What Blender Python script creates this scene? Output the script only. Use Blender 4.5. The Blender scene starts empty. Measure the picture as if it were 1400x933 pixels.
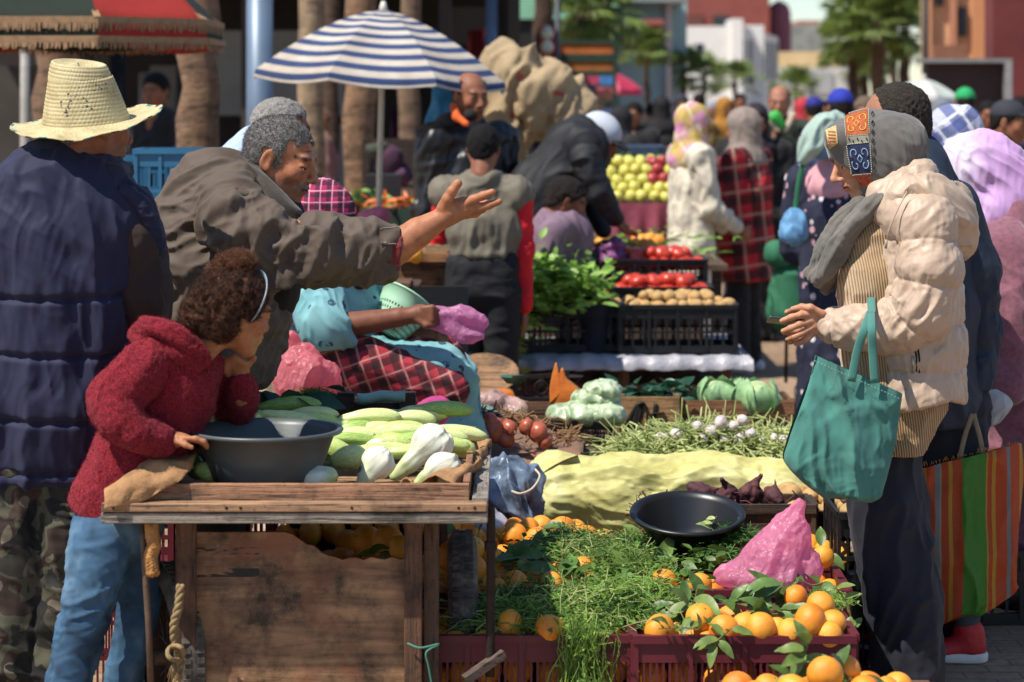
import bpy,bmesh,math,random
import numpy as np
from mathutils import Vector,Matrix
random.seed(7);RNG=np.random.default_rng(7)
C=bpy.context.scene
COL=C.collection
F,CX,HZ,CAMH=3306.0,700.0,135.0,1.70
PI=math.pi
def at(px,py,Y):
 """photo pixel + real distance from the camera -> world point"""
 return np.array([(px-CX)/F*Y,Y,CAMH-(py-HZ)/F*Y])
def pxm(n,Y):return n*Y/F
def _hash(i,j,k,s):
 h=(i*374761393+j*668265263+k*2147483647+s*974634777)&0xffffffff
 h=((h^(h>>13))*1274126177)&0xffffffff
 return((h^(h>>16))&0xffff)/65535.0
def vnoise(p,seed=0):
 """smooth value noise in -1..1 at points p (n,3)"""
 p=np.asarray(p,dtype=np.float64)
 i=np.floor(p).astype(np.int64);f=p-i;u=f*f*f*(f*(f*6-15)+10)
 r=0
 for dx in(0,1):
  wx=u[:,0]if dx else 1-u[:,0]
  for dy in(0,1):
   wy=u[:,1]if dy else 1-u[:,1]
   for dz in(0,1):
    wz=u[:,2]if dz else 1-u[:,2]
    r=r+wx*wy*wz*_hash(i[:,0]+dx,i[:,1]+dy,i[:,2]+dz,seed)
 return r*2-1
def fbm(p,o=3,seed=0):
 r=0;a=1
 for q in range(o):r=r+a*vnoise(np.asarray(p)*(2**q),seed+q);a*=.5
 return r/1.75
def base_of(o):
 v=Vector((0,0,0))
 while o is not None:v+=o.location;o=o.parent
 return np.array(v)
def mesh_np(name,V,Fc,parent=None,mats=None,mi=None,smooth=True,col=None):
 """V (n,3) world coords, Fc list/array of faces -> mesh object under parent"""
 V=np.asarray(V,dtype=np.float64)
 if parent is not None:V=V-base_of(parent)
 me=bpy.data.meshes.new(name)
 if isinstance(Fc,np.ndarray):
  n,k=Fc.shape
  me.vertices.add(len(V));me.vertices.foreach_set('co',V.astype(np.float32).ravel())
  me.loops.add(n*k);me.loops.foreach_set('vertex_index',Fc.astype(np.int32).ravel())
  me.polygons.add(n);me.polygons.foreach_set('loop_start',np.arange(0,n*k,k,dtype=np.int32))
  me.update(calc_edges=True);me.validate()
 else:
  me.from_pydata([tuple(v)for v in V],[],[tuple(f)for f in Fc]);me.update()
 if smooth:me.polygons.foreach_set('use_smooth',[True]*len(me.polygons))
 if mats is not None:
  for m in(mats if isinstance(mats,(list,tuple))else[mats]):me.materials.append(m)
 if mi is not None and len(mi)==len(me.polygons):me.polygons.foreach_set('material_index',np.asarray(mi,dtype=np.int32))
 if col is not None:
  a=me.color_attributes.new('Col','FLOAT_COLOR','POINT')
  c4=np.ones((len(V),4),dtype=np.float32);c4[:,:3]=col
  a.data.foreach_set('color',c4.ravel())
 o=bpy.data.objects.new(name,me);COL.objects.link(o)
 if parent is not None:o.parent=parent
 return o
def tag(o,label,cat,group=None,kind=None):
 if label:o['label']=label
 if cat:o['category']=cat
 if group:o['group']=group
 if kind:o['kind']=kind
 return o
def empty(name,loc,label=None,cat=None,group=None):
 o=bpy.data.objects.new(name,None);COL.objects.link(o);o.location=tuple(loc);o.empty_display_size=.1
 return tag(o,label,cat,group)
def struct(o):o['kind']='structure';return o
def copy_tree(o,parent=None):
 c=o.copy();COL.objects.link(c);c.parent=parent
 for ch in list(o.children):copy_tree(ch,c)
 return c
class MB:
 """collects simple solids; build() links them as ONE mesh"""
 def __init__(s):s.v=[];s.f=[];s.m=[]
 def add(s,V,Fc,m=0):
  n=len(s.v);s.v+=[tuple(x)for x in V];s.f+=[tuple(i+n for i in f)for f in Fc];s.m+=[m]*len(Fc);return s
 def box(s,c,sz,rz=0,rx=0,ry=0,m=0,mat=None):
  hx,hy,hz=sz[0]/2,sz[1]/2,sz[2]/2
  P=np.array([(x,y,z)for x in(-hx,hx)for y in(-hy,hy)for z in(-hz,hz)])
  R=np.array(mat)if mat is not None else np.array(Matrix.Rotation(rz,3,'Z')@Matrix.Rotation(ry,3,'Y')@Matrix.Rotation(rx,3,'X'))
  P=P@R.T+np.array(c)
  return s.add(P,[(0,1,3,2),(4,6,7,5),(0,4,5,1),(2,3,7,6),(0,2,6,4),(1,5,7,3)],m)
 def bar(s,a,b,w,h,up=(0,0,1),m=0):
  a=np.array(a,float);b=np.array(b,float);d=b-a;L=np.linalg.norm(d);d/=L
  up=np.array(up,float)
  if abs(d@up)>.98:up=np.array((0,1.,0))
  x=np.cross(up,d);x/=np.linalg.norm(x);z=np.cross(d,x)
  return s.box((a+b)/2,(w,L,h),mat=np.stack([x,d,z],1),m=m)
 def tube(s,pts,r,n=8,m=0,caps=True,flat=1.0):
  V,Fc=tube_vf(pts,r,n,caps,flat);return s.add(V,Fc,m)
 def lathe(s,prof,c=(0,0,0),n=24,m=0,rot=None,sx=1,sy=1):
  V=[]
  for(r,z)in prof:
   for i in range(n):
    a=2*PI*i/n;V.append((r*math.cos(a)*sx,r*math.sin(a)*sy,z))
  Fc=[(j*n+i,j*n+(i+1)%n,(j+1)*n+(i+1)%n,(j+1)*n+i)for j in range(len(prof)-1)for i in range(n)]
  V=np.array(V)
  if rot is not None:V=V@np.array(rot).T
  return s.add(V+np.array(c),Fc,m)
 def build(s,name,mats,parent=None,smooth=False,bevel=0):
  o=mesh_np(name,s.v,s.f,parent,mats,s.m,smooth)
  if bevel:
   b=o.modifiers.new('bevel','BEVEL');b.width=bevel;b.segments=2;b.limit_method='ANGLE'
  return o
def spline(pts,n=6):
 """catmull-rom through points (any dim)"""
 P=np.asarray(pts,float)
 if len(P)<3:return np.array([P[0]+(P[1]-P[0])*t for t in np.linspace(0,1,n+1)])
 P=np.vstack([2*P[0]-P[1],P,2*P[-1]-P[-2]]);out=[]
 for i in range(1,len(P)-2):
  for t in np.linspace(0,1,n,endpoint=False):
   a,b,c,d=P[i-1:i+3]
   out.append(.5*((2*b)+(-a+c)*t+(2*a-5*b+4*c-d)*t*t+(-a+3*b-3*c+d)*t**3))
 out.append(P[-2]);return np.array(out)
def tube_vf(pts,r,n=8,caps=True,flat=1.0):
 P=np.asarray(pts,float);m=len(P)
 r=np.full(m,r,float)if np.isscalar(r)else np.asarray(r,float)
 T=np.gradient(P,axis=0);T/=np.linalg.norm(T,axis=1)[:,None]+1e-12
 up=np.array((0,0,1.))if abs(T[0,2])<.9 else np.array((0,1.,0))
 V=[];x=np.cross(up,T[0]);x/=np.linalg.norm(x)
 for i in range(m):
  x=x-T[i]*(x@T[i]);x/=np.linalg.norm(x)+1e-12;y=np.cross(T[i],x)
  for k in range(n):
   a=2*PI*k/n;V.append(P[i]+r[i]*(math.cos(a)*x+flat*math.sin(a)*y))
 Fc=[(j*n+i,j*n+(i+1)%n,(j+1)*n+(i+1)%n,(j+1)*n+i)for j in range(m-1)for i in range(n)]
 if caps:Fc+=[tuple(range(n))[::-1],tuple((m-1)*n+k for k in range(n))]
 return V,Fc
def caps(a,b,r0,r1=None,fl=None,k=None):
 """tapered capsule; fl=(direction, factor): squashed by factor along direction"""
 return('c',np.array(a,float),np.array(b,float),float(r0),float(r0 if r1 is None else r1),fl,k)
def ell(c,rad,rot=None,k=None,sub=False):
 return('e',np.array(c,float),np.array(rad,float),np.eye(3)if rot is None else np.array(rot,float),k,sub)
def chain(pts,fl=None,k=None):
 """pts: [(xyz, r), ...]"""
 return[caps(pts[i][0],pts[i+1][0],pts[i][1],pts[i+1][1],fl,k)for i in range(len(pts)-1)]
def pchain(pts,Y,fl=None,k=None,n=0):
 """pts: [(px, py, dy, rpx), ...] traced on the photo at distance Y"""
 A=np.array([list(at(q[0],q[1],Y+q[2]))+[pxm(q[3],Y+q[2])]for q in pts])
 if n:A=spline(A,n)
 return[caps(A[i,:3],A[i+1,:3],A[i,3],A[i+1,3],fl,k)for i in range(len(A)-1)]
def _sd(p,P):
 if p[0]=='c':
  a,b,r0,r1,fl=p[1:6];s=1
  if fl is not None:
   u=np.array(fl[0],float);u/=np.linalg.norm(u);g=1/fl[1]-1
   a=a+u*(a@u)*g;b=b+u*(b@u)*g;P=P+(P@u)[...,None]*u*g;s=fl[1]
  ba=b-a;t=np.clip(((P-a)@ba)/max(ba@ba,1e-9),0,1)
  return(np.linalg.norm(P-a-t[...,None]*ba,axis=-1)-(r0+(r1-r0)*t))*s
 c,rad,rot=p[1:4]
 q=(P-c)@rot;k0=np.linalg.norm(q/rad,axis=-1);k1=np.linalg.norm(q/rad**2,axis=-1)+1e-9
 return k0*(k0-1)/k1
def _bb(p):
 if p[0]=='c':
  r=max(p[3],p[4]);return np.minimum(p[1],p[2])-r,np.maximum(p[1],p[2])+r
 r=np.abs(p[3])@p[2];return p[1]-r,p[1]+r
def smin(a,b,k):
 h=np.clip(.5+.5*(b-a)/k,0,1);return b+(a-b)*h-k*h*(1-h)
def field(prims,vox,k=.02,pad=3):
 bbs=[_bb(p)for p in prims if not(p[0]=='e' and p[5])]
 lo=np.min([b[0]for b in bbs],0)-vox*pad;hi=np.max([b[1]for b in bbs],0)+vox*pad
 n=np.ceil((hi-lo)/vox).astype(int)+1
 f=np.full(n,1.0,dtype=np.float32)
 for p in prims:
  kk=(p[6]if p[0]=='c' else p[4])or k
  a,b=_bb(p);mg=kk+vox*3
  i0=np.maximum(np.floor((a-mg-lo)/vox).astype(int),0);i1=np.minimum(np.ceil((b+mg-lo)/vox).astype(int)+1,n)
  if np.any(i1<=i0):continue
  ax=[lo[d]+np.arange(i0[d],i1[d])*vox for d in range(3)]
  P=np.stack(np.meshgrid(*ax,indexing='ij'),-1)
  d=_sd(p,P);sl=tuple(slice(i0[q],i1[q])for q in range(3))
  if p[0]=='e' and p[5]:f[sl]=-smin(-f[sl],d,kk)
  else:f[sl]=smin(f[sl],d,kk)
 return f,lo
def nets(f,lo,vox):
 """naive surface nets -> verts, quads"""
 s=f<0;nx,ny,nz=f.shape
 cnt=np.zeros((nx-1,ny-1,nz-1),np.int8)
 for i in(0,1):
  for j in(0,1):
   for l in(0,1):cnt+=s[i:nx-1+i,j:ny-1+j,l:nz-1+l]
 act=(cnt>0)&(cnt<8);idx=np.argwhere(act)
 vid=np.full(act.shape,-1,np.int64);vid[act]=np.arange(len(idx))
 acc=np.zeros((len(idx),3));num=np.zeros(len(idx))
 corners=[(i,j,l)for i in(0,1)for j in(0,1)for l in(0,1)]
 for ca in corners:
  for d in range(3):
   if ca[d]:continue
   cb=list(ca);cb[d]=1
   fa=f[idx[:,0]+ca[0],idx[:,1]+ca[1],idx[:,2]+ca[2]];fb=f[idx[:,0]+cb[0],idx[:,1]+cb[1],idx[:,2]+cb[2]]
   m=(fa<0)!=(fb<0);t=fa[m]/(fa[m]-fb[m])
   q=np.tile(np.array(ca,float),(m.sum(),1));q[:,d]+=t
   acc[m]+=q;num[m]+=1
 V=lo+(idx+acc/num[:,None])*vox
 Q=[]
 for d in range(3):
  e1,e2=(d+1)%3,(d+2)%3
  A=s;sl0=[slice(None)]*3;sl1=[slice(None)]*3
  sl0[d]=slice(0,-1);sl1[d]=slice(1,None)
  ch=A[tuple(sl0)]!=A[tuple(sl1)]
  E=np.argwhere(ch);E=E[(E[:,e1]>0)&(E[:,e2]>0)&(E[:,e1]<f.shape[e1]-1)&(E[:,e2]<f.shape[e2]-1)]
  ins=A[E[:,0],E[:,1],E[:,2]]
  def g(o1,o2):
   q=E.copy();q[:,e1]-=o1;q[:,e2]-=o2;return vid[q[:,0],q[:,1],q[:,2]]
  q=np.stack([g(0,0),g(1,0),g(1,1),g(0,1)],1)
  q[~ins]=q[~ins][:,::-1];Q.append(q)
 Q=np.vstack(Q);Q=Q[(Q>=0).all(1)]
 return V,Q
def normals(V,Q):
 n=np.cross(V[Q[:,2]]-V[Q[:,0]],V[Q[:,3]]-V[Q[:,1]]);N=np.zeros_like(V)
 for c in range(4):
  for a in range(3):N[:,a]+=np.bincount(Q[:,c],n[:,a],len(V))
 return N/(np.linalg.norm(N,axis=1)[:,None]+1e-12)
def relax(V,Q,it=1,w=.5):
 E=np.vstack([Q[:,[0,1]],Q[:,[1,2]],Q[:,[2,3]],Q[:,[3,0]]])
 for _ in range(it):
  S=np.zeros_like(V);d=np.bincount(E[:,0],minlength=len(V))+np.bincount(E[:,1],minlength=len(V))
  for a in range(3):S[:,a]=np.bincount(E[:,0],V[E[:,1],a],len(V))+np.bincount(E[:,1],V[E[:,0],a],len(V))
  V=V+w*(S/np.maximum(d,1)[:,None]-V)
 return V
def sculpt(prims,vox=.006,k=.02,disp=None,it=1,cut=None,k_cut=None):
 """prims -> (V, Q, N). disp(V,N)->offset along normal. cut(P grid)-> extra field that is max()ed"""
 f,lo=field(prims,vox,k)
 if cut is not None:
  ax=[lo[d]+np.arange(f.shape[d])*vox for d in range(3)]
  P=np.stack(np.meshgrid(*ax,indexing='ij'),-1);f=np.maximum(f,cut(P)).astype(np.float32)
 V,Q=nets(f,lo,vox);V=relax(V,Q,it);N=normals(V,Q)
 if disp is not None:
  V=V+N*disp(V,N)[:,None];N=normals(V,Q)
 return V,Q,N
def join_vq(parts):
 V=[];Q=[];n=0
 for v,q in parts:V.append(v);Q.append(q+n);n+=len(v)
 return np.vstack(V),np.vstack(Q)
def folds(V,d,freq,amp,seed=0,stretch=.25,c=None,rad=None,sharp=1.0):
 """wrinkle field: ridges running along direction d"""
 d=np.array(d,float);d/=np.linalg.norm(d)
 W=V+.02*np.stack([vnoise(V*9,seed+7),vnoise(V*9,seed+8),vnoise(V*9,seed+9)],1)
 q=(W-(W@d)[:,None]*d*(1-stretch))*freq
 r=1-np.abs(vnoise(q,seed))*2;r2=1-np.abs(vnoise(q*2.1+3,seed+3))*2
 o=amp*(r*np.abs(r)**(sharp-1)+.4*r2)
 if c is not None:o=o*np.exp(-(np.linalg.norm(V-np.array(c),axis=1)/rad)**2)
 return o
def near_chain(V,chs):
 """for polylines chs=[(pts(n,3), rad)], nearest one and arclength along it"""
 best=np.full(len(V),1e9);who=np.zeros(len(V),int);s=np.zeros(len(V))
 for w,(P,rad)in enumerate(chs):
  P=np.asarray(P,float);L=0
  for i in range(len(P)-1):
   ba=P[i+1]-P[i];l=np.linalg.norm(ba);t=np.clip(((V-P[i])@ba)/(l*l),0,1)
   d=np.linalg.norm(V-P[i]-t[:,None]*ba,axis=1)-rad
   m=d<best;best[m]=d[m];who[m]=w;s[m]=L+t[m]*l;L+=l
 return who,s,best
def quilt(V,chs,amp,seam=.006):
 """puffer stitching: chs=[(pts, rad, period, phase)]"""
 who,s,_=near_chain(V,[(c[0],c[1])for c in chs]);o=np.zeros(len(V))
 for w,c in enumerate(chs):
  m=who==w;ph=(s[m]/c[2]+c[3]+.06*vnoise(V[m]*8,5))%1.0
  o[m]=amp*(np.clip(np.sin(PI*ph),0,1)**.45-.75)
  seamd=np.minimum(ph,1-ph)*c[2];sc=1-np.exp(-(seamd/.03)**2)
  o[m]+=amp*.35*(1-sc)*vnoise(V[m]*45,3)
 return o
def srgb(h):
 """'#rrggbb' or (r,g,b) 0-255 -> linear"""
 if isinstance(h,str):h=[int(h[i:i+2],16)for i in(1,3,5)]
 return tuple(((c/255+.055)/1.055)**2.4 if c/255>.04045 else c/255/12.92 for c in h)
class NT:
 def __init__(s,name):
  s.m=bpy.data.materials.new(name);s.m.use_nodes=True;s.t=s.m.node_tree;s.n=s.t.nodes;s.l=s.t.links
  s.b=s.n['Principled BSDF'];s.out=s.n['Material Output'];s._tc=None
 def nd(s,typ,**kw):
  x=s.n.new(typ)
  for k_,v in kw.items():
   if k_=='inp':
    for a,b in v.items():
     if hasattr(b,'is_linked')or isinstance(b,bpy.types.NodeSocket):s.l.new(b,x.inputs[a])
     else:x.inputs[a].default_value=b
   else:setattr(x,k_,v)
  return x
 def co(s,which='Object'):
  if s._tc is None:s._tc=s.nd('ShaderNodeTexCoord')
  return s._tc.outputs[which]
 def noise(s,sc,det=4,rough=.55,vec=None,dist=0):
  return s.nd('ShaderNodeTexNoise',inp={'Vector':vec or s.co(),'Scale':sc,'Detail':det,'Roughness':rough,'Distortion':dist})
 def map(s,scale=(1,1,1),rot=(0,0,0),loc=(0,0,0),vec=None):
  return s.nd('ShaderNodeMapping',inp={'Vector':vec or s.co(),'Scale':scale,'Rotation':rot,'Location':loc}).outputs[0]
 def ramp(s,fac,stops,interp='LINEAR'):
  x=s.nd('ShaderNodeValToRGB',inp={'Fac':fac});r=x.color_ramp;r.interpolation=interp
  while len(r.elements)<len(stops):r.elements.new(.5)
  for e,(p,c)in zip(r.elements,stops):e.position=p;e.color=(*c[:3],1)if not np.isscalar(c)else(c,c,c,1)
  return x.outputs['Color']
 def mix(s,fac,a,b,mode='MIX'):
  x=s.nd('ShaderNodeMix',data_type='RGBA',blend_type=mode)
  for sk,v in((x.inputs[0],fac),(x.inputs[6],a),(x.inputs[7],b)):
   if isinstance(v,bpy.types.NodeSocket):s.l.new(v,sk)
   else:sk.default_value=v if np.isscalar(v)else(*v[:3],1)
  return x.outputs[2]
 def math(s,op,a,b=0,c=None):
  x=s.nd('ShaderNodeMath',operation=op)
  for i,v in enumerate((a,b)if c is None else(a,b,c)):
   if isinstance(v,bpy.types.NodeSocket):s.l.new(v,x.inputs[i])
   else:x.inputs[i].default_value=v
  return x.outputs[0]
 def sep(s,vec):return s.nd('ShaderNodeSeparateXYZ',inp={0:vec}).outputs
 def set(s,**kw):
  for k_,v in kw.items():
   k_=k_.replace('_',' ')
   if isinstance(v,bpy.types.NodeSocket):s.l.new(v,s.b.inputs[k_])
   elif isinstance(v,tuple)and len(v)==3 and s.b.inputs[k_].type=='RGBA':s.b.inputs[k_].default_value=(*v,1)
   else:s.b.inputs[k_].default_value=v
  return s
 def bump(s,h,st=.3,dist=.01,prev=None):
  x=s.nd('ShaderNodeBump',inp={'Height':h,'Strength':st,'Distance':dist})
  if prev is not None:s.l.new(prev,x.inputs['Normal'])
  s.l.new(x.outputs[0],s.b.inputs['Normal']);return x.outputs[0]
_MC={}
def M(col,rough=.8,var=.25,vs=12,bump=.25,bs=160,bd=.002,name='plain',sheen=0,spec=.5,metal=0,trans=0,col2=None,sss=0,coat=0,weave=False):
 """general weathered material: colour varied by two noises, fine bump"""
 key=(str(col),rough,var,vs,bump,bs,bd,sheen,spec,metal,trans,str(col2),sss,coat,weave)
 if key in _MC:return _MC[key]
 c=srgb(col)if(isinstance(col,str)or max(col)>1)else col
 t=NT(name)
 n1=t.noise(vs,5,.6);c2=(srgb(col2)if col2 else tuple(x*(1-var)for x in c));hi=tuple(min(1,x*(1+var*.5))for x in c)
 cc=t.ramp(n1.outputs[0],[(.3,c2),(.52,c),(.75,hi)])
 t.set(Base_Color=cc,Roughness=rough,Metallic=metal)
 t.b.inputs['Specular IOR Level'].default_value=spec
 if sheen:t.b.inputs['Sheen Weight'].default_value=sheen;t.b.inputs['Sheen Roughness'].default_value=.5
 if sss:t.b.inputs['Subsurface Weight'].default_value=sss;t.b.inputs['Subsurface Radius'].default_value=(.02,.008,.004);t.b.inputs['Subsurface Scale'].default_value=.5
 if coat:t.b.inputs['Coat Weight'].default_value=coat;t.b.inputs['Coat Roughness'].default_value=.25
 if bump:
  p=None
  if weave:
   w1=t.nd('ShaderNodeTexWave',bands_direction='DIAGONAL',inp={'Vector':t.co(),'Scale':weave,'Distortion':1.0,'Detail':1});p=t.bump(w1.outputs[1],bump*.6,bd)
  n2=t.noise(bs,3,.6);t.bump(n2.outputs[0],bump,bd,p)
 if trans:
  tr=t.nd('ShaderNodeBsdfTranslucent',inp={'Color':cc});mx=t.nd('ShaderNodeMixShader',inp={0:trans,1:t.b.outputs[0],2:tr.outputs[0]})
  t.l.new(mx.outputs[0],t.out.inputs[0])
 _MC[key]=t.m;return t.m
def vcol_mat(name,rough=.5,sss=.15,bump=.2,bs=220,bd=.0015,spec=.4,var=.12,vs=25,sheen=0):
 """colour from the mesh's own 'Col' attribute (the thing's real colours: skin, lips, beard)"""
 t=NT(name);a=t.nd('ShaderNodeVertexColor',layer_name='Col')
 n=t.noise(vs,5,.65);v=t.ramp(n.outputs[0],[(.3,1-var),(.7,1+var*.6)])
 t.set(Base_Color=t.mix(1,a.outputs[0],v,'MULTIPLY'),Roughness=rough)
 t.b.inputs['Specular IOR Level'].default_value=spec
 if sss:t.b.inputs['Subsurface Weight'].default_value=sss;t.b.inputs['Subsurface Radius'].default_value=(.012,.005,.003);t.b.inputs['Subsurface Scale'].default_value=.6
 if sheen:t.b.inputs['Sheen Weight'].default_value=sheen
 t.bump(t.noise(bs,4,.6).outputs[0],bump,bd)
 return t.m
 # ================================================================ camera, light, world
cam=bpy.data.cameras.new('camera');co_=bpy.data.objects.new('camera',cam);COL.objects.link(co_)
co_.location=(0,0,CAMH);co_.rotation_euler=(PI/2,0,0)
cam.sensor_width=36;cam.lens=36*F/1400;cam.shift_y=-(466.5-HZ)/1400;cam.clip_end=2000;cam.clip_start=.1
cam.dof.use_dof=True;cam.dof.focus_distance=6.9;cam.dof.aperture_fstop=3.6;cam.dof.aperture_blades=9
C.camera=co_
SUN=Vector((-.72,-.48,1.36)).normalized()
w=bpy.data.worlds.new('World');C.world=w;w.use_nodes=True
sky=w.node_tree.nodes.new('ShaderNodeTexSky');sky.sky_type='NISHITA';sky.sun_disc=False
sky.sun_elevation=math.asin(SUN.z);sky.sun_rotation=math.atan2(SUN.x,SUN.y);sky.dust_density=.1;sky.air_density=1.0;sky.ozone_density=4.0
bg=w.node_tree.nodes['Background'];w.node_tree.links.new(sky.outputs[0],bg.inputs[0]);bg.inputs[1].default_value=.10
sl=bpy.data.lights.new('sun','SUN');sl.energy=4.6;sl.angle=math.radians(.5);sl.color=(1,.93,.83)
so=bpy.data.objects.new('sun',sl);COL.objects.link(so);so.rotation_euler=SUN.to_track_quat('Z','Y').to_euler()
C.view_settings.view_transform='Standard';C.view_settings.look='None';C.view_settings.exposure=0.5;C.view_settings.gamma=1
C.cycles.max_bounces=6;C.cycles.diffuse_bounces=3;C.cycles.glossy_bounces=2;C.cycles.transmission_bounces=4;C.cycles.transparent_max_bounces=8
C.cycles.use_denoising=True;C.cycles.use_adaptive_sampling=True;C.cycles.adaptive_threshold=.02
# ================================================================ shared materials
WOOD=lambda c='#8a6a4c',v=.45:wood_mat(c,v)
_WM={}
def wood_mat(c,v=.4,rough=.75,axis=0):
 key=(c,v,axis)
 if key in _WM:return _WM[key]
 t=NT('wood');sc=[34,34,34];sc[axis]=1.8
 g=t.noise(1.0,8,.7,vec=t.map(scale=tuple(sc)),dist=.4);g2=t.noise(7,6,.7);g3=t.noise(1.0,4,.6,vec=t.map(scale=tuple(3.2*q for q in sc)),dist=.2);g4=t.noise(60,3,.7)
 c0=srgb(c);dk=tuple(x*(1-v)for x in c0);hi=tuple(min(1,x*(1+v*.5))for x in c0)
 cc=t.ramp(g.outputs[0],[(.3,dk),(.5,c0),(.7,hi)])
 dirt=t.mix(1,t.ramp(g2.outputs[0],[(.34,.28),(.5,.9),(.66,1.15)]),t.ramp(g3.outputs[0],[(.36,.30),(.46,1.0)]),'MULTIPLY');dirt=t.mix(1,dirt,t.ramp(g4.outputs[0],[(.30,.5),(.42,1)]),'MULTIPLY')
 t.set(Base_Color=t.mix(1,cc,dirt,'MULTIPLY'),Roughness=rough)
 t.bump(g2.outputs[0],.6,.006,t.bump(g3.outputs[0],.8,.004));_WM[key]=t.m;return t.m
def ground_mat():
 t=NT('ground');n=t.noise(.8,8,.65);n2=t.noise(14,6,.7);n3=t.noise(140,4,.7)
 c=t.ramp(n.outputs[0],[(.3,srgb('#7d6650')),(.5,srgb('#9b8066')),(.7,srgb('#b39a7e'))])
 d=t.ramp(n2.outputs[0],[(.3,.55),(.55,1.0),(.75,1.12)])
 c=t.mix(1,c,d,'MULTIPLY')
 br=t.nd('ShaderNodeTexBrick',inp={'Vector':t.co(),'Scale':3.0,'Color1':(1,1,1,1),'Color2':(.86,.86,.86,1),'Mortar':(.45,.42,.4,1),'Mortar Size':.012})
 c=t.mix(.7,c,t.mix(1,c,br.outputs[0],'MULTIPLY'))
 t.set(Base_Color=c,Roughness=.88);p=t.bump(n2.outputs[0],.4,.02);t.bump(n3.outputs[0],.4,.004,p);return t.m
g=MB();g.add([(-300,-20,0),(300,-20,0),(300,500,0),(-300,500,0)],[(0,1,2,3)]);struct(g.build('ground',ground_mat()))
def plaster(c,v=.15):return M(c,.9,v,1.2,.3,30,.01,name='plaster')
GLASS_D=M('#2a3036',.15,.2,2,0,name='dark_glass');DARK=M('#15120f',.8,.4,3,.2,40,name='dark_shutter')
def pbox(name,px0,px1,py0,py1,Y0,Y1,mat,parent,m=None):
 """box whose front face spans the pixels at distance Y0"""
 a=at(px0,py0,Y0);b=at(px1,py1,Y0)
 q=m or MB();q.box(((a[0]+b[0])/2,(Y0+Y1)/2,(a[2]+b[2])/2),(abs(b[0]-a[0]),Y1-Y0,abs(a[2]-b[2])))
 return None if m else q.build(name,mat,parent)
def zg(Y):return HZ+CAMH*F/Y
def bbase(px,Y):a=at(px,HZ,Y);return(a[0],Y,0)
b=empty('apartment_building',bbase(1000,120),'tall terracotta red building rising behind the white house','building')
pbox('wall',938,1052,-120,zg(120),120,150,plaster('#8a4b43'),b);pbox('window',975,998,22,40,119.9,120.2,GLASS_D,b);pbox('window',941,962,20,36,119.9,120.2,M('#6b4038'),b)
b=empty('round_tower',bbase(1064,125),'dark pink round topped tower beside the terracotta building','tower')
a0=at(1065,0,128);rr=pxm(17,128);zt=at(0,18,128)[2]
MB().lathe([(rr,0),(rr,zt-.6),(rr*.93,zt+.1),(rr*.7,zt+.45),(.01,zt+.7)],(a0[0],128,0),32).build('wall',plaster('#8d5760'),b,True)
b=empty('white_house',bbase(1000,80),'white two storey house with stepped roofline and narrow side windows','house')
WH=plaster('#e4e1da',.08);q=MB()
x0,x1,x2=at(936,0,80)[0],at(1003,0,80)[0],at(1064,0,100)[0]
zt=at(0,36,80)[2];zt2=at(0,26,80)[2];zt3=at(0,48,96)[2];zt4=at(0,36,88)[2]
q.add([(x0,80,0),(x1,80,0),(x1,80,zt),(x0,80,zt),(x0,92,0),(x2,100,0),(x0,92,zt),(x2,100,zt3),(x1,80,zt3),],[(0,1,2,3),(1,5,7,8),(4,0,3,6)])
q.box(((at(1000,0,80)[0]+at(1015,0,80)[0])/2,81,zt2/2),(at(1015,0,80)[0]-at(1000,0,80)[0],2.4,zt2))
q.box((at(1026,0,86)[0],88.2,zt4/2),(1.1,3.0,zt4));q.build('wall',WH,b)
pbox('window',951,962,60,80,79.95,80.3,GLASS_D,b)
for k in range(6):
 t=.14+k*.15;X=x1+(x2-x1)*t+.02;Yk=80+20*t
 MB().box((X-.03,Yk-.05,at(0,84,Yk)[2]),(.45,.3,1.5),rz=math.atan2(20,x2-x1)).build('window',M('#8f9196',.4),b)
b=empty('teal_building',bbase(890,50),'pale teal building with a small red tiled window canopy','building')
pbox('wall',846,915,3,zg(50),50,50.8,plaster('#a4c6cb',.1),b);pbox('corner_pier',911,918,0,zg(49.7),49.7,54,plaster('#c6b9b8'),b)
pbox('side_wall',918,939,4,zg(52),52,60,plaster('#9fbfc0',.1),b);pbox('cornice',844,940,-8,3,49.3,54,plaster('#8d9698'),b)
MB().box(at(880,47,49.3)+np.array((0,0,0)),(.75,1.2,.12),rx=-.4).build('window_canopy',M('#7d4038'),b);pbox('window',872,889,52,76,49.9,50.1,GLASS_D,b)
b=empty('hill_houses',bbase(1105,190),'grey blurred houses stepping up the far rise','houses')
pbox('wall',1075,1132,34,75,190,210,plaster('#8e908a',.35),b);pbox('upper_wall',1092,1120,28,34,192,200,plaster('#a0745e'),b)
b=empty('cream_building',bbase(1110,110),'low cream and white building below the grey houses','building')
pbox('wall',1064,1165,92,zg(110),110,120,plaster('#c9c5bd'),b);pbox('upper_wall',1064,1150,71,92,111,120,plaster('#cdb182',.1),b)
pbox('shutter',1104,1138,98,128,109.9,110.1,plaster('#a9a8a8'),b)
b=empty('mint_building',bbase(765,48),'mint green painted building seen between the palm trunks','building')
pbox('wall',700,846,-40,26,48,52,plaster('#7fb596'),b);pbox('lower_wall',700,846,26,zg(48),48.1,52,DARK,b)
b=empty('tan_building',bbase(1310,38),'sunlit tan building with orange pillars and a dark window','building')
pbox('wall',1268,1400,-60,zg(38),38,38.6,plaster('#d2a982',.12),b)
for(p0,p1,c)in((1330,1350,'#c98a5e'),(1300,1308,'#b98062'),(1268,1274,'#c9926b')):pbox('pillar',p0,p1,-60,82,37.85,38,plaster(c),b)
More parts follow.
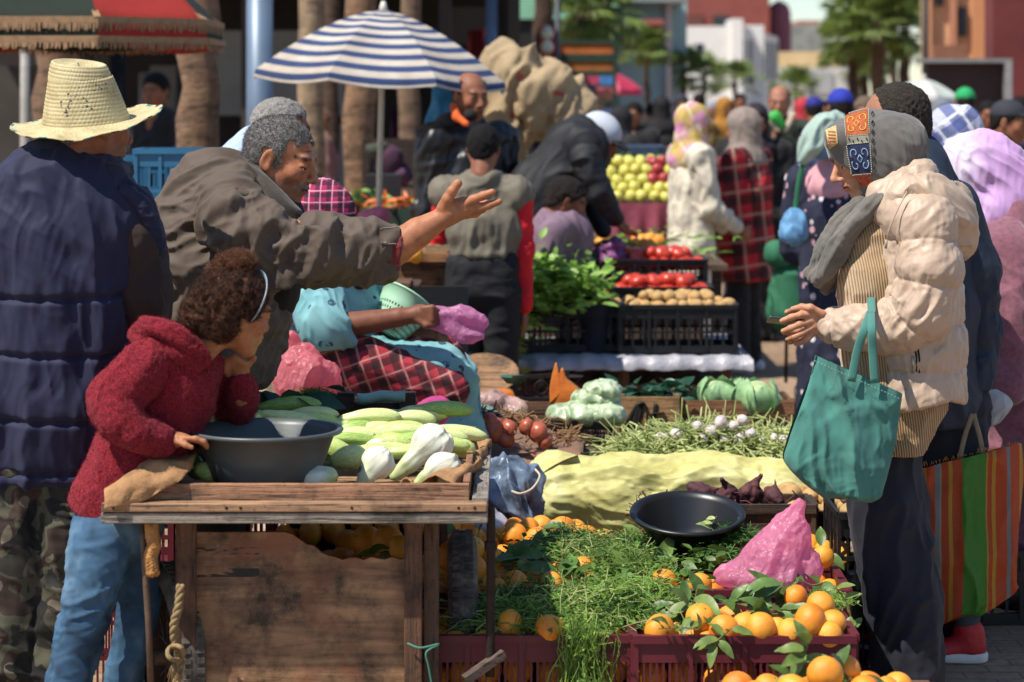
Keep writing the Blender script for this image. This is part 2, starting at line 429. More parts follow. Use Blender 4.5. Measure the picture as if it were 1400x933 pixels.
pbox('window',1312,1322,10,50,37.9,38.1,GLASS_D,b);pbox('window',1280,1290,-20,8,37.9,38.1,GLASS_D,b)
pbox('railing',1276,1322,62,80,37.6,37.7,M('#8d5f48'),b)
b=empty('red_building',bbase(1450,28),'dark oxblood red wall filling the edge of the square','building')
MB().box(at(1600,135,28.3)*np.array((1,1,0))+np.array((0,0,3.5)),((1600-1349)/F*28*2,.5,7.4)).build('wall',plaster('#6d2f2d',.25),b)
b=empty('steel_shelter',bbase(1330,26),'dark panelled shelter with a light steel frame before the red wall','shelter')
pbox('panel',1268,1374,86,zg(26),26,26.3,M('#3a2526',.7,.4,3),b);pbox('top_rail',1264,1384,80,86,25.8,26.4,M('#8b8987',.5,metal=.3),b);pbox('post',1374,1384,86,zg(25.8),25.8,25.9,M('#9a9896',.5,metal=.3),b)
AR=empty('market_arcade',bbase(400,24),'dark shop arcade with grey wall panels behind the left stalls','building')
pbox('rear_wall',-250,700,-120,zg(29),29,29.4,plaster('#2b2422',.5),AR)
pbox('roof',-260,715,-110,-80,20.5,29.4,plaster('#4c4038'),AR)
for(p0,p1,y0,y1,c)in((296,480,42,158,'#8f9193'),(-20,60,90,260,'#4a4541'),(205,240,90,200,'#6e6c69'),(600,668,10,60,'#4a4340'),(380,500,170,260,'#8c8c90')):
 pbox('wall_panel',p0,p1,y0,y1,26,26.2,plaster(c,.3),AR)
for p0 in(100,330,470,600,695):pbox('column',p0,p0+16,-110,zg(21),21,21.4,plaster('#3b322d'),AR)
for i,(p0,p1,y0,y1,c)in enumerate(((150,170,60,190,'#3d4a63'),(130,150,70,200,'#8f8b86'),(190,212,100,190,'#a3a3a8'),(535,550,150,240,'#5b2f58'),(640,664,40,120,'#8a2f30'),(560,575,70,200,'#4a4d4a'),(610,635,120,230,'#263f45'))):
 a=at((p0+p1)/2,y0,24.6);h=at(0,y0,24.6)[2]-at(0,y1,24.6)[2];W_=pxm(p1-p0,24.6)
 V=[];n=10
 for j in range(n+1):
  for k in range(n+1):
   u=k/n-.5;V.append((a[0]+u*W_*(1+.3*j/n),24.6+.08*math.sin(k*2.1+j*.3),a[2]-h*j/n))
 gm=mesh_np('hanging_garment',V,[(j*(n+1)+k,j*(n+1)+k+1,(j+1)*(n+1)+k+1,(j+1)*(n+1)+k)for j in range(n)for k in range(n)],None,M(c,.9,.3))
 tag(gm,['dark blue','beige','pale grey','purple','dull red','olive grey','deep green'][i]+' garment hanging in the shadow of the arcade','garment')
def post(px,w,y0,Y,mat,label,name='lamp_post',cat='post',y1=None):
 a=at(px,y0,Y);r=pxm(w/2,Y)
 o=MB().tube([(a[0],Y,0 if y1 is None else at(0,y1,Y)[2]),(a[0],Y,a[2])],r,20).build(name,mat,None,True);return tag(o,label,cat)
BLU=M('#6a7c90',.45,.15,3,.05,metal=.2)
post(355,36,-60,17,BLU,'thick blue grey steel pole behind the man in the light blue shirt','steel_pole','pole')
post(672,17,-60,21,M('#54647c',.45,.15,3),'thin blue steel pole behind the striped parasol','steel_pole','pole')
post(762,7,-60,27,M('#333b48',.5),'slim dark pole beside the orange slatted stall board','steel_pole','pole')
post(1265,9,-80,30,M('#2c2620',.6),'slim dark pole in front of the tan building','steel_pole','pole')
post(34,13,-20,15,M('#96928a',.6),'pale grey metal upright behind the straw hat brim','metal_post','post',None)
def trunk_mat(c='#705844'):
 t=NT('palm_bark');wv=t.nd('ShaderNodeTexWave',wave_type='BANDS',bands_direction='Z',inp={'Vector':t.co(),'Scale':3.5,'Distortion':14,'Detail':6,'Detail Scale':3.0})
 n=t.noise(9,6,.7);rg_=t.noise(1,5,.7,vec=t.map(scale=(5,5,26)));c0=srgb(c)
 cc=t.ramp(t.mix(.55,rg_.outputs[0],n.outputs[0]),[(.38,tuple(x*.28 for x in c0)),(.5,c0),(.62,tuple(min(1,x*1.5)for x in c0))])
 t.set(Base_Color=cc,Roughness=.95);t.bump(t.mix(.5,rg_.outputs[0],n.outputs[0]),.8,.04);return t.m
BARK=trunk_mat();BARK_D=trunk_mat('#4a382c')
def frond_mat(c='#4f6a2c'):
 t=NT('palm_leaf');n=t.noise(3,4,.6);c0=srgb(c)
 cc=t.ramp(n.outputs[0],[(.3,tuple(x*.55 for x in c0)),(.5,c0),(.72,tuple(min(1,x*1.6)for x in c0))])
 t.set(Base_Color=cc,Roughness=.5)
 tr=t.nd('ShaderNodeBsdfTranslucent',inp={'Color':cc});mx=t.nd('ShaderNodeMixShader',inp={0:.3,1:t.b.outputs[0],2:tr.outputs[0]});t.l.new(mx.outputs[0],t.out.inputs[0]);return t.m
FROND=frond_mat('#6b7d3c')
def fan_leaf(V,Fc,base,d,size,n=13,rng=random):
 """palmate leaf: petiole then a folded fan of blades"""
 d=Vector(d).normalized();side=d.cross(Vector((0,0,1)));side=side.normalized()if side.length>.01 else Vector((1,0,0));up=side.cross(d)
 base=Vector(base);tip=base+d*size*.9-Vector((0,0,size*.12))
 i=len(V);w=side*size*.012;V+=[tuple(base-w),tuple(base+w),tuple(tip+w),tuple(tip-w)];Fc.append((i,i+1,i+2,i+3))
 for k in range(n):
  a=(k/(n-1)-.5)*math.radians(200);l=size*.8*(1-.25*abs(k/(n-1)-.5))*rng.uniform(.85,1.1)
  v=d*math.cos(a)+side*math.sin(a);v=v+up*rng.uniform(-.05,.12);s2=v.cross(up).normalized()*size*.055
  mid=tip+v*l*.55-Vector((0,0,.02*size));end=tip+v*l-Vector((0,0,size*rng.uniform(.1,.3)))
  i=len(V);V+=[tuple(tip),tuple(mid-s2+up*.02),tuple(mid+s2),tuple(end)];Fc+=[(i,i+1,i+2),(i+1,i+3,i+2)]
def palm(px,wpx,ytop,Y,label,crown=True,n=46,size=1.0,bark=BARK,group=None,skirt=True,lean=0,seed=1,droop=.0):
 rng=random.Random(seed);a=at(px,ytop,Y);r=pxm(wpx/2,Y);zt=a[2]
 e=empty('palm_tree',(a[0],Y,0),label,'palm tree',group)
 pts=[];rs=[]
 for k in range(16):
  t=k/15;pts.append((a[0]+lean*(t-.5)+rng.uniform(-.02,.02),Y,zt*t));rs.append(r*(1.12-.22*t)*rng.uniform(.93,1.07))
 MB().tube(pts,rs,18).build('trunk',bark,e,True)
 if crown:
  V,Fc=[],[]
  for k in range(n):
   th=rng.uniform(0,2*PI);ph=rng.uniform(-.5-droop,1.3)
   d=(math.cos(th)*math.cos(ph),math.sin(th)*math.cos(ph),math.sin(ph))
   fan_leaf(V,Fc,(a[0]+lean*.5,Y,zt),d,size*rng.uniform(.75,1.15),rng=rng)
  mesh_np('crown',V,Fc,e,FROND,smooth=False)
 return e
G='palms beyond the market'
palm(272,56,-160,14,'thick brown palm trunk behind the blue crates',False,group=None)
palm(78,62,-160,16.5,'brown palm trunk directly behind the straw hat',False)
palm(424,36,-160,19,'pale ringed palm trunk under the left of the striped parasol',False,bark=trunk_mat('#8d7860'),seed=3)
palm(492,42,-160,18,'shaggy brown palm trunk just behind the parasol pole',False,seed=4,bark=trunk_mat('#7d6048'))
palm(560,30,-160,20,'smooth grey brown palm trunk between the parasol pole and the bearded man',False,bark=trunk_mat('#6f5a48'),seed=5)
palm(452,22,-160,20,'thin dark palm trunk beside the pale ringed one',False,bark=BARK_D,seed=6)
for i,(px,wd,Y)in enumerate(((742,26,30),(800,22,32),(828,22,34))):
 palm(px,wd,-60 if i==0 else 10,Y,['dark palm trunk behind the sack bundle','dark shaded palm with drooping crown above the orange board','dark palm whose crown hangs beside the teal building'][i],i>0,60,.42,BARK_D,seed=10+i,droop=.5)
palm(885,8,72,40,'young bright green palm in front of the teal building',True,46,.34,BARK_D,seed=20)
for i,(px,yt,Y,s)in enumerate(((935,98,52,.42),(962,104,55,.42),(1005,108,60,.45),(1088,120,70,.55))):
 palm(px,8,yt,Y,['small palm at the near corner of the white house','bushy small palm under the white house window','low palm before the side of the white house','dark low palm in front of the cream building'][i],True,44,s,BARK_D,seed=30+i)
for i,(px,wd,yt,Y,s)in enumerate(((1165,14,52,44,.50),(1200,18,28,42,.58),(1236,16,40,43,.50),(1182,12,84,47,.40),(1172,10,14,50,.52),(1222,10,-8,46,.55))):
 palm(px,wd,yt,Y,['leftmost palm of the tall palm clump','thick trunked palm in the middle of the tall clump','palm at the edge of the clump beside the tan building','short palm filling the foot of the tall clump','far palm showing above the tall clump','highest palm crown of the tall clump'][i],True,70,s,BARK_D if i!=1 else trunk_mat('#5d4634'),seed=40+i,droop=.3)
def cloth_bump(t,prev=None):return t.bump(t.noise(8,4,.6).outputs[0],.25,.03,prev)
def parasol(name,cx,Y,R,z_rim,z_top,phase,matfn,nseg=8,sag=.05,tilt=0,label='',valance=.05,pole=None,group=None,pole_mat=None,bulge=.35,polemat_r=.016,zb=0):
 e=empty(name,(cx,Y,0),label,'parasol',group);V=[];Fc=[];mi=[];uvv=[]
 NR,NC=14,8
 for s_ in range(nseg):
  a0=phase+2*PI*s_/nseg;a1=phase+2*PI*(s_+1)/nseg;base=len(V)
  for i in range(NR+1):
   t=i/NR;rr=R*t;z=z_top+(z_rim-z_top)*(t**(1+bulge*1.6))
   for j in range(NC+1):
    u=j/NC;p0=np.array((math.sin(a0),-math.cos(a0)));p1=np.array((math.sin(a1),-math.cos(a1)))
    p=(p0*(1-u)+p1*u)*rr;V.append((p[0],p[1],z-sag*math.sin(PI*u)*t*.6));uvv.append((t,s_,u))
  for q in range(1,4):
   for j in range(NC+1):
    u=j/NC;p=(p0*(1-u)+p1*u)*R*(1+.004*q);V.append((p[0],p[1],z_rim-sag*math.sin(PI*u)*.6-valance*q/3*(1+.25*math.sin(PI*u))));uvv.append((1+valance/R*q/3*1.4,s_,u))
  for i in range(NR+3):
   for j in range(NC):k=base+i*(NC+1)+j;Fc.append((k,k+1,k+NC+2,k+NC+1));mi.append(s_%2)
 V=np.array(V);ax=Matrix.Rotation(tilt,3,'Y');zc=z_rim
 V[:,2]-=zc;V=V@np.array(ax).T;V[:,2]+=zc;V[:,:2]+=(cx,Y)
 o=mesh_np('canopy',V,Fc,e,matfn,mi)
 uvl=o.data.uv_layers.new(name='UVMap');li=np.zeros(len(o.data.loops),np.int32);o.data.loops.foreach_get('vertex_index',li)
 uv=np.array([(a,b+c*.98)for a,b,c in uvv])[li];uvl.data.foreach_set('uv',uv.ravel().astype(np.float32))
 top=np.array(ax)@np.array((0,0,z_top-zc))+np.array((cx,Y,zc))
 MB().lathe([(.001,.05),(.012,.045),(.02,.02),(.024,-.01),(.001,-.012)],top,12).build('finial',M('#c9c5bb',.5),e,True)
 rb=MB()
 for s_ in range(nseg):
  a0=phase+2*PI*s_/nseg;p=[np.array((math.sin(a0)*R*t,-math.cos(a0)*R*t,z_top+(z_rim-z_top)*(t**(1+bulge*1.6))-.012-zc))@np.array(ax).T+np.array((cx,Y,zc))for t in np.linspace(.05,.99,8)]
  rb.tube(p,.004,5)
 rb.build('ribs',M('#b8b4ac',.4,metal=.5),e)
 if pole:MB().tube([(cx+pole,Y,zb),(top[0],Y,top[2]-.01)],polemat_r,12).build('pole',pole_mat or M('#cfc6b4',.6,.15),e,True)
 return e
def stripe_mat():
 t=NT('striped_canvas');uv=t.sep(t.co('UV'));n=t.noise(5,4,.6)
 v=t.math('ADD',uv[0],t.math('MULTIPLY',t.math('SUBTRACT',n.outputs[0],.5),.006))
 s_=t.math('FRACT',t.math('MULTIPLY',v,8.6));m=t.math('GREATER_THAN',s_,.52)
 dirt=t.noise(2.5,6,.7);wh=t.ramp(dirt.outputs[0],[(.3,srgb('#b5a898')),(.6,srgb('#d9d2c5'))]);bl=t.ramp(dirt.outputs[0],[(.3,srgb('#2c3d66')),(.6,srgb('#3a5080'))])
 c=t.mix(m,wh,bl)
 t.set(Base_Color=c,Roughness=.85);cloth_bump(t)
 tr=t.nd('ShaderNodeBsdfTranslucent',inp={'Color':c});mx=t.nd('ShaderNodeMixShader',inp={0:.3,1:t.b.outputs[0],2:tr.outputs[0]});t.l.new(mx.outputs[0],t.out.inputs[0]);return t.m
Yc=13.0
parasol('striped_parasol',at(519,0,Yc)[0],Yc,pxm(181,Yc),at(0,105,Yc)[2],at(0,14,Yc)[2],math.radians(-18),stripe_mat(),8,.03,math.radians(3.2),'blue and white striped parasol on a slim cream pole',.035,pole=-.03)
def panel_mat(c,f):return M(c,.85,.3,4,.3,40,.004,trans=.25,name=f)
Yc=11.9;RR=.82
FU=parasol('fringed_parasol',at(82,0,Yc)[0],Yc,RR,at(0,26,Yc-RR)[2],at(0,-110,Yc)[2],math.radians(-22.5),[panel_mat('#1d2a20','green_canvas'),panel_mat('#a8322a','red_canvas')],8,.02,0,'green and red parasol edged with long tan fringe over the straw hat',.10,pole=.0,pole_mat=M('#96928a',.5))
def fringe(e,cx,Y,R,z,phase,nseg,drop,seed,out):
 rng=random.Random(seed);m=MB();
 for s_ in range(nseg):
  a0=phase+2*PI*s_/nseg;a1=phase+2*PI*(s_+1)/nseg;p0=np.array((math.sin(a0),-math.cos(a0)))*R;p1=np.array((math.sin(a1),-math.cos(a1)))*R
  m.bar((cx+p0[0],Y+p0[1],z),(cx+p1[0],Y+p1[1],z),.012,.03)
  for k in range(70):
   u=(k+rng.random())/70;p=p0*(1-u)+p1*u;sw=rng.uniform(-.006,.006);w_=.0055
   q=np.array((cx+p[0],Y+p[1],z));dz=drop*rng.uniform(.8,1.15);dd=(p1-p0)/np.linalg.norm(p1-p0)*w_
   m.add([(q[0]-dd[0],q[1]-dd[1]-.004,q[2]),(q[0]+dd[0],q[1]+dd[1]-.004,q[2]),(q[0]+sw+dd[0]*.5,q[1]+dd[1]-.008,q[2]-dz),(q[0]+sw-dd[0]*.5,q[1]-dd[1]-.008,q[2]-dz)],[(0,1,2,3)])
  for(aa,pp)in((p0,1),):
   m.bar((cx+aa[0],Y+aa[1],z),(cx+aa[0]*.8,Y+aa[1]*.8,z+out),.03,.02)
 m.build('fringe',M('#9a7a5a',.9,.3,30),e)
zr=at(0,26,Yc-RR)[2]
fringe(FU,at(82,0,Yc)[0],Yc,RR*1.012,zr,math.radians(-22.5),8,.05,1,.09)
fringe(FU,at(82,0,Yc)[0],Yc,RR*1.02,zr-.09,math.radians(-22.5),8,.045,2,.05)
Yp=30
parasol('pink_parasol',at(838,0,Yp)[0],Yp,pxm(42,Yp),at(0,122,Yp)[2],at(0,100,Yp)[2],.2,[M('#c63a5c',.8,.2,5,trans=.3),M('#d8607c',.8,.2,5,trans=.3)],8,.03,0,'faded pink parasol far down the market',.05,pole=.01)
Yp=24
parasol('white_parasol',at(1262,0,Yp)[0],Yp,pxm(52,Yp),at(0,130,Yp)[2],at(0,108,Yp)[2],.2,[M('#c9d4cd',.8,.15,5,trans=.3),M('#d9d9d4',.8,.15,5,trans=.3)],8,.03,math.radians(3),'flat pale parasol beyond the balding man',.04,pole=.01)
b=empty('stall_board',bbase(800,28),'orange slatted stall board with green rails beside the dark pole','stall')
for y0,y1,c in((60,74,'#b5642a'),(84,97,'#a4622c')):pbox('slat_panel',762,838,y0,y1,28,28.15,M(c,.8,.5,4),b)
for y0,y1 in((55,60),(74,84),(97,104)):pbox('rail',760,840,y0,y1,27.98,28.2,M('#1f3a2c',.7),b)
pbox('upright',757,762,55,zg(28),27.97,28.2,M('#1f3a2c'),b);pbox('upright',838,843,55,zg(28),27.97,28.2,M('#1f3a2c'),b)
b=empty('display_rack',bbase(750,26),'rack hung with small red and white goods behind the sack bundle','rack')
pbox('rack_panel',738,760,36,85,26,26.2,M('#a3302f',.7,.5,6,col2='#2c1a1a'),b);
for yy in(45,64):MB().lathe([(.001,-.08),(.06,-.05),(.07,0),(.05,.05),(.001,.08)],at(748,yy,25.9),12).build('packet',M('#c9cdbb',.6),b,True)
b=empty('goods_stand',bbase(825,25),'stand stacked with bright packets under the pink parasol','stand')
pbox('shelf',797,842,116,120,25,25.4,M('#1d4036'),b);pbox('shelf',797,842,138,141,25,25.4,M('#1d4036'),b)
for i,(p0,p1,y0,y1,c)in enumerate(((800,812,120,137,'#3b5f9c'),(814,824,122,137,'#c97c66'),(826,836,121,137,'#c97c66'),(800,818,104,116,'#b8405c'),(820,838,104,116,'#4a7fc0'))):pbox('packet',p0,p1,y0,y1,25.05,25.3,M(c,.6),b)
post(800,3,104,25.2,M('#1d4036'),'thin green stall pole at the goods stand','stall_pole','pole');
# ================================================================ people
SKIN=vcol_mat('skin',.52,.06,.5,420,.0010,.28,.25,38)
HAIRM={}
def hair_mat(c,c2=None,rough=.75,sc=240,bd=.006):
 k_=(c,c2)
 if k_ not in HAIRM:
  t=NT('hair');n=t.noise(sc,3,.8);a=srgb(c);b=srgb(c2 or c)
  cc=t.ramp(n.outputs[0],[(.38,a),(.5,tuple((x+y)/2 for x,y in zip(a,b))),(.64,b)])
  t.set(Base_Color=cc,Roughness=rough);t.b.inputs['Specular IOR Level'].default_value=.25
  t.bump(n.outputs[0],.9,bd);HAIRM[k_]=t.m
 return HAIRM[k_]
def elp(px,py,Y,rx,ry,rz,tilt=0,k=None,sub=False):
 """ellipsoid traced on the photo: rx, rz pixels, ry metres; tilt degrees counter-clockwise in view"""
 R=np.array(Matrix.Rotation(-math.radians(tilt),3,'Y'));return ell(at(px,py,Y),(pxm(rx,Y),ry,pxm(rz,Y)),R,k,sub)
def frame(fwd,roll=0):
 """columns: forward(x), left(y), up(z)"""
 f=Vector(fwd).normalized();l=Vector((0,0,1)).cross(f).normalized();u=f.cross(l)
 if roll:q=Matrix.Rotation(roll,3,f);l=q@l;u=q@u
 return np.array([f,l,u]).T
def head_prims(c,R,s=1.0,nose=1.0,female=False,ears=True,neck=True,jaw=1.0,age=False):
 P=lambda x,y,z:np.array(c)+R@(np.array((x,y,z))*s)
 E=lambda cc,rad,k=None,sub=False,rot=None:ell(P(*cc),np.array(rad)*s,R if rot is None else R@rot,k,sub)
 K=lambda a,b,r0,r1,k=None:caps(P(*a),P(*b),r0*s,r1*s,None,k)
 j=.92 if female else 1.0
 L=[E((-.018,0,.030),(.100,.077,.086)),E((.028,0,-.018),(.066,.062*j,.086)),K((-.005,.050*j,-.045),(.052,.022*j,-.098*jaw),.022,.018,.03),K((-.005,-.050*j,-.045),(.052,-.022*j,-.098*jaw),.022,.018,.03),E((.066,0,-.100*jaw),(.022,.024,.020),.02),E((.078,0,-.062),(.020,.030,.022),.02),K((.080,-.034,.024),(.080,.034,.024),.012,.012,.02),E((.058,.042,-.022),(.024,.020,.022),.02),E((.058,-.042,-.022),(.024,.020,.022),.02),K((.090,0,.014),(.112*nose**.3,0,-.026),.0065,.0100*nose,.012),E((.110*nose**.3,0,-.032),(.0125,.0115,.0095),.008),E((.100,.0125,-.036),(.011,.0075,.0075),.006),E((.100,-.0125,-.036),(.011,.0075,.0075),.006)]
 for sg in(1,-1):L+=[E((.102,sg*.032,.003),(.020,.018,.0125),.010,True)]
 for sg in(1,-1):L+=[E((.0795,sg*.032,.0055),(.0135,.0165,.0100),.004),E((.079,sg*.032,-.0075),(.0125,.0150,.0050),.004)]
 L+=[E((.096,0,-.0585),(.0085,.021,.0045),.005),E((.0945,0,-.0690),(.0090,.019,.0058),.005)]
 L+=[ell(P(.104,0,-.0636),np.array((.012,.024,.0012))*s,R,.002,True)]
 if age:
  ry=lambda a:R@np.array(Matrix.Rotation(a,3,'X'))
  for sg in(1,-1):
   L+=[ell(P(.088,sg*.034,-.052),np.array((.016,.0022,.020))*s,ry(sg*.45),.004,True),ell(P(.092,sg*.033,-.019),np.array((.012,.014,.0016))*s,ry(sg*-.2),.004,True),ell(P(.078,sg*.056,.004),np.array((.014,.006,.0012))*s,R,.003,True)]
  for z in(.046,.056,.066):L+=[ell(P(.086,0,z),np.array((.020,.036,.0011))*s,R,.004,True)]
 if ears:
  for sg in(1,-1):
   rr=np.array(Matrix.Rotation(.25,3,'Y'))@np.array(Matrix.Rotation(-sg*.35,3,'Z'))
   L+=[E((-.012,sg*.080,-.002),(.0185,.0070,.0320),.008,rot=rr),E((-.006,sg*.078,-.026),(.009,.007,.012),.008),E((-.008,sg*.0885,.002),(.0105,.0055,.0200),.004,True,rr)]
 if neck:L+=[caps(P(-.035,0,-.05),P(-.055,0,-.14),.056*s*j,.056*s*j,None,.03)]
 return L
def head_cols(V,c,R,s,skin,lip='#8a4a42',brow=None,stubble=None,mous=None):
 """real colours of the head by position on it"""
 q=((V-np.array(c))@R)/s;col=np.tile(np.array(srgb(skin)),(len(V),1))
 def put(m,c_):
  nonlocal col;m=np.clip(m,0,1)[:,None];col=col*(1-m)+np.array(srgb(c_))*m
 near=(np.linalg.norm(q,axis=1)<.17)
 n=fbm(q*60,2,4)
 ck=np.exp(-(((q[:,0]-.06)/.04)**2+((np.abs(q[:,1])-.045)/.025)**2+((q[:,2]+.025)/.03)**2));put(.28*ck,'#b0604a')
 if stubble:put(near*(np.clip((-.035-q[:,2])/.02,0,1)*np.clip((q[:,0]+.01)/.03,0,1)*np.clip((q[:,2]+.13)/.02,0,1))*(.55+.5*n)*stubble[1],stubble[0])
 put(near*(q[:,0]>.07)*np.exp(-((q[:,2]+.0635)/.0085)**2)*(np.abs(q[:,1])<.024),lip)
 put(near*(q[:,0]>.085)*np.exp(-((q[:,2]+.0635)/.0022)**2)*(np.abs(q[:,1])<.026),'#3a1a16')
 if mous:put(near*(q[:,0]>.07)*np.exp(-((q[:,2]+.050+.35*np.abs(q[:,1])*.5)/.0085)**4)*(np.abs(q[:,1])<.034)*(.8+.4*n),mous)
 if brow:put(near*(q[:,0]>.055)*np.exp(-((q[:,2]-.026+.0*q[:,1])/.0060)**4)*(np.abs(np.abs(q[:,1])-.033)<.020)*(.75+.5*n),brow)
 put(near*(q[:,0]>.06)*np.exp(-((q[:,2]-.001)/.0018)**2)*(np.abs(np.abs(q[:,1])-.032)<.015)*.9,'#20120e')
 return col
def eyes(root,c,R,s):
 for sg in(1,-1):
  p=np.array(c)+R@(np.array((.0785,sg*.032,-.0005))*s);r=.0128*s
  V,Fc,mi=[],[],[]
  n=14
  for i in range(n+1):
   for j in range(n):a,b=PI*i/n,2*PI*j/n;V.append(p+R@np.array((math.cos(a),math.sin(a)*math.cos(b),math.sin(a)*math.sin(b)))*r)
  for i in range(n):
   for j in range(n):Fc.append((i*n+j,(i+1)*n+j,(i+1)*n+(j+1)%n,i*n+(j+1)%n));mi.append(1 if i<3 else 0)
  mesh_np('eye',V,Fc,root,[M('#cfc4b8',.25,.05,name='eye_white'),M('#1a100c',.15,.1,name='iris')],mi)
def hair_cap(root,c,R,s,line,mat,grow=.008,amp=.005,freq=160,vox=.0035,extra=(),name='hair',k=.012,tuft=None):
 """short hair: skull grown a little, kept where line(q)>0 in head coordinates"""
 P=lambda x,y,z:np.array(c)+R@(np.array((x,y,z))*s)
 pr=[ell(P(-.018,0,.030),(np.array((.100,.077,.086))+grow)*s,R),ell(P(-.03,0,-.01),(np.array((.078,.068,.085))+grow)*s,R)]+list(extra)
 def cut(G):q=((G-np.array(c))@R)/s;return-line(q)*s
 def dp(V,N):return amp*(fbm(V*freq,2,3)+.6*(1-2*np.abs(vnoise(V*freq*.5,9))))
 V,Q,N=sculpt(pr,vox,k,dp,1,cut)
 return mesh_np(name,V,Q,root,mat)
def std_line(q,front=.068,side=.0,back=-.075,temple=.03,up=0):
 x,y,z=q[...,0],q[...,1],q[...,2]
 zl=np.where(x>temple,.02+up+(x-temple)*1.1,np.where(x>-.005,-.012+(x+.005)*(.9+up*28)+side,np.where(x>-.035,.030+side,side-.01+(x+.035)*1.0)))
 zl=np.maximum(zl,back);r=np.minimum(z-zl,.2)
 return np.where((x>front)&(z>.02),np.minimum(r,front-x+(z-.02)*.35),r)
def recede_line(q):
 x,y,z=q[...,0],q[...,1],q[...,2]
 zl=np.where(x>.030,.066+(x-.03)*.25-.35*np.abs(y)*(x>.05),np.where(x>.018,-.02+(x-.018)*7.2,np.where(x>-.006,-.024,np.where(x>-.034,.030,-.012+(x+.034)*1.0))))
 return np.minimum(z-np.maximum(zl,-.075),.2)
def garment(root,name,prims,mat,vox=.007,k=.03,disp=None,cut=None,it=1):
 V,Q,N=sculpt(prims,vox,k,disp,it,cut);return mesh_np(name,V,Q,root,mat),V,Q,N
def body(root,chunks,col='#9a6a4e',head=None,vox=.0035,colfn=None):
 """one body mesh: chunks = [(prims, vox, k), ...]"""
 vs=[];cs=[]
 for pr,vx,k in chunks:
  V,Q,N=sculpt(pr,vx,k,None,1);vs.append((V,Q));cs.append(colfn(V)if colfn else np.tile(np.array(srgb(col)),(len(V),1)))
 V,Q=join_vq(vs);return mesh_np('body',V,Q,root,SKIN,col=np.vstack(cs))
def fur(root,name,V,N,n,ln,r,cols,mat,seed=1,lift=.5,curl=1.0,flow=None,m=6,keep=None):
 """n fine strands growing from a sculpted surface, each with a colour of its own"""
 rg=np.random.default_rng(seed);idx=np.arange(len(V))if keep is None else np.nonzero(keep)[0];i=rg.choice(idx,n);p=V[i]+rg.normal(0,.0012,(n,3));nn=N[i]
 t=rg.normal(0,1,(n,3))if flow is None else np.array(flow)+rg.normal(0,.45,(n,3));t-=nn*(t*nn).sum(1)[:,None];t/=np.linalg.norm(t,axis=1)[:,None]+1e-9;b=np.cross(nn,t)
 L=ln*rg.uniform(.5,1.25,n)[:,None];u=np.linspace(0,1,m)[None];ph=rg.uniform(0,6.3,n)[:,None];w_=curl*5.5
 A=p[:,None]+nn[:,None]*((lift*L*u)+.18*L*curl*np.sin(w_*u+ph)*u)[...,None]+t[:,None]*(L*u*(1-.3*curl)+.15*L*curl*np.cos(w_*u+ph)*u)[...,None]+b[:,None]*(.22*L*curl*np.sin(w_*u+ph+1.3)*u)[...,None]
 rr=(r*(1-.75*u))[...,None];W_=np.stack([A+rr*(math.cos(q)*b[:,None]+math.sin(q)*nn[:,None])for q in(0,2.1,4.2)],2).reshape(-1,3)
 i0=(np.arange(n)*m*3)[:,None,None]+(np.arange(m-1)*3)[None,:,None];a=np.arange(3)[None,None];c=(np.arange(3)+1)[None,None]%3;Fc=np.stack([i0+a,i0+c,i0+3+c,i0+3+a],-1).reshape(-1,4)
 cs=np.array([srgb(x)for x in cols]);k=rg.integers(0,len(cs),n);k2=rg.integers(0,len(cs),n);f=rg.random(n)[:,None];col=np.repeat(cs[k]*f+cs[k2]*(1-f),m*3,axis=0)
 return mesh_np(name,W_,Fc,root,mat,col=col)
STR=vcol_mat('hair_strand',.45,0,.0,100,.001,.5,.05,40)
FUZ=vcol_mat('wool_fibre',.95,0,.0,100,.001,.05,.05,40,.05)
def finger(pts,Y,k=.006):return pchain(pts,Y,None,k)
def bvh_of(o):
 from mathutils.bvhtree import BVHTree
 b=base_of(o);me=o.data;return BVHTree.FromPolygons([tuple(np.array(v.co)+b)for v in me.vertices],[tuple(p.vertices)for p in me.polygons])
def hit(bv,px,py,off=.002):
 """point where the sight line through a photo pixel meets a built surface, lifted off along its normal"""
 d=Vector(at(px,py,1.0))-Vector((0,0,CAMH));l,n,i,t=bv.ray_cast(Vector((0,0,CAMH)),d.normalized())
 if l is None:return None
 if n.dot(d)>0:n=-n
 return np.array(l+n*off)
def patch(bv,root,name,poly_fn,nx,ny,mat,off=.002):
 """cloth appliqué following a surface: poly_fn(u,v)->pixel"""
 V=[];ok=True;idx={}
 for j in range(ny+1):
  for i in range(nx+1):
   p=hit(bv,*poly_fn(i/nx,j/ny),off)
   if p is not None:idx[(i,j)]=len(V);V.append(p)
 Fc=[tuple(idx[q]for q in((i,j),(i+1,j),(i+1,j+1),(i,j+1)))for j in range(ny)for i in range(nx)if all(q in idx for q in((i,j),(i+1,j),(i+1,j+1),(i,j+1)))]
 return mesh_np(name,V,Fc,root,mat)if Fc else None
def stitch(bv,root,name,lines,r,mat,off=.002,n=5):
 m=MB()
 for ln in lines:
  pts=[hit(bv,*p,off)for p in ln];pts=[p for p in pts if p is not None]
  if len(pts)>1 and max(np.linalg.norm(np.diff(pts,axis=0),axis=1))<.05:m.tube(pts,r,n)
 return m.build(name,mat,root,True)if m.v else None
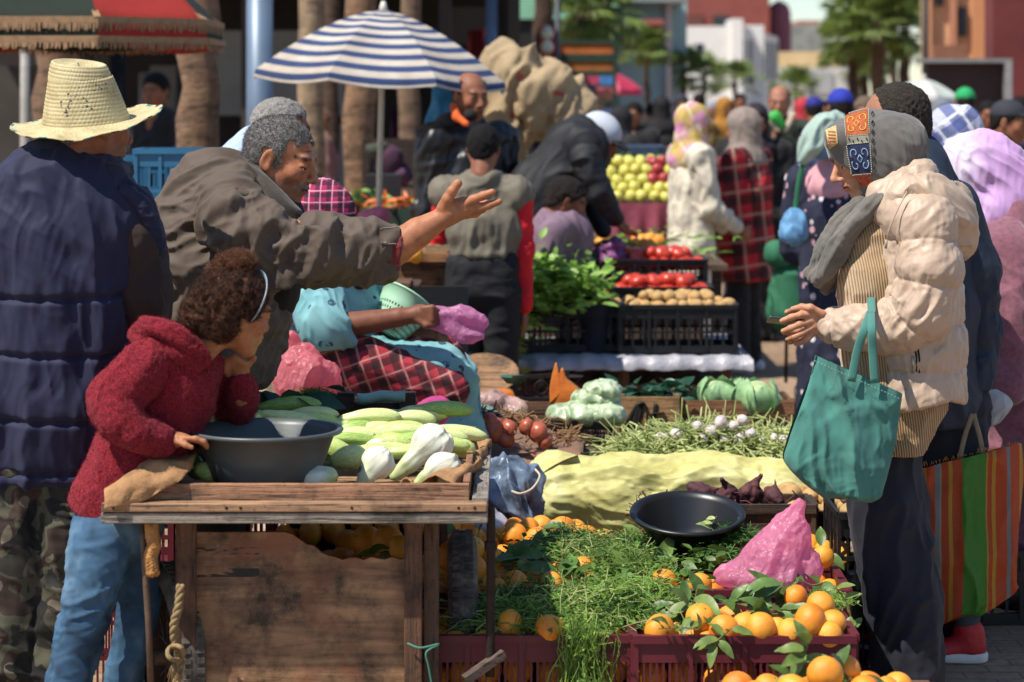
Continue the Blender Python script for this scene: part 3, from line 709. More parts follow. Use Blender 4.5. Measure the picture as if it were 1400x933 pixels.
def figure(px,ytop,Y,yaw,label,top,bottom='#1c1c20',head='hair',headc='#1b1512',skin='#8d5d43',dress=False,h=None,arms=((.12,-.55),(.12,-.55)),lean=0,vox=None,group=None,width=1.0,sleeves=None,shoe='#1c1a19',name='person',topm=None,face=True,hemh=None,headm=None):
 """yaw: direction faced, 0 = away from camera, 90 = towards photo right, 180 = towards camera.
    arms: per side (forward, down) of the hand relative to the shoulder, in metres"""
 c=at(px,ytop,Y);H=c[2]if h is None else h;vox=vox or max(.007,.0008*Y)
 s=H/1.72;a=math.radians(yaw);f=np.array((math.sin(a),math.cos(a),0));l=np.array((-f[1],f[0],0));z=np.array((0,0,1.))
 root=empty(name,(c[0],Y,0),label,'person',group);O=np.array((c[0],Y,0));W_=width
 P=lambda fw,lf,up:O+(fw*f+lf*l+up*z)*s
 lean_=lambda up:lean*max(0,up-.9)
 T=lambda fw,lf,up:P(fw+lean_(up),lf,up)
 hc=T(.03,0,1.60);R=frame(tuple(f+np.array((0,0,-.15))));
 hp=head_prims(hc,R,s*.98,ears=(head!='hijab'));
 L=[(hp,min(vox,.0075),.012)];hands=[]
 for sd,(fw,dn)in zip((1,-1),arms):
  sh=T(0,sd*.19*W_,1.40);hd=T(fw,sd*.20,1.40+dn)if dn<-.45 else T(fw,sd*.12,1.40+dn)
  mid=(sh+hd)/2;need=.30*s;dist=np.linalg.norm(hd-sh)/2;bend=math.sqrt(max(need**2-dist**2,0))
  el_=mid+(-f*.5+np.array((0,0,-.7))+l*sd*.4)*bend;hands.append((sh,el_,hd))
  d=(hd-el_)/(np.linalg.norm(hd-el_)+1e-6)
  hp2=[caps(el_,hd,.036*s,.026*s),ell(hd+d*.05*s,(.042*s,.02*s,.036*s),frame(tuple(d)))]
  fr=frame(tuple(d))
  for q in range(4):hp2+=[caps(hd+d*.07*s+fr[:,2]*(q-1.5)*.018*s,hd+d*(.135-.008*abs(q-1.4))*s+fr[:,2]*(q-1.5)*.021*s+fr[:,1]*.012*s,.0085*s,.007*s,None,.004)]
  hp2+=[caps(hd+d*.03*s+fr[:,2]*.025*s,hd+d*.085*s+fr[:,2]*.055*s,.010*s,.008*s,None,.006)]
  L.append((hp2,min(vox,.0075),.008))
 L.append(([caps(T(0,0,1.40),T(0,0,1.0),.10*s,.10*s)],.02,.02))
 mixc=lambda V:head_cols(V,hc,R,s*.98,skin,brow=headc if head=='hair' else '#201512',mous=None)
 body(root,L,colfn=mixc)
 tm=topm or M(top,.85,.3,9,.4,120,.003,sheen=.1,weave=120)
 hem=hemh if hemh is not None else(.05 if dress else.80)
 tor=[(T(0,0,1.36),.13),(T(0,0,1.22),.175*W_),(T(0,0,1.02),.165*W_),(T(0,0,.86),.18*W_)]
 if hem<.7:tor+=[(P(0,0,.55),.19*W_),(P(0,0,.2),.20*W_),(P(0,0,0),.21*W_)]
 tor=[(p,r*s)for p,r in tor];fl=(tuple(f),.68)
 gp=chain(tor,fl)+[caps(T(0,.17*W_,1.385),T(0,-.17*W_,1.385),.065*s,.065*s,None,.05)]
 for(sh,el_,hd)in hands:
  hd2=el_+(hd-el_)*.92
  if not sleeves:gp+=[caps(sh,el_,.070*s,.058*s,None,.035),caps(el_,hd2,.056*s,.042*s,None,.03)]
  else:gp+=[caps(sh-(0,0,.02),sh+(el_-sh)*.02,.058*s,.056*s,None,.035)]
 if head!='hijab':gp+=[ell(T(-.01,0,1.455),np.array((.082,.082,.045))*s,None,.02)]
 zc=hem*s
 sd=int(px)%97
 def dp(V,N):return folds(V,(.15,0,1),15,.013*s,sd,.2)+folds(V,(1,0,.4),11,.007*s,sd+5,.4)
 def cut(G):return zc-G[...,2]
 garment(root,'robe' if hem<.7 else 'jacket',gp,tm,vox,.03,dp,cut)
 if sleeves:
  for(sh,el_,hd)in hands:garment(root,'sleeve',[caps(sh-(0,0,.05),el_,.054*s,.052*s),caps(el_,el_+(hd-el_)*.92,.052*s,.040*s)],M(sleeves,.85,.25,9,.3,120,.003),vox,.03,lambda V,N:folds(V,(1,0,.3),22,.005,sd,.5))
 if hem>.3:
  tp=[]
  tp+=[caps(P(0,.07,1.02),P(0,-.07,1.02),.12*s,.12*s),caps(P(0,.07,.92),P(0,-.07,.92),.12*s,.12*s)]
  for sg in(1,-1):tp+=chain([(P(0,sg*.085,.88),.105*s),(P(.02,sg*.09,.5),.075*s),(P(0,sg*.10,.08),.062*s)])
  garment(root,'trousers',tp,M(bottom,.85,.25,8,.3,140,.003),vox,.02,lambda V,N:folds(V,(1,0,.2),18,.006,sd,.5))
 for sg in(1,-1):garment(root,'shoe',[caps(P(-.05,sg*.10,.04),P(.14,sg*.11,.035),.042*s,.038*s)],M(shoe,.5,.2,9),max(vox,.01),.02,None,lambda G:.003-G[...,2])
 hm=headm or(hair_mat(headc)if head=='hair' else M(headc,.85,.2,12,.3,90,.003))
 if head=='hair':hair_cap(root,hc,R,s*.98,std_line,hair_mat(headc),vox=min(vox,.009))
 elif head=='hijab':
  E=lambda cc,rad,k=None,sub=False:ell(hc+R@(np.array(cc)*s),np.array(rad)*s,R,k,sub)
  pr=[E((-.022,0,.028),(.118,.098,.108)),E((.0,0,-.06),(.092,.090,.10)),caps(hc+R@np.array((-.03,0,-.10))*s,T(0,0,1.40),.085*s,.14*s,None,.05),caps(T(0,.10,1.385),T(0,-.10,1.385),.085*s,.085*s,None,.05),caps(T(.09,0,1.38),T(.11,0,1.22),.08*s,.05*s,None,.05),E((.100,0,-.018),(.075,.056,.085),.012,True)]
  garment(root,'headscarf',pr,hm,vox,.03,lambda V,N:folds(V,(.3,.3,-1),24,.006*s,sd,.3))
 elif head=='cap':
  hair_cap(root,hc,R,s*.98,std_line,hair_mat('#1b1512'),vox=.012)
  E=lambda cc,rad,k=None,sub=False:ell(hc+R@(np.array(cc)*s),np.array(rad)*s,R,k,sub)
  pr=[E((-.018,0,.045),(.108,.086,.090)),E((.10,0,.052),(.070,.060,.010),.01)]
  garment(root,'cap',pr,hm,min(vox,.009),.01,None,lambda G:np.where(True,(hc[2]+.035*s+.0)-G[...,2],0))
 elif head=='recede':hair_cap(root,hc,R,s*.98,recede_line,hair_mat(headc,'#b5b0aa'),grow=.007,vox=.006)
 elif head=='bald':hair_cap(root,hc,R,s*.98,lambda q:np.minimum(std_line(q),.03-q[...,0]*.0-np.maximum(q[...,2]-.05,q[...,0]*2)),hair_mat(headc),grow=.005,vox=.009)
 return root
def e_mat_jacket():return M('#b8a18c',.45,.14,9,.4,260,.0016,name='puffer_nylon',sheen=.1,spec=.35)
def woman_beige():
 Y=7.05;r=empty('person',(at(1225,0,Y)[0],Y,0),'woman in a grey embroidered headscarf and beige quilted jacket looking at a phone','person')
 hc=at(1185,213,Y);R=frame((-.93,-.10,-.37));s=.98
 hp=head_prims(hc,R,s,1.15,True,ears=False)
 nh=Y-.10
 hand=[caps(at(1185,447,nh),at(1130,445,nh),.034,.027),elp(1117,440,nh,19,.022,18,8,.015),elp(1107,434,nh,12,.018,10,0,.012)]
 hand+=finger([(1112,430,0,5),(1094,431,-.015,4.6),(1082,434,-.01,4.3),(1069,439,0,3.8)],nh-.012)
 hand+=finger([(1112,438,0,5),(1093,444,-.015,4.6),(1081,449,-.01,4.3),(1071,453,.008,3.9)],nh-.012)
 hand+=finger([(1114,446,0,5),(1098,455,-.012,4.5),(1086,461,-.01,4.2),(1077,464,.008,3.8)],nh-.01)
 hand+=finger([(1116,452,0,4.6),(1104,463,-.01,4.2),(1095,468,0,3.8),(1088,470,.008,3.5)],nh-.005)
 hand+=finger([(1124,430,-.012,6),(1108,421,-.02,5.2),(1096,420,-.01,4.6),(1084,423,.01,4.0)],nh-.005)
 fh=Y+.02
 hand2=[caps(at(1160,440,fh),at(1125,436,fh),.03,.026),elp(1108,436,fh,18,.02,16,0,.015)]
 hand2+=finger([(1104,428,0,4.8),(1088,424,0,4.3),(1076,427,-.03,3.8)],fh)+finger([(1104,448,0,4.8),(1086,455,-.02,4.3),(1072,455,-.05,3.8)],fh)+finger([(1106,452,0,4.8),(1092,464,-.02,4.3),(1080,468,-.05,3.8)],fh)
 stub=[caps(at(1215,280,Y),at(1230,480,Y),.09,.10)]
 arm=[caps(at(1262,320,Y-.17),at(1265,430,Y-.17),.045,.04),caps(at(1265,430,Y-.17),at(1185,447,nh),.04,.034)]
 cf=lambda V:head_cols(V,hc,R,s,'#c08a6c',lip='#9c5850',brow='#33221a')
 body(r,[(hp,.003,.010),(hand+hand2,.0028,.006),(stub+arm,.015,.03)],colfn=cf);eyes(r,hc,R,s)
 MB().tube([at(1093,445,nh-.024),at(1094,441,nh-.026),at(1096,447,nh-.02)],.0012,5).build('ring',M('#c9c9c9',.2,metal=1),r,True)
 pr=[elp(1190,205,Y,58,.098,55),elp(1228,198,Y,41,.088,42,0,.04),elp(1205,232,Y,48,.092,40,0,.03),elp(1170,195,Y,38,.080,34,20,.02),caps(at(1146,190,Y-.045),at(1146,190,Y+.045),.040,.040,None,.02),caps(at(1214,262,Y),at(1220,290,Y),.075,.10,None,.03)]
 E=lambda cc,rad,k=None,sub=False:ell(hc+R@(np.array(cc)*s),np.array(rad)*s,R,k,sub)
 pr+=[E((.112,0,-.045),(.070,.075,.072),.010,True)]
 def dp(V,N):return folds(V,(.75,.0,-.65),22,.0040,11,.14)+folds(V,(.2,0,-1),34,.0055,12,.14,at(1238,225,Y-.05),.12)
 hj=M('#625e59',.85,.18,14,.25,500,.0008,sheen=.25,name='grey_scarf')
 o,V,Q,N=garment(r,'headscarf',pr,hj,.0042,.022,dp,None,2)
 sc=pchain([(1222,272,-.05,18),(1198,288,-.09,20),(1178,302,-.09,19),(1158,326,-.07,20),(1140,350,-.06,20),(1124,372,-.05,15),(1112,386,-.04,9)],Y,None,None,4)+pchain([(1210,280,-.10,12),(1190,300,-.13,11),(1172,328,-.12,11),(1152,362,-.09,10),(1130,388,-.06,6)],Y,None,None,4)
 sc+=pchain([(1205,275,.02,24),(1178,296,.03,18),(1156,322,.05,20),(1146,355,.05,16),(1138,378,.05,9)],Y,None,None,3)
 sc=[]
 for i in range(8):
  o_=(i-3.5)*7.5;d_=-.13+.035*abs(i-3)+.02*(i%2);sc+=pchain([(1214+o_*.2,268+o_*.35,d_+.05,9),(1190+o_*.5,288+o_*.5,d_,8),(1168+o_*.75,312+o_*.6,d_,7.5),(1146+o_*.75,346+o_*.45,d_+.02,8.5),(1130+o_*.5,372+o_*.3,d_+.04,7),(1116+o_*.5,386+o_*.5,d_+.06,4)],Y,None,.004,4)
 sc+=[caps(at(1200,288,Y+.02),at(1152,350,Y+.02),.060,.035,None,.01)]
 sc+=pchain([(1214,262,-.09,9),(1196,276,-.11,11),(1176,290,-.10,9)],Y,None,None,3)
 def dp2(V,N):return folds(V,(-.62,.1,-.75),26,.0045,21,.12)+folds(V,(-.5,.1,-.8),62,.002,25,.12)
 o2,V2,Q2,N2=garment(r,'scarf_end',sc,M('#67635b',.85,.2,10,.25,500,.0008,sheen=.25,col2='#4c4a46',name='grey_scarf_end'),.0038,.007,dp2,None,1)
 bv=bvh_of(o)
 def quadf(cs):
  cs=np.array(cs,float);return lambda u,v:tuple((cs[0]*(1-u)+cs[1]*u)*(1-v)+(cs[3]*(1-u)+cs[2]*u)*v)
 A=((1156,158),(1186,150),(1187,183),(1157,186));B=((1158,199),(1188,196),(1191,236),(1166,238))
 patch(bv,r,'orange_embroidery',quadf(A),14,14,M('#a65226',.8,.5,120,.5,600,.001),.0018)
 patch(bv,r,'blue_embroidery',quadf(B),14,16,M('#1f2c4c',.8,.3,60,.4,600,.001),.0018)
 patch(bv,r,'pale_band',quadf(((1157,187),(1187,184),(1188,195),(1158,198))),12,6,M('#8d8a79',.8,.3,60,.4,600,.001),.0016)
 patch(bv,r,'orange_band',quadf(((1170,240),(1192,238),(1190,256),(1176,254))),10,8,M('#a84a24',.8,.4,60,.4,600,.001,col2='#2c2430'),.0016)
 patch(bv,r,'front_band',quadf(((1129,178),(1143,172),(1146,196),(1134,204))),10,10,M('#c2ad6d',.8,.5,260,.4,600,.001,col2='#5c7a8c'),.0018)
 gold=M('#d8a445',.6,.2,60);lt=M('#d9d6c4',.7,.1);pb=M('#8fa3c4',.7,.1);dk=M('#17161a',.8,.1)
 def bil(cs,u,v):return quadf(cs)(u,v)
 def curl(cs,flipu,flipv):
  out=[]
  for t in np.linspace(0,1,16):
   a=t*5.2;rr=.20*(1-t*.75);u=.27+rr*math.cos(a+2.4);v=.30+rr*math.sin(a+2.4)
   out.append(bil(cs,1-u if flipu else u,1-v if flipv else v))
  return out
 for cs,mt in((A,gold),(B,pb)):
  L=[curl(cs,a,b)for a in(0,1)for b in(0,1)]
  L+=[[bil(cs,.5,.36),bil(cs,.62,.5),bil(cs,.5,.64),bil(cs,.38,.5),bil(cs,.5,.36)]]
  stitch(bv,r,'embroidered_scroll',L,.0016,mt,.003)
  L=[]
  for k_ in range(13):
   t=(k_+.3)/13;t2=t+.035
   for e in((lambda q:(q,-.03)),(lambda q:(q,1.03)),(lambda q:(-.04,q)),(lambda q:(1.04,q))):L.append([bil(cs,*e(t)),bil(cs,*e(t2))])
  stitch(bv,r,'border_stitches',L,.0012,lt,.003)
 L=[[(1193+dx*1.9+1.5*(i>3),157+12*i+dy*3.6)for dx,dy in((0,-1),(1,0),(0,1),(-1,0),(0,-1))]for i in range(7)]
 stitch(bv,r,'diamond_stitches',L,.0013,dk,.003)
 stitch(bv,r,'band_dots',[[(1160+6*i,189+3*(i%2)),(1161.5+6*i,192+3*(i%2))]for i in range(5)],.002,dk,.003)
 stitch(bv,r,'front_stitches',[[(1133+2*i,180+4*j),(1134.5+2*i,181.5+4*j)]for i in range(5)for j in range(5)],.0013,M('#c8552c',.7),.003)
 kn=NT('ribbed_knit');wv=kn.nd('ShaderNodeTexWave',bands_direction='X',inp={'Vector':kn.map(rot=(0,.12,0)),'Scale':44.0,'Distortion':.8,'Detail':1});nn=kn.noise(300,3)
 kc=kn.ramp(wv.outputs[1],[(.1,srgb('#8a6a42')),(.6,srgb('#c4a172'))]);kn.set(Base_Color=kc,Roughness=.95);kn.bump(nn.outputs[0],.4,.002,kn.bump(wv.outputs[1],.9,.006));kn.b.inputs['Sheen Weight'].default_value=.3
 jp=chain([(at(1212,335,Y),.13),(at(1214,385,Y),.152),(at(1220,470,Y),.155),(at(1225,560,Y),.165),(at(1224,640,Y),.165)],((1,0,0),.93))
 zh=at(0,614,Y)[2];x9=at(1290,0,Y)[0]
 garment(r,'jumper',jp,kn.m,.006,.03,lambda V,N:folds(V,(1,0,.15),12,.006,31,.5),lambda G:np.maximum(zh-G[...,2],G[...,0]-(x9+(G[...,2]-at(0,545,Y)[2])*.55)))
 body_pts=np.array([at(1240,285,Y),at(1246,380,Y),at(1250,470,Y),at(1250,560,Y),at(1250,620,Y)])
 arm_pts=np.array([at(1266,305,Y-.17),at(1271,370,Y-.19),at(1262,425,Y-.19),at(1240,444,Y-.17),at(1205,449,Y-.14),at(1165,449,Y-.12),at(1137,446,nh)])
 jb=chain([(body_pts[0],.15),(body_pts[1],.195),(body_pts[2],.20),(body_pts[3],.20),(body_pts[4],.195)],((1,0,0),.70))
 jb+=[caps(at(1250,300,Y-.13),at(1250,300,Y+.13),.085,.085,None,.05)]
 col=[caps(at(1205,264,Y-.07),at(1258,240,Y-.06),.038,.042,None,.03),caps(at(1205,285,Y-.09),at(1250,280,Y-.1),.035,.05,None,.04),caps(at(1225,260,Y+.06),at(1258,245,Y+.055),.04,.04,None,.03)]
 arm=[caps(arm_pts[i],arm_pts[i+1],a,b,None,.022)for i,(a,b)in enumerate(((.084,.086),(.086,.079),(.079,.075),(.075,.067),(.067,.057),(.057,.048)))]
 xo=at(1176,0,Y)[0]
 def jd(V,N):
  d=quilt(V,[(body_pts,.16,.125,.35),(arm_pts,.065,.118,.55)],.0115)
  d+=folds(V,(.9,0,.5),34,.0022,41,.25)+folds(V,(.3,0,1),26,.0030,44,.35)
  d+=folds(V,(.2,0,1),44,.0016,48,.12)
  d+=folds(V,(.6,0,.8),30,.012,43,.2,at(1240,425,Y-.25),.09)+folds(V,(1,0,-.5),26,.006,46,.3,at(1180,445,Y-.2),.10)
  return d
 zh2=at(0,548,Y)[2];zc0=at(0,262,Y)[2]
 def jc(G):
  x,y,z=G[...,0],G[...,1],G[...,2]
  front=xo+.02+np.clip((at(0,300,Y)[2]-z)*-.05,-.05,.05)
  hemz=zh2+.035*np.sin((x-at(1240,0,Y)[0])*9)-.03*np.clip((x-at(1285,0,Y)[0])/.05,0,1)
  cutf=np.where(y<Y-.155,-1,front-x)
  cutf=np.where(z>at(0,300,Y)[2],-1,cutf)
  return np.maximum(cutf,np.where(y<Y+.4,hemz-z,-1))
 JM=e_mat_jacket()
 oj,Vj,Qj,Nj=garment(r,'jacket',jb+col,JM,.0045,.025,jd,jc)
 garment(r,'sleeve',arm,JM,.0042,.022,jd)
 garment(r,'sleeve',[caps(at(1245,310,Y+.18),at(1235,430,Y+.2),.08,.07),caps(at(1235,430,Y+.2),at(1145,440,fh+.03),.07,.042)],JM,.007,.03,jd)
 hd=pchain([(1222,278,-.13,9),(1236,268,-.14,14),(1258,262,-.14,19),(1282,274,-.13,25),(1303,305,-.09,25),(1314,338,-.03,17)],Y,None,None,4)+[elp(1285,290,Y,38,.15,46,-35,.04)]+pchain([(1252,255,.12,20),(1285,280,.12,22),(1312,330,.04,18)],Y,None,None,4)
 garment(r,'hood',hd,JM,.0048,.025,lambda V,N:folds(V,(.5,.3,-.8),22,.008,47,.3))
 bj=bvh_of(oj)
 stitch(bj,r,'pocket_zip',[[(1250,470),(1253,488),(1253,508)],[(1254,470),(1257,490),(1257,510)]],.0028,dk,.001)
 stitch(bj,r,'zip_pull',[[(1248,487),(1249,500),(1248,511)]],.0035,M('#b8b0a0',.3,metal=.9),.005)
 stitch(bj,r,'front_zip',[[(1186,268),(1189,290),(1190,310)],[(1190,310),(1184,335),(1178,365),(1176,400)]],.0035,M('#2c211c',.6),.003)
 MB().tube([at(1240,262,Y-.22),at(1228,285,Y-.225),at(1216,312,Y-.22),at(1212,330,Y-.215)],.002,6).build('drawstring',JM,r,True)
 MB().tube([at(1212,328,Y-.216),at(1211,340,Y-.214)],.004,6).build('cord_stopper',M('#9a8f80',.4),r,True)
 TM=M('#131724',.8,.2,6,.35,400,.001,name='navy_twill',sheen=.06)
 tr=pchain([(1212,600,.03,44),(1210,650,.0,44),(1217,710,-.02,45),(1230,790,-.04,42),(1240,860,-.05,42),(1243,935,-.05,43)],Y,None,.03,3)
 garment(r,'trousers',tr+pchain([(1206,600,.14,40),(1203,690,.12,40),(1212,760,.10,36),(1226,850,.10,34),(1230,935,.10,36)],Y,None,.02,3),TM,.006,.025,lambda V,N:folds(V,(-.25,0,-1),13,.014,51,.16)+folds(V,(1,0,.35),20,.005,52,.4,at(1230,880,Y-.1),.25),lambda G:.012-G[...,2])
 for dy in(-.05,.10):garment(r,'shoe',[caps(at(1248,925,Y+dy),at(1205,930,Y+dy),.045,.038)],M('#1d1b1c',.5),.008,.02,None,lambda G:.002-G[...,2])
 ph=empty('phone',at(1082,440,nh+.02),'dark grey phone held by the woman in the beige jacket','phone')
 a=at(1082,440,nh+.018);q=MB().box(a,(.135,.008,.068),mat=np.array(Matrix.Rotation(math.radians(6),3,'Y')@Matrix.Rotation(math.radians(72),3,'X')))
 q.build('case',M('#39434c',.4,.1),ph,bevel=.003);MB().box(a+np.array((0,.002,.0045)),(.125,.001,.060),mat=np.array(Matrix.Rotation(math.radians(6),3,'Y')@Matrix.Rotation(math.radians(72),3,'X'))).build('screen',M('#101318',.1,.1),ph)
 tote(Y)
def cloth_sheet(fn,nu,nv,name,root,mat,thick=.003):
 """two-sided thin solid from fn(u,v)->point"""
 V=np.array([fn(i/nu,j/nv)for j in range(nv+1)for i in range(nu+1)]);Fc=np.array([(j*(nu+1)+i,j*(nu+1)+i+1,(j+1)*(nu+1)+i+1,(j+1)*(nu+1)+i)for j in range(nv)for i in range(nu)])
 o=mesh_np(name,V,Fc,root,mat)
 sd=o.modifiers.new('thick','SOLIDIFY');sd.thickness=thick;sd.offset=0;return o
def poly_rows(rows):
 """rows: list of (xl,yl,xr,yr) pixel edges from top to bottom -> fn(u,v)->(px,py)"""
 R_=np.array(rows,float);S_=spline(R_,8)
 def f(u,v):
  t=v*(len(S_)-1);i=min(int(t),len(S_)-2);q=S_[i]*(1-(t-i))+S_[i+1]*(t-i)
  return q[0]*(1-u)+q[2]*u,q[1]*(1-u)+q[3]*u
 return f
def bag_body(name,label,cat,Y,rows,belly,mat,fold,nu=70,nv=60,group=None,seam=None):
 """soft bag: outline rows traced on the photo, front and back bellied apart in depth"""
 f=poly_rows(rows);mid=f(.5,.5);root=empty(name,at(mid[0],f(.5,1)[1],Y),label,cat,group)
 V=[];
 for side in(-1,1):
  for j in range(nv+1):
   for i in range(nu+1):
    u,v=i/nu,j/nv;px,py=f(u,v);b=belly*(math.sin(PI*min(max(u,0),1))**.55)*(.25+.75*math.sin(PI*min(v*.62+.05,1))**.7)*(1 if v<.93 else max(0,(1-v)/.07)**.5)
    V.append(at(px,py,Y+side*b))
 V=np.array(V);n1=(nu+1)*(nv+1);Fc=[]
 for s_ in(0,1):
  for j in range(nv):
   for i in range(nu):
    q=(j*(nu+1)+i,j*(nu+1)+i+1,(j+1)*(nu+1)+i+1,(j+1)*(nu+1)+i);q=tuple(x+s_*n1 for x in q);Fc.append(q if s_ else q[::-1])
 N=np.array((0,-1.,0));d=fold(V);V[:n1,1]-=d[:n1];V[n1:,1]+=d[n1:]
 o=mesh_np('bag',V,Fc,root,mat);md=o.modifiers.new('w','WELD');md.merge_threshold=.0015
 return root,f
def tote(Y):
 TM=M('#437f74',.9,.18,10,.5,500,.0012,name='tote_canvas',sheen=.15,weave=420)
 rows=[(1115,486,1233,538),(1108,515,1228,570),(1093,555,1222,610),(1076,605,1213,648),(1072,630,1207,668),(1094,656,1202,680),(1125,680,1190,687)]
 def fold(V):return folds(V,(.22,0,-1),13,.022,61,.10)+folds(V,(.1,0,-1),30,.004,62,.2)+folds(V,(1,0,.3),24,.003,64,.4)
 root,f=bag_body('tote_bag','teal canvas tote bag hanging from the beige sleeve','bag',Y-.27,rows,.055,TM,fold)
 Yt=Y-.33
 for pts in(((1164,522),(1172,480),(1182,450),(1189,432),(1191,428)),((1196,524),(1193,480),(1192,450),(1191,428))):
  A=spline([at(x,y,Yt+(.0 if y>440 else.06))for x,y in pts],6);V=[];wv=.012
  m=MB();V_,F_=tube_vf(A,wv,8,True,.22);m.add(V_,F_);m.build('handle',TM,root,True)
 A=spline([at(1191,428,Y-.27),at(1192,424,Y-.22),at(1192,410,Y-.14),at(1205,470,Y-.1)],5);MB().tube(A,.012,8,flat=.3).build('handle',TM,root,True)
 st=MB()
 for k in range(26):
  t=k/26;x,y=f(t,.035);x2,y2=f(t+.022,.035);st.tube([at(x,y+1.5,Yt+.0),at(x2,y2+1.5,Yt+.0)],.0009,4)
 st.build('hem_stitching',M('#8fb5aa',.8),root,True)
woman_beige()
def man_navy():
 Y=7.45;r=empty('person',(at(1250,0,Y)[0],Y,0),'balding man in a dark blue jacket and red trainers holding a striped bag','person')
 hc=at(1222,170,Y);R=frame((-.95,.05,-.30));s=1.0
 hb=Y-.05
 hand=[caps(at(1335,520,hb),at(1331,545,hb),.032,.030),elp(1330,560,hb,19,.028,18,0,.015)]
 for i,x in enumerate((1314,1321,1328,1336)):hand+=finger([(x+4,562,-.025,5),(x,574,-.032,4.8),(x+1,582-abs(i-1.5)*1.5,-.02,4.3),(x+3,584,.0,4)],hb)
 hand+=finger([(1320,550,-.01,6.5),(1314,562,-.028,5.5),(1318,573,-.036,4.8)],hb)
 cf=lambda V:head_cols(V,hc,R,s,'#9c6d54')
 body(r,[(head_prims(hc,R,s),.005,.012),(hand,.003,.006),([caps(at(1240,240,Y),at(1260,480,Y),.10,.10),caps(at(1300,260,Y),at(1335,520,hb),.04,.03)],.015,.02)],colfn=cf)
 hair_cap(r,hc,R,s,lambda q:np.minimum(std_line(q),.025-q[...,0]+0*q[...,2]),hair_mat('#17130f','#4d453d',sc=320),.007,.004)
 NM=M('#1c2a3e',.75,.25,7,.35,260,.0015,name='navy_jacket')
 t=chain([(at(1252,250,Y),.15),(at(1262,320,Y),.20),(at(1270,430,Y),.205),(at(1275,540,Y),.20)],((1,0,0),.72))+[caps(at(1262,262,Y-.16),at(1262,262,Y+.16),.075,.075,None,.05)]
 arm=[caps(at(1300,285,Y-.06),at(1328,370,Y-.04),.085,.078,None,.03),caps(at(1328,370,Y-.04),at(1338,450,Y-.03),.078,.062,None,.03),caps(at(1338,450,Y-.03),at(1334,528,hb),.062,.046,None,.03)]
 zh=at(0,575,Y)[2]
 garment(r,'jacket',t,NM,.006,.03,lambda V,N:folds(V,(.4,0,-1),13,.008,71,.25),lambda G:zh-G[...,2])
 garment(r,'sleeve',arm,NM,.005,.03,lambda V,N:folds(V,(.9,0,.4),20,.009,72,.3,at(1335,460,Y),.22)+folds(V,(.3,0,-1),16,.006,74,.25),lambda G:at(0,531,hb)[2]-G[...,2])
 cu=MB();
 for yy in(519,524):cu.tube([at(1334+36*.5*math.sin(a)*1.0,yy,hb-.047*math.cos(a))for a in np.linspace(-1.4,1.4,10)],.0012,5)
 cu.build('cuff_piping',M('#cfd3d8',.6),r,True)
 TM=M('#161a28',.85,.25,7,.3,300,.001)
 tr=pchain([(1290,560,.0,62),(1290,640,-.02,50),(1296,730,-.03,40),(1302,810,-.03,33),(1306,868,-.03,28)],Y,None,None,3)+pchain([(1265,580,.10,60),(1255,680,.12,45),(1240,780,.12,36),(1222,860,.12,28)],Y,None,None,3)
 garment(r,'trousers',tr,TM,.007,.02,lambda V,N:folds(V,(1,0,.3),18,.008,75,.4))
 RM=M('#b01f22',.6,.2,20,.35,300,.001,name='red_mesh_trainer');WM_=M('#d8d2cc',.5,.15,20)
 for(x0,x1,y0,dy,hid)in((1325,1268,893,-.08,0),(1222,1166,890,.06,1)):
  Ys=7.4+dy-.02;k_=F/Ys;gz=HZ+CAMH*k_;oy=gz-(913 if not hid else 910)
  sh=empty
  up=[caps(at(x0,gz-22,Ys),at(x1+16,gz-15,Ys),.044,.030),elp(x0-2,gz-42,Ys,20,.042,20,0,.02),caps(at(x0+6,gz-20,Ys),at(x0+4,gz-38,Ys),.036,.034),elp(x1+18,gz-14,Ys,24,.040,14,0,.02)]
  o,V,Q,N=garment(r,'trainer',up,RM,.004,.02,lambda V,N:.0012*fbm(V*90,2,3),lambda G:.028-G[...,2]);bv=bvh_of(o)
  garment(r,'sole',[caps(at(x0+6,gz-8,Ys),at(x1+10,gz-8,Ys),.044,.040)],WM_,.004,.02,None,lambda G:np.maximum(.002-G[...,2],G[...,2]-.032))
  if not hid:
   stitch(bv,r,'laces',[[(1283+4*i,874-4*i),(1287+5*i,868-4*i),(1290+5*i,862-3.5*i)]for i in range(5)],.003,RM,.004)
   stitch(bv,r,'side_stripes',[[(1296+7*i,876-1*i),(1304+8*i,898-1*i)]for i in range(3)],.0026,M('#3a2b2b',.6),.002)
  garment(r,'sock',[caps(at(x0-4,gz-50,Ys),at(x0-2,gz-68,Ys),.036,.042)],M('#3d4149',.9),.008,.02)
 t=NT('striped_weave');X=t.sep(t.co())[0];n=t.noise(6,3,.5);v=t.math('ADD',t.math('MULTIPLY',X,1.0),t.math('MULTIPLY',t.math('SUBTRACT',n.outputs[0],.5),.012))
 s0=at(1256,0,7.3)[0];s1=at(1398,0,7.3)[0];ctr=(s0+s1)/2
 u=t.math('DIVIDE',t.math('ADD',v,(s1-s0)/2),(s1-s0))
 o_,y_,g_,b_,w_=srgb('#e8693a'),srgb('#f0bc48'),srgb('#62b048'),srgb('#9aacb0'),srgb('#c9bfae')
 cc=t.ramp(u,[(0,y_),(.03,o_),(.11,b_),(.15,w_),(.17,o_),(.235,y_),(.27,o_),(.36,g_),(.60,y_),(.615,o_),(.66,y_),(.695,o_),(.80,b_),(.835,o_),(.93,y_),(.965,o_)],'CONSTANT')
 sp=t.sep(t.co());g1=t.math('SINE',t.math('MULTIPLY',t.math('ADD',sp[0],sp[2]),900));g2=t.math('SINE',t.math('MULTIPLY',t.math('SUBTRACT',sp[0],sp[2]),900));wv=t.math('MULTIPLY',g1,g2)
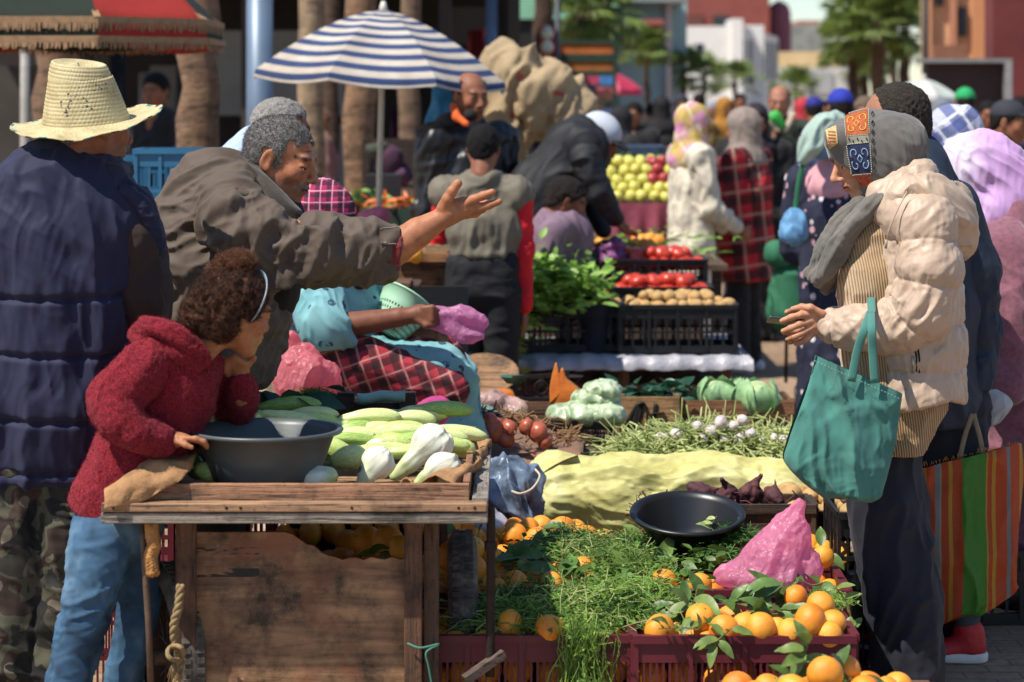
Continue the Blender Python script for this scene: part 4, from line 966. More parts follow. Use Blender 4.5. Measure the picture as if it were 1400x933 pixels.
 cc=t.mix(.5,cc,t.mix(1,cc,t.ramp(wv,[(.0,.5),(.5,1.1)]),'MULTIPLY'));t.set(Base_Color=cc,Roughness=.4);t.bump(wv,.4,.002)
 tr_=t.nd('ShaderNodeBsdfTranslucent',inp={'Color':cc});mx=t.nd('ShaderNodeMixShader',inp={0:.5,1:t.b.outputs[0],2:tr_.outputs[0]});t.l.new(mx.outputs[0],t.out.inputs[0])
 rows=[(1256,640,1396,606),(1257,690,1399,650),(1266,750,1392,720),(1276,800,1388,790),(1283,840,1388,806),(1284,853,1340,842)]
 root,f=bag_body('striped_shopping_bag','orange and green striped woven shopping bag beside the navy trousers','bag',7.3,rows,.06,t.m,lambda V:folds(V,(.05,0,-1),9,.018,81,.12)+folds(V,(1,0,.6),16,.006,83,.5))
 for pts in(((1312,628),(1318,600),(1326,575),(1330,566)),((1344,622),(1340,600),(1334,578),(1331,566))):MB().tube(spline([at(x,y,7.28)for x,y in pts],5),.008,8,flat=.4).build('handle',M('#7d7360',.7,.3,30),root,True)
 rf=MB()
 for k in range(34):
  x,y=f(k/34,0);rf.tube([at(x,y,7.27),at(x+RNG.uniform(-3,3),y-RNG.uniform(2,7),7.26)],.0008,4)
 rf.build('frayed_edge',M('#d9a437',.5),root,True)
man_navy()
def woman_lilac():
 Y=8.1;r=empty('person',(at(1375,0,Y)[0],Y,0),'woman in a lilac headscarf and mauve hooded robe at the edge of the stalls','person')
 hc=at(1338,240,Y);R=frame((-.85,-.05,-.5));s=1.0
 body(r,[(head_prims(hc,R,s,ears=False,female=True),.005,.012),([caps(at(1375,320,Y),at(1385,500,Y),.1,.1)],.02,.02)],colfn=lambda V:head_cols(V,hc,R,s,'#ab7458',brow='#2c1d16'));eyes(r,hc,R,s)
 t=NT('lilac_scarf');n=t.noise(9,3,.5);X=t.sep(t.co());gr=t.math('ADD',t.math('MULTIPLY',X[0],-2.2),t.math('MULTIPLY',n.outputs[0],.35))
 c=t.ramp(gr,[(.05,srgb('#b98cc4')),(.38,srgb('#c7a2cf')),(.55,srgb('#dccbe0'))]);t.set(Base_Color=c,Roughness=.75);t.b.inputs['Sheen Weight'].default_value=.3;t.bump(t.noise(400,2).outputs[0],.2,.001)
 pr=[elp(1340,228,Y,52,.10,48,15),elp(1362,245,Y,48,.10,50),elp(1318,215,Y,32,.08,27,20,.02),caps(at(1352,280,Y),at(1352,318,Y),.085,.08,None,.03),caps(at(1365,290,Y-.03),at(1395,262,Y),.09,.09,None,.04)]
 E=lambda cc,rad,k=None,sub=False:ell(hc+R@(np.array(cc)*s),np.array(rad)*s,R,k,sub)
 pr+=[E((.115,0,-.075),(.075,.08,.085),.010,True)]
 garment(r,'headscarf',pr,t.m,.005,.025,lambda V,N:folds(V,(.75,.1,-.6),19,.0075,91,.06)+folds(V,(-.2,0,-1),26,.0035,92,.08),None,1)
 RMt=M('#80505e',.95,.35,60,.6,300,.002,name='mauve_wool',sheen=.4)
 rp=chain([(at(1392,330,Y),.15),(at(1390,380,Y),.19),(at(1392,500,Y),.20),(at(1400,640,Y),.22),(at(1405,780,Y),.23)],((1,0,0),.85))
 rp+=[caps(at(1372,345,Y-.15),at(1378,430,Y-.19),.085,.085,None,.04),caps(at(1378,430,Y-.19),at(1372,520,Y-.22),.085,.07,None,.04),caps(at(1360,330,Y),at(1400,290,Y),.05,.09,None,.05),caps(at(1360,325,Y-.08),at(1410,290,Y-.06),.035,.06,None,.03)]
 garment(r,'robe',rp,RMt,.0065,.035,lambda V,N:folds(V,(-.15,0,-1),9,.018,95,.16)+folds(V,(.6,0,-.6),18,.005,96,.3),lambda G:.12-G[...,2])
 for dy in(-.08,.1):garment(r,'shoe',[caps(at(1400,810,Y+dy),at(1365,818,Y+dy),.04,.035)],M('#2a2320',.6),.01,.02,None,lambda G:.002-G[...,2])
 rows=[(1348,535,1362,532),(1346,550,1376,540),(1348,570,1384,552),(1347,582,1378,565),(1352,585,1366,578)]
 bag_body('white_plastic_bag','small crumpled white plastic bag against the mauve robe','bag',7.75,rows,.04,M('#cfcfcc',.35,.1,9,trans=.4),lambda V:folds(V,(1,0,.6),26,.010,97,.4),30,24)
woman_lilac()
def man_hat():
 Y=6.38;r=empty('person',(at(70,0,Y)[0],Y,0),'man in a quilted navy body warmer and camouflage trousers seen from behind','person')
 hc=at(128,172,Y+.03);R=frame((.72,.62,-.10));s=1.0
 body(r,[(head_prims(hc,R,s),.004,.012),([caps(at(100,250,Y),at(70,500,Y),.1,.1),caps(at(200,330,Y),at(215,470,Y+.05),.04,.035),caps(at(215,470,Y+.05),at(240,500,Y+.25),.035,.028)],.015,.02)],colfn=lambda V:head_cols(V,hc,R,s,'#8a5a42',brow='#3a332e',stubble=('#6b6560',.5)))
 hair_cap(r,hc,R,s,std_line,hair_mat('#3b3631','#8a857e'),.004,.003)
 NV=M('#21243e',.75,.15,5,.3,300,.0015,name='navy_quilt',spec=.3,sheen=.08)
 pts=np.array([at(70,270,Y),at(66,400,Y),at(60,520,Y),at(58,680,Y)])
 t=chain([(at(70,330,Y),.23),(at(68,430,Y),.218),(at(60,560,Y),.212),(at(58,700,Y),.207)],((0,1,0),.66))
 t+=[caps(at(-30,300,Y),at(168,298,Y),.078,.078,None,.06),caps(at(70,262,Y),at(120,250,Y+.02),.11,.085,None,.05)]
 zh=at(0,658,Y)[2];xa=at(205,0,Y)[0]
 def dp(V,N):
  z=V[:,2];d=np.zeros(len(V))
  for py in(402,481,569,640):d+=-.014*np.exp(-((z-at(0,py,Y)[2]-.012*vnoise(V*5,1))/.008)**2)+.006*vnoise(V*np.array((38,38,6)),4)*np.exp(-((z-at(0,py,Y)[2])/.05)**2)
  d+=folds(V,(.16,0,-1),13,.013,101,.12)+folds(V,(-.2,0,-1),24,.0035,102,.16)+folds(V,(.8,0,-.7),16,.006,105,.3,at(90,290,Y-.1),.22)
  return d
 def ct(G):
  q=np.sqrt(((G[...,0]-at(222,0,Y)[0])/.105)**2+((G[...,2]-at(0,420,Y)[2])/.165)**2)-1
  return np.maximum(zh-G[...,2]+.012*np.sin(G[...,0]*9),-q*.1)
 garment(r,'body_warmer',t,NV,.0052,.03,dp,ct)
 rim=[]
 for a in np.linspace(-2.2,1.1,16):rim.append((at(186+16*math.cos(a*.9),382-82*math.sin(-a*.9)*-1*-1,Y-.02+.03*math.sin(a))))
 A=spline([at(170,262,Y-.06),at(196,285,Y-.05),at(211,318,Y-.03),at(213,345,Y),at(208,360,Y+.05)],6)
 garment(r,'armhole_edge',[caps(A[i],A[i+1],.020,.020)for i in range(len(A)-1)],NV,.005,.01,lambda V,N:folds(V,(1,0,0),40,.004,107,.4))
 cl=[caps(at(58,222,Y+.0),at(118,214,Y+.04),.062,.060,None,.03),caps(at(72,232,Y-.05),at(150,244,Y-.02),.042,.040,None,.03),caps(at(150,244,Y-.02),at(168,238,Y+.08),.034,.03,None,.03),caps(at(60,205,Y-.02),at(75,200,Y-.02),.035,.03)]
 garment(r,'collar',cl,M('#161a30',.8,.15,8,.3,300,.001,sheen=.1),.005,.02,lambda V,N:folds(V,(1,0,-.35),22,.006,108,.25))
 MB().lathe([(.008,0),(.008,.003),(.005,.005),(.0,.005)],(0,0,0),12).build('snap',M('#1a1c24',.3,metal=.6),r,True).location=tuple(at(168,249,Y-.07)-base_of(r))
 BR=M('#33241f',.9,.15,9,.25,300,.001,name='brown_wool',sheen=.1)
 garment(r,'sleeve',[caps(at(178,325,Y+.01),at(186,400,Y+.03),.090,.086,None,.03),caps(at(186,400,Y+.03),at(196,480,Y+.08),.086,.070,None,.03),caps(at(196,480,Y+.08),at(240,500,Y+.33),.068,.045,None,.03)],BR,.0055,.03,lambda V,N:folds(V,(.3,0,-1),11,.005,110,.3)+folds(V,(1,0,.3),18,.004,111,.4))
 t_=NT('camouflage');n=t_.noise(9,2,.4,dist=.6);n2=t_.noise(11,2,.4,vec=t_.map(loc=(3,5,1)),dist=.6)
 c=t_.ramp(n.outputs[0],[(.0,srgb('#2b2a21')),(.46,srgb('#4c4a3a')),(.53,srgb('#3a2b24')),(.60,srgb('#6a6452'))],'CONSTANT');c=t_.mix(t_.ramp(n2.outputs[0],[(.0,0),(.56,1)],'CONSTANT'),c,srgb('#1b1a17'))
 t_.set(Base_Color=c,Roughness=.85);t_.bump(t_.noise(260,3).outputs[0],.35,.0015)
 tp=pchain([(88,640,0,52),(90,700,-.01,46),(88,770,-.02,40),(80,850,-.02,34),(72,930,-.02,30),(68,1010,0,28)],Y,None,None,3)+pchain([(20,640,0,60),(24,720,-.01,50),(22,800,-.02,44),(14,900,-.02,38),(8,1040,0,32)],Y,None,None,3)
 garment(r,'trousers',tp,t_.m,.0055,.012,lambda V,N:folds(V,(1,.2,-.35),18,.011,112,.28)+folds(V,(.15,0,-1),14,.006,113,.2),lambda G:.03-G[...,2])
 for x in(66,6):garment(r,'shoe',[caps(at(x,1075,Y-.05),at(x+20,1070,Y+.14),.045,.042)],M('#1d1a18',.6),.01,.02,None,lambda G:.002-G[...,2])
 h=empty('straw_hat',at(116,176,Y+.03),'tall woven straw hat on the man in the navy body warmer','hat')
 ctr=at(117,166,Y+.03);Rt=np.array(Matrix.Rotation(math.radians(-2.5),3,'Y')@Matrix.Rotation(math.radians(9),3,'X'));k=Y/F
 V=[];NA=260;prof=[]
 for t in np.linspace(0,1,44):prof.append((36+22*t**.9,78*(1-t)))
 top=[(r_,78+3*math.sin(r_/36*PI)*-1+5*(1-(r_/36)**2)*-1+3)for r_ in(1,10,18,25,31,34.5)]
 brim=[]
 for t in np.linspace(0,1,26)[1:]:brim.append((58+46*t,-5*math.sin(t*2.1)-1.5*t))
 P=top+prof+brim;seg=[]
 L=np.concatenate([[0],np.cumsum([math.hypot(P[i+1][0]-P[i][0],P[i+1][1]-P[i][1])for i in range(len(P)-1)])])
 rows=150;Ls=np.linspace(0,L[-1],rows);PR=np.interp(Ls,L,[p[0]for p in P]);PZ=np.interp(Ls,L,[p[1]for p in P])
 V=np.zeros((rows,NA,3));ang=np.arange(NA)/NA*2*PI
 for i in range(rows):
  wob=1+.012*np.sin(ang*3+1)+.008*np.sin(ang*7)*(i/rows);
  isb=max(0,(PR[i]-60)/44);zz=PZ[i]+isb*(5*np.cos(ang-.2)+4*np.sin(ang*2+1)+1.5*np.sin(ang*9)*isb)+(9*isb**2)*np.clip(np.cos(ang-.1),0,1)+(4*isb**2)*np.clip(-np.cos(ang),0,1)
  br=0.42*np.sin(ang*60+int(Ls[i]/5.4)*PI)*abs(math.sin(Ls[i]*PI/5.4))*(1 if i>6 else.3)+0.8*abs(math.sin(Ls[i]*PI/5.4))
  skew=(-8*np.clip(PZ[i]/78,0,1))if PZ[i]>0 else 0
  rad=PR[i]*wob+br
  V[i,:,0]=np.cos(ang)*rad+skew*0-4*np.clip(PZ[i]/78,0,1);V[i,:,1]=np.sin(ang)*rad*.92;V[i,:,2]=zz+br*.4*(isb>0)+(np.cos(ang)*-5 if PZ[i]>60 else 0)
 W=(V.reshape(-1,3)*k)@Rt.T+ctr
 Q=np.array([(i*NA+j,i*NA+(j+1)%NA,(i+1)*NA+(j+1)%NA,(i+1)*NA+j)for i in range(rows-1)for j in range(NA)])
 st=NT('straw');n=st.noise(14,4,.6);n2=st.noise(220,3,.7);c=st.ramp(st.mix(.4,n.outputs[0],n2.outputs[0]),[(.3,srgb('#857752')),(.5,srgb('#bcae82')),(.68,srgb('#d2c69c'))]);st.set(Base_Color=c,Roughness=.6);st.bump(n2.outputs[0],.5,.002)
 dkm=M('#4a2a2c',.7,.4,90);tl=M('#2c7a78',.6,.3,90)
 mi=np.zeros(len(Q),int);fi=np.arange(len(Q));row=fi//NA;colj=fi%NA
 o=mesh_np('woven_straw',W,Q,h,[st.m,dkm,tl],None)
 rg=random.Random(5);lst=np.zeros(len(Q),int)
 for(ra,ja,n_)in((60,190,7),(66,196,5),(52,214,6),(72,180,4),(58,226,5),(78,205,4),(47,232,3)):
  for q in range(3):
   rr=ra+rg.randint(-3,12);jj=ja+rg.randint(-6,10)
   for dr in range(2):
    for dj in range(2):
     ii=(rr+dr)*NA+(jj+dj)%NA
     if ii<len(lst):lst[ii]=1+(q%3==0)
 edge=(row>=rows-4);lst[edge&((colj//5)%5==0)]=2;lst[edge&((colj//5)%5==3)]=1
 o.data.polygons.foreach_set('material_index',lst.astype(np.int32))
 sd=o.modifiers.new('thick','SOLIDIFY');sd.thickness=.003;sd.offset=-1
man_hat()
def girl():
 Y=6.20;r=empty('person',(at(150,0,Y)[0],Y,0),'girl in a fuzzy crimson sweater and jeans leaning on the cart with chin on hand','person')
 hc=at(322,428,Y);R=frame((.80,.58,-.16),.18);s=.90
 hd=Y+.10
 sk='#a8714f'
 hand=[caps(at(330,545,hd),at(330,512,hd),.024,.021),elp(326,500,hd,15,.022,15,0,.012)]
 for i in range(4):hand+=finger([(335-1*i,497+3*i,-.022+.004*i,4.6),(320-2*i,489+3.5*i,-.030+.004*i,4.6),(309-1*i,493+4*i,-.024,4.2),(312,501+4*i,-.008,3.9)],hd)
 hand+=finger([(338,500,-.012,5),(346,490,-.016,4.4),(342,482,-.01,4)],hd)
 lh=Y-.11
 hand2=[caps(at(215,600,lh),at(238,602,lh),.022,.020),elp(248,601,lh,14,.022,9,-5,.012)]
 for i in range(4):hand2+=finger([(252,600,-.02+.013*i,4),(268,600+i*.6,-.024+.016*i,3.8),(279,604+i,-.024+.016*i,3.5),(283,609+i,-.022+.015*i,3.2)],lh)
 hand2+=finger([(242,604,-.02,4.2),(254,609,-.032,3.8),(262,612,-.034,3.4)],lh)
 hp=head_prims(hc,R,s,.85,True)
 hp=[p for p in hp if not(p[0]=='c' and p[3]>.05*s*.9 and p[4]>.05*s*.9)]+[caps(hc+R@(np.array((-.03,0,-.04))*s),at(262,488,Y-.02),.046*s,.050*s,None,.03)]
 body(r,[(hp,.0035,.010),(hand,.0026,.005),(hand2,.0026,.005),([caps(at(250,500,Y),at(180,640,Y),.08,.08),caps(at(200,500,Y),at(150,550,lh),.03,.03),caps(at(150,550,lh),at(215,600,lh),.03,.022),caps(at(324,556,Y+.21),at(330,545,Y+.14),.018,.018)],.014,.02)],colfn=lambda V:head_cols(V,hc,R,s,sk,lip='#96544a',brow='#2a1a14'));eyes(r,hc,R,s)
 E=lambda cc,rad,k=None,sub=False:ell(hc+R@(np.array(cc)*s),np.array(rad)*s,R,k,sub)
 HM=hair_mat('#1e120c','#6b3f26',.6,160,.006)
 pr=[E((-.022,0,.026),(.108,.089,.092)),E((-.050,0,-.02),(.076,.082,.076),.03),elp(268,432,Y-.02,20,.05,30,-20,.03)]
 def line(q):
  x,y,z=q[...,0],q[...,1],q[...,2];zl=np.where(x>.02,.0+(x-.02)*1.25,np.where(x>-.035,-.0+(.02-x)*.0+.0,-.085+(x+.035)*.0));zl=np.where((x>-.035)&(x<=.02),.004,zl)
  zl=np.where((x<-.03),-.075,zl);return z-zl
 def dpc(V,N):return.007*(1-2*np.abs(vnoise(V*48+1.5*np.stack([vnoise(V*15,1)]*3,1),3)))+.005*fbm(V*95,3,5)
 V,Q,N=sculpt(pr,.0035,.02,dpc,0,lambda G:-line(((G-hc)@R)/s)*s);mesh_np('hair',V,Q,r,HM);fur(r,'curls',V,N,15000,.022,.00045,['#140b07','#2a170d','#4a2a18','#6b4026','#1c100a'],STR,6,.28,1.1,R@np.array((-.2,0,.9)))
 bn=[elp(318,368,Y+.02,25,.045,19,20),elp(302,374,Y,12,.03,12),elp(332,360,Y+.01,13,.03,11)]
 V,Q,N=sculpt(bn,.003,.012,lambda V,N:.008*(1-2*np.abs(vnoise(V*60+2*np.stack([vnoise(V*20,1)]*3,1),8)))+.006*fbm(V*110,3,6),0);mesh_np('hair_bun',V,Q,r,hair_mat('#2a170d','#7c4a2a',.6,160,.006));fur(r,'bun_curls',V,N,6000,.018,.00045,['#2a170d','#5a3420','#7d4c2c','#8f5a36'],STR,7,.5,1.8)
 S=MB();rg=random.Random(3)
 cs=[at(318,372,Y+.02)]*70+[hc+R@np.array((-.03,0,.03))]*110
 for i,c0 in enumerate(cs):
  big=i>=70;d=np.array([rg.gauss(0,1)for _ in range(3)]);d/=np.linalg.norm(d)
  if big and(R.T@d)[2]<-.1:d=-d
  if big and(R.T@d)[0]>.55:continue
  rad=(.092 if big else.046)*s;p=c0+d*rad*np.array((1,1,.9));pts=[]
  tang=np.cross(d,np.array([rg.gauss(0,1)for _ in range(3)]));tang/=np.linalg.norm(tang);L=rg.uniform(.018,.04)
  for t in np.linspace(0,1,8):pts.append(p+tang*L*t+d*(.006+.012*t)*(1.2 if not big else 1)+np.cross(tang,d)*.006*math.sin(t*9+i))
  S.tube(pts,.0006,3)
 S.build('loose_curls',HM,r,True)
 pts=[]
 for a in np.linspace(-1.9,1.9,40):pts.append(hc+R@(np.array((.018+.035*math.cos(a),.0925*math.sin(a),.030+.094*math.cos(a)))*s))
 m=MB();V_,F_=tube_vf(pts,.0085,8,True,.3);m.add(V_,F_);m.build('hairband',M('#8494a0',.35,.1,spec=.6),r,True)
 for ang in(0,):
  q=MB();
  for k in range(12):
   a=k/12*2*PI;q.lathe([(.0,-.0028),(.0025,-.0015),(.0028,0),(.0025,.0015),(0,.0028)],at(330,519,hd)+np.array((math.cos(a)*.027,math.sin(a)*.026,.001*math.sin(a*3))),6,m=k%3)
  q.build('bead_bracelet',[M('#7fb2c8',.3),M('#c84f78',.3),M('#5a9a6a',.3)],r,True)
  q=MB()
  for k in range(14):
   a=k/14*2*PI;q.lathe([(.0,-.0028),(.0025,-.0015),(.0028,0),(.0025,.0015),(0,.0028)],at(231,603,lh)+np.array((.004*math.sin(a),math.cos(a)*.026,math.sin(a)*.027)),6,m=k%3)
  q.build('bead_bracelet',[M('#5fd0b8',.3),M('#8f5fd0',.3),M('#5a9ac8',.3)],r,True)
 t=NT('fuzzy_crimson');n=t.noise(190,4,.75);n2=t.noise(9,4,.6);c=t.ramp(n.outputs[0],[(.32,srgb('#3c0612')),(.52,srgb('#8a1426')),(.72,srgb('#b02438'))]);t.set(Base_Color=c,Roughness=1.0)
 t.b.inputs['Sheen Weight'].default_value=.12;t.b.inputs['Sheen Tint'].default_value=(1,.35,.4,1);t.bump(n.outputs[0],1.0,.006)
 fz=lambda V,N:.0035*fbm(V*110,2,4)
 tor=pchain([(252,505,0,40),(238,530,.01,52),(218,570,.02,54),(192,620,.0,54),(170,662,0,57),(150,720,0,58)],Y,((0,1,0),.85),None,3)+[caps(at(215,490,Y-.05),at(275,500,Y+.06),.05,.05,None,.04)]
 def knit(V,Q,N):fur(r,'fuzz',V,N,int(len(V)*.30),.0075,.00045,['#4a0614','#780e20','#9c1c30','#30040e','#8a1226'],FUZ,8,.7,1.6,m=4)
 n0=np.array((-.55,0,-1.));n0/=np.linalg.norm(n0);hp0=at(120,698,Y)
 knit(*garment(r,'sweater',tor,t.m,.0045,.03,lambda V,N:fz(V,N)+folds(V,(.6,0,-1),11,.008,121,.25),lambda G:(G-hp0)@n0)[1:])
 knit(*garment(r,'sleeve',pchain([(208,492,-.07,30),(180,522,-.10,33),(154,548,-.12,30),(168,578,-.15,25),(200,598,-.14,21),(222,604,-.11,18)],Y,None,None,3),t.m,.0042,.022,lambda V,N:fz(V,N)+folds(V,(.4,0,.9),20,.006,123,.3))[1:])
 knit(*garment(r,'sleeve',pchain([(280,498,.08,26),(306,540,.22,23),(324,562,.24,20),(331,545,.14,19),(331,527,.10,18)],Y,None,None,3),t.m,.0042,.02,lambda V,N:fz(V,N)+folds(V,(1,0,.3),20,.004,124,.4))[1:])
 knit(*garment(r,'hood',pchain([(192,450,-.03,11),(205,446,-.07,12),(232,452,-.09,12),(258,470,-.085,11),(280,492,-.06,9)],Y,None,None,3)+pchain([(190,458,0,13),(205,470,-.05,18),(238,482,-.07,17),(268,500,-.06,12)],Y,None,None,3)+pchain([(195,452,.03,13),(230,455,.06,14),(262,475,.05,12)],Y,None,None,2),t.m,.004,.009,lambda V,N:fz(V,N)+folds(V,(1,0,-.3),30,.005,125,.3))[1:])
 J=NT('denim');n=J.noise(4,4,.6);n2=J.noise(500,2,.6);c=J.ramp(n.outputs[0],[(.32,srgb('#23405a')),(.5,srgb('#3f6686')),(.68,srgb('#7f9db2'))]);c=J.mix(.35,c,J.mix(1,c,n2.outputs[0],'MULTIPLY'));J.set(Base_Color=c,Roughness=.85);J.bump(n2.outputs[0],.4,.001)
 jp=[elp(162,715,Y,62,.10,50,0)]+pchain([(140,735,-.05,42),(130,790,-.07,35),(114,850,-.07,29),(94,930,-.06,27),(80,1010,-.04,25)],Y,None,None,3)+pchain([(176,735,.08,38),(188,800,.10,29),(187,850,.10,24),(170,920,.10,22),(158,1000,.10,22)],Y,None,None,3)
 oj,*_=garment(r,'jeans',jp,J.m,.005,.014,lambda V,N:folds(V,(1,0,.3),26,.0085,127,.12,at(140,900,Y-.1),.28)+folds(V,(-.3,0,1),18,.0035,128,.12)+folds(V,(.8,0,-.5),20,.006,129,.3,at(150,730,Y-.1),.14),lambda G:np.maximum(.04-G[...,2],(hp0+np.array((0,0,.05))-G)@n0*-1*-1*0-1))
 bj=bvh_of(oj);stitch(bj,r,'pocket_seam',[[(104,712),(112,735),(128,742),(137,722),(138,706)]],.0018,M('#2c4c6a',.8),.001)
 for(x,d)in((78,0),(166,.1)):garment(r,'shoe',[caps(at(x-2,1040,Y-.03+d),at(x+16,1036,Y+.12+d),.036,.033)],M('#c8c4be',.6),.01,.02,None,lambda G:.002-G[...,2])
girl()
def vendor():
 Y=6.95;r=empty('person',(at(300,0,Y)[0],Y,0),'grey haired vendor in a dark olive jacket leaning forward with his arm stretched out','person')
 hc=at(385,218,Y);R=frame((.90,-.27,-.27));s=1.0
 ha=Y-.16
 hand=[caps(at(535,343,ha),at(572,318,ha),.050,.042),caps(at(572,318,ha),at(602,300,ha),.042,.030)]
 hand+=[elp(618,291,ha,24,.018,16,32,.014),elp(634,284,ha,15,.017,15,30,.012),elp(611,284,ha-.01,13,.016,12,60,.014),caps(at(605,298,ha),at(640,284,ha),.022,.018,None,.012)]
 hand+=finger([(606,284,-.012,8.6),(612,272,-.022,7.6),(618,262,-.026,6.8),(626,251,-.026,6.4)],ha)
 hand+=finger([(634,280,-.008,7.0),(647,273,-.02,6.3),(660,268,-.028,5.8),(673,263,-.034,5.0)],ha)
 hand+=finger([(641,287,.004,6.8),(655,284,-.012,6.2),(668,281,-.022,5.6),(682,276,-.03,4.9)],ha)
 hand+=finger([(640,279,.014,6.2),(652,280,.02,5.4),(664,278,.012,4.9)],ha)
 hand+=finger([(636,294,.018,6.2),(650,292,.028,5.6),(660,286,.030,5.0),(662,280,.024,4.6)],ha)
 cf=lambda V:head_cols(V,hc,R,s,'#ad7353',lip='#8a4c40',brow='#2a2320',stubble=('#6f625c',.4),mous='#6d655f')
 hp=head_prims(hc,R,s,1.05,age=True)
 body(r,[(hp,.0028,.010),(hand,.0027,.007),([caps(at(330,290,Y),at(300,480,Y),.10,.10),caps(at(340,310,ha),at(545,338,ha),.04,.04)],.015,.02)],colfn=cf);eyes(r,hc,R,s)
 gm=hair_mat('#1c1a19','#a9a6a2',.7,420,.004)
 hair_cap(r,hc,R,s,recede_line,gm,.003,.002,230,.003)
 ho=r.children[-1];hv=np.array([v.co[:]for v in ho.data.vertices])+base_of(ho);hn=np.array([v.normal[:]for v in ho.data.vertices]);fur(r,'curls',hv,hn,15000,.011,.00042,['#121112','#1c1b1b','#6c6a66','#a8a5a0','#dcd9d5','#1c1a1a','#161415'],STR,5,.45,1.6)
 JM=M('#564a40',.72,.16,5,.3,320,.0012,name='olive_twill',sheen=.08,spec=.35)
 arm_a,el_=at(318,306,Y-.20),at(435,345,ha-.04)
 t=chain([(at(300,292,Y),.165),(at(296,345,Y),.19),(at(300,420,Y),.18),(at(312,520,Y),.165)],((0,1,0),.95))+[caps(at(318,282,Y-.15),at(318,282,Y+.15),.085,.085,None,.06),caps(at(262,318,Y),at(300,292,Y),.105,.12,None,.05)]
 op=at(398,0,Y)[0]
 def dt(V,N):return folds(V,(1,0,.38),12,.020,131,.13)+folds(V,(1,0,.15),28,.006,132,.18)
 zt=at(0,520,Y)[2]
 garment(r,'jacket',t,JM,.0055,.03,dt,lambda G:np.maximum(zt-G[...,2],G[...,0]-(op-(at(0,400,Y)[2]-G[...,2])*.30*(G[...,2]<at(0,400,Y)[2]))))
 ar=[caps(arm_a,at(385,345,Y-.22),.094,.076,None,.03),caps(at(385,345,Y-.22),el_,.076,.072,None,.02),caps(el_,at(500,345,ha-.01),.076,.071,None,.03),caps(at(500,345,ha-.01),at(532,346,ha),.071,.067,None,.03)]
 nx=np.array((1.,0,-.10));nx/=np.linalg.norm(nx);pc=at(540,345,ha)
 def da(V,N):
  return folds(V,(-.55,0,-1),14,.024,133,.13,at(440,335,Y-.25),.28)+folds(V,(1,0,.35),16,.019,134,.13,at(350,300,Y-.25),.22)+folds(V,(.4,0,-.7),30,.004,136,.3)
 osl,*_=garment(r,'sleeve',ar,JM,.0048,.03,da,lambda G:(G-pc)@nx)
 garment(r,'inner_cuff',[caps(at(534,345,ha),at(550,344,ha),.058,.060)],M('#6e1d20',.95,.2,9,.6,260,.003,sheen=.3),.0045,.02,lambda V,N:folds(V,(1,0,0),60,.003,138,.2),lambda G:(G-at(549,345,ha))@nx)
 bs=bvh_of(osl)
 patch(bs,r,'cuff_tab',lambda u,v:(517+28*u,311+24*v+u*1),8,8,JM,.006)
 q=hit(bs,534,327,.010)
 if q is not None:MB().lathe([(.0,.0),(.0085,.0),(.0085,.003),(.005,.0045),(0,.004)],(0,0,0),16,rot=np.array(Matrix.Rotation(math.radians(90),3,'X'))).build('snap',M('#8d8f90',.3,metal=.8),r,True).location=tuple(q-base_of(r))
 stitch(bs,r,'cuff_stitching',[[(519+2.2*i,313),(520.4+2.2*i,313.2)]for i in range(12)]+[[(519+2.2*i,333),(520.4+2.2*i,333.3)]for i in range(12)],.0011,M('#a39d92',.8),.007)
 stitch(bs,r,'sleeve_seam',[[(383,318+2*i)for i in range(3)],[(400,308),(420,316),(432,340),(430,360)]],.0015,M('#26221e',.8),.001)
 cl=pchain([(326,258,.05,19),(332,240,.02,18),(345,248,-.06,17),(366,268,-.10,14),(388,288,-.11,12),(404,303,-.10,10)],Y,None,None,4)+pchain([(330,262,.0,26),(350,280,-.02,30),(380,300,-.04,24)],Y,None,None,2)+pchain([(335,245,.06,17),(365,262,.10,13),(396,292,.08,11)],Y,None,None,3)
 garment(r,'collar',cl,M('#3d3630',.9,.2,40,.6,220,.003,sheen=.2),.0045,.02,lambda V,N:folds(V,(1,0,-.8),26,.004,139,.3))
 garment(r,'inner_shirt',[caps(at(365,300,Y),at(365,400,Y),.10,.085),caps(at(365,390,Y),at(325,500,Y),.085,.09)],M('#1c1a1a',.9,.2),.008,.03,lambda V,N:folds(V,(.3,0,-1),14,.008,140,.2))
 garment(r,'sleeve',[caps(at(340,300,Y+.2),at(360,400,Y+.24),.08,.07),caps(at(360,400,Y+.24),at(320,480,Y+.20),.065,.055)],JM,.008,.03,da)
 garment(r,'trousers',pchain([(290,500,0,62),(285,620,-.08,48),(290,780,-.08,40),(285,930,-.08,34)],Y,None,None,2)+pchain([(295,520,.1,55),(300,640,.12,45),(300,930,.12,34)],Y,None,None,2),M('#24252a',.85,.2),.009,.03,lambda V,N:folds(V,(1,0,.3),14,.008,141,.3),lambda G:.03-G[...,2])
 for dy in(-.08,.12):garment(r,'shoe',[caps(at(278,930,Y+dy),at(310,932,Y+dy),.045,.04)],M('#1d1b1c',.5),.01,.02,None,lambda G:.002-G[...,2])
vendor()
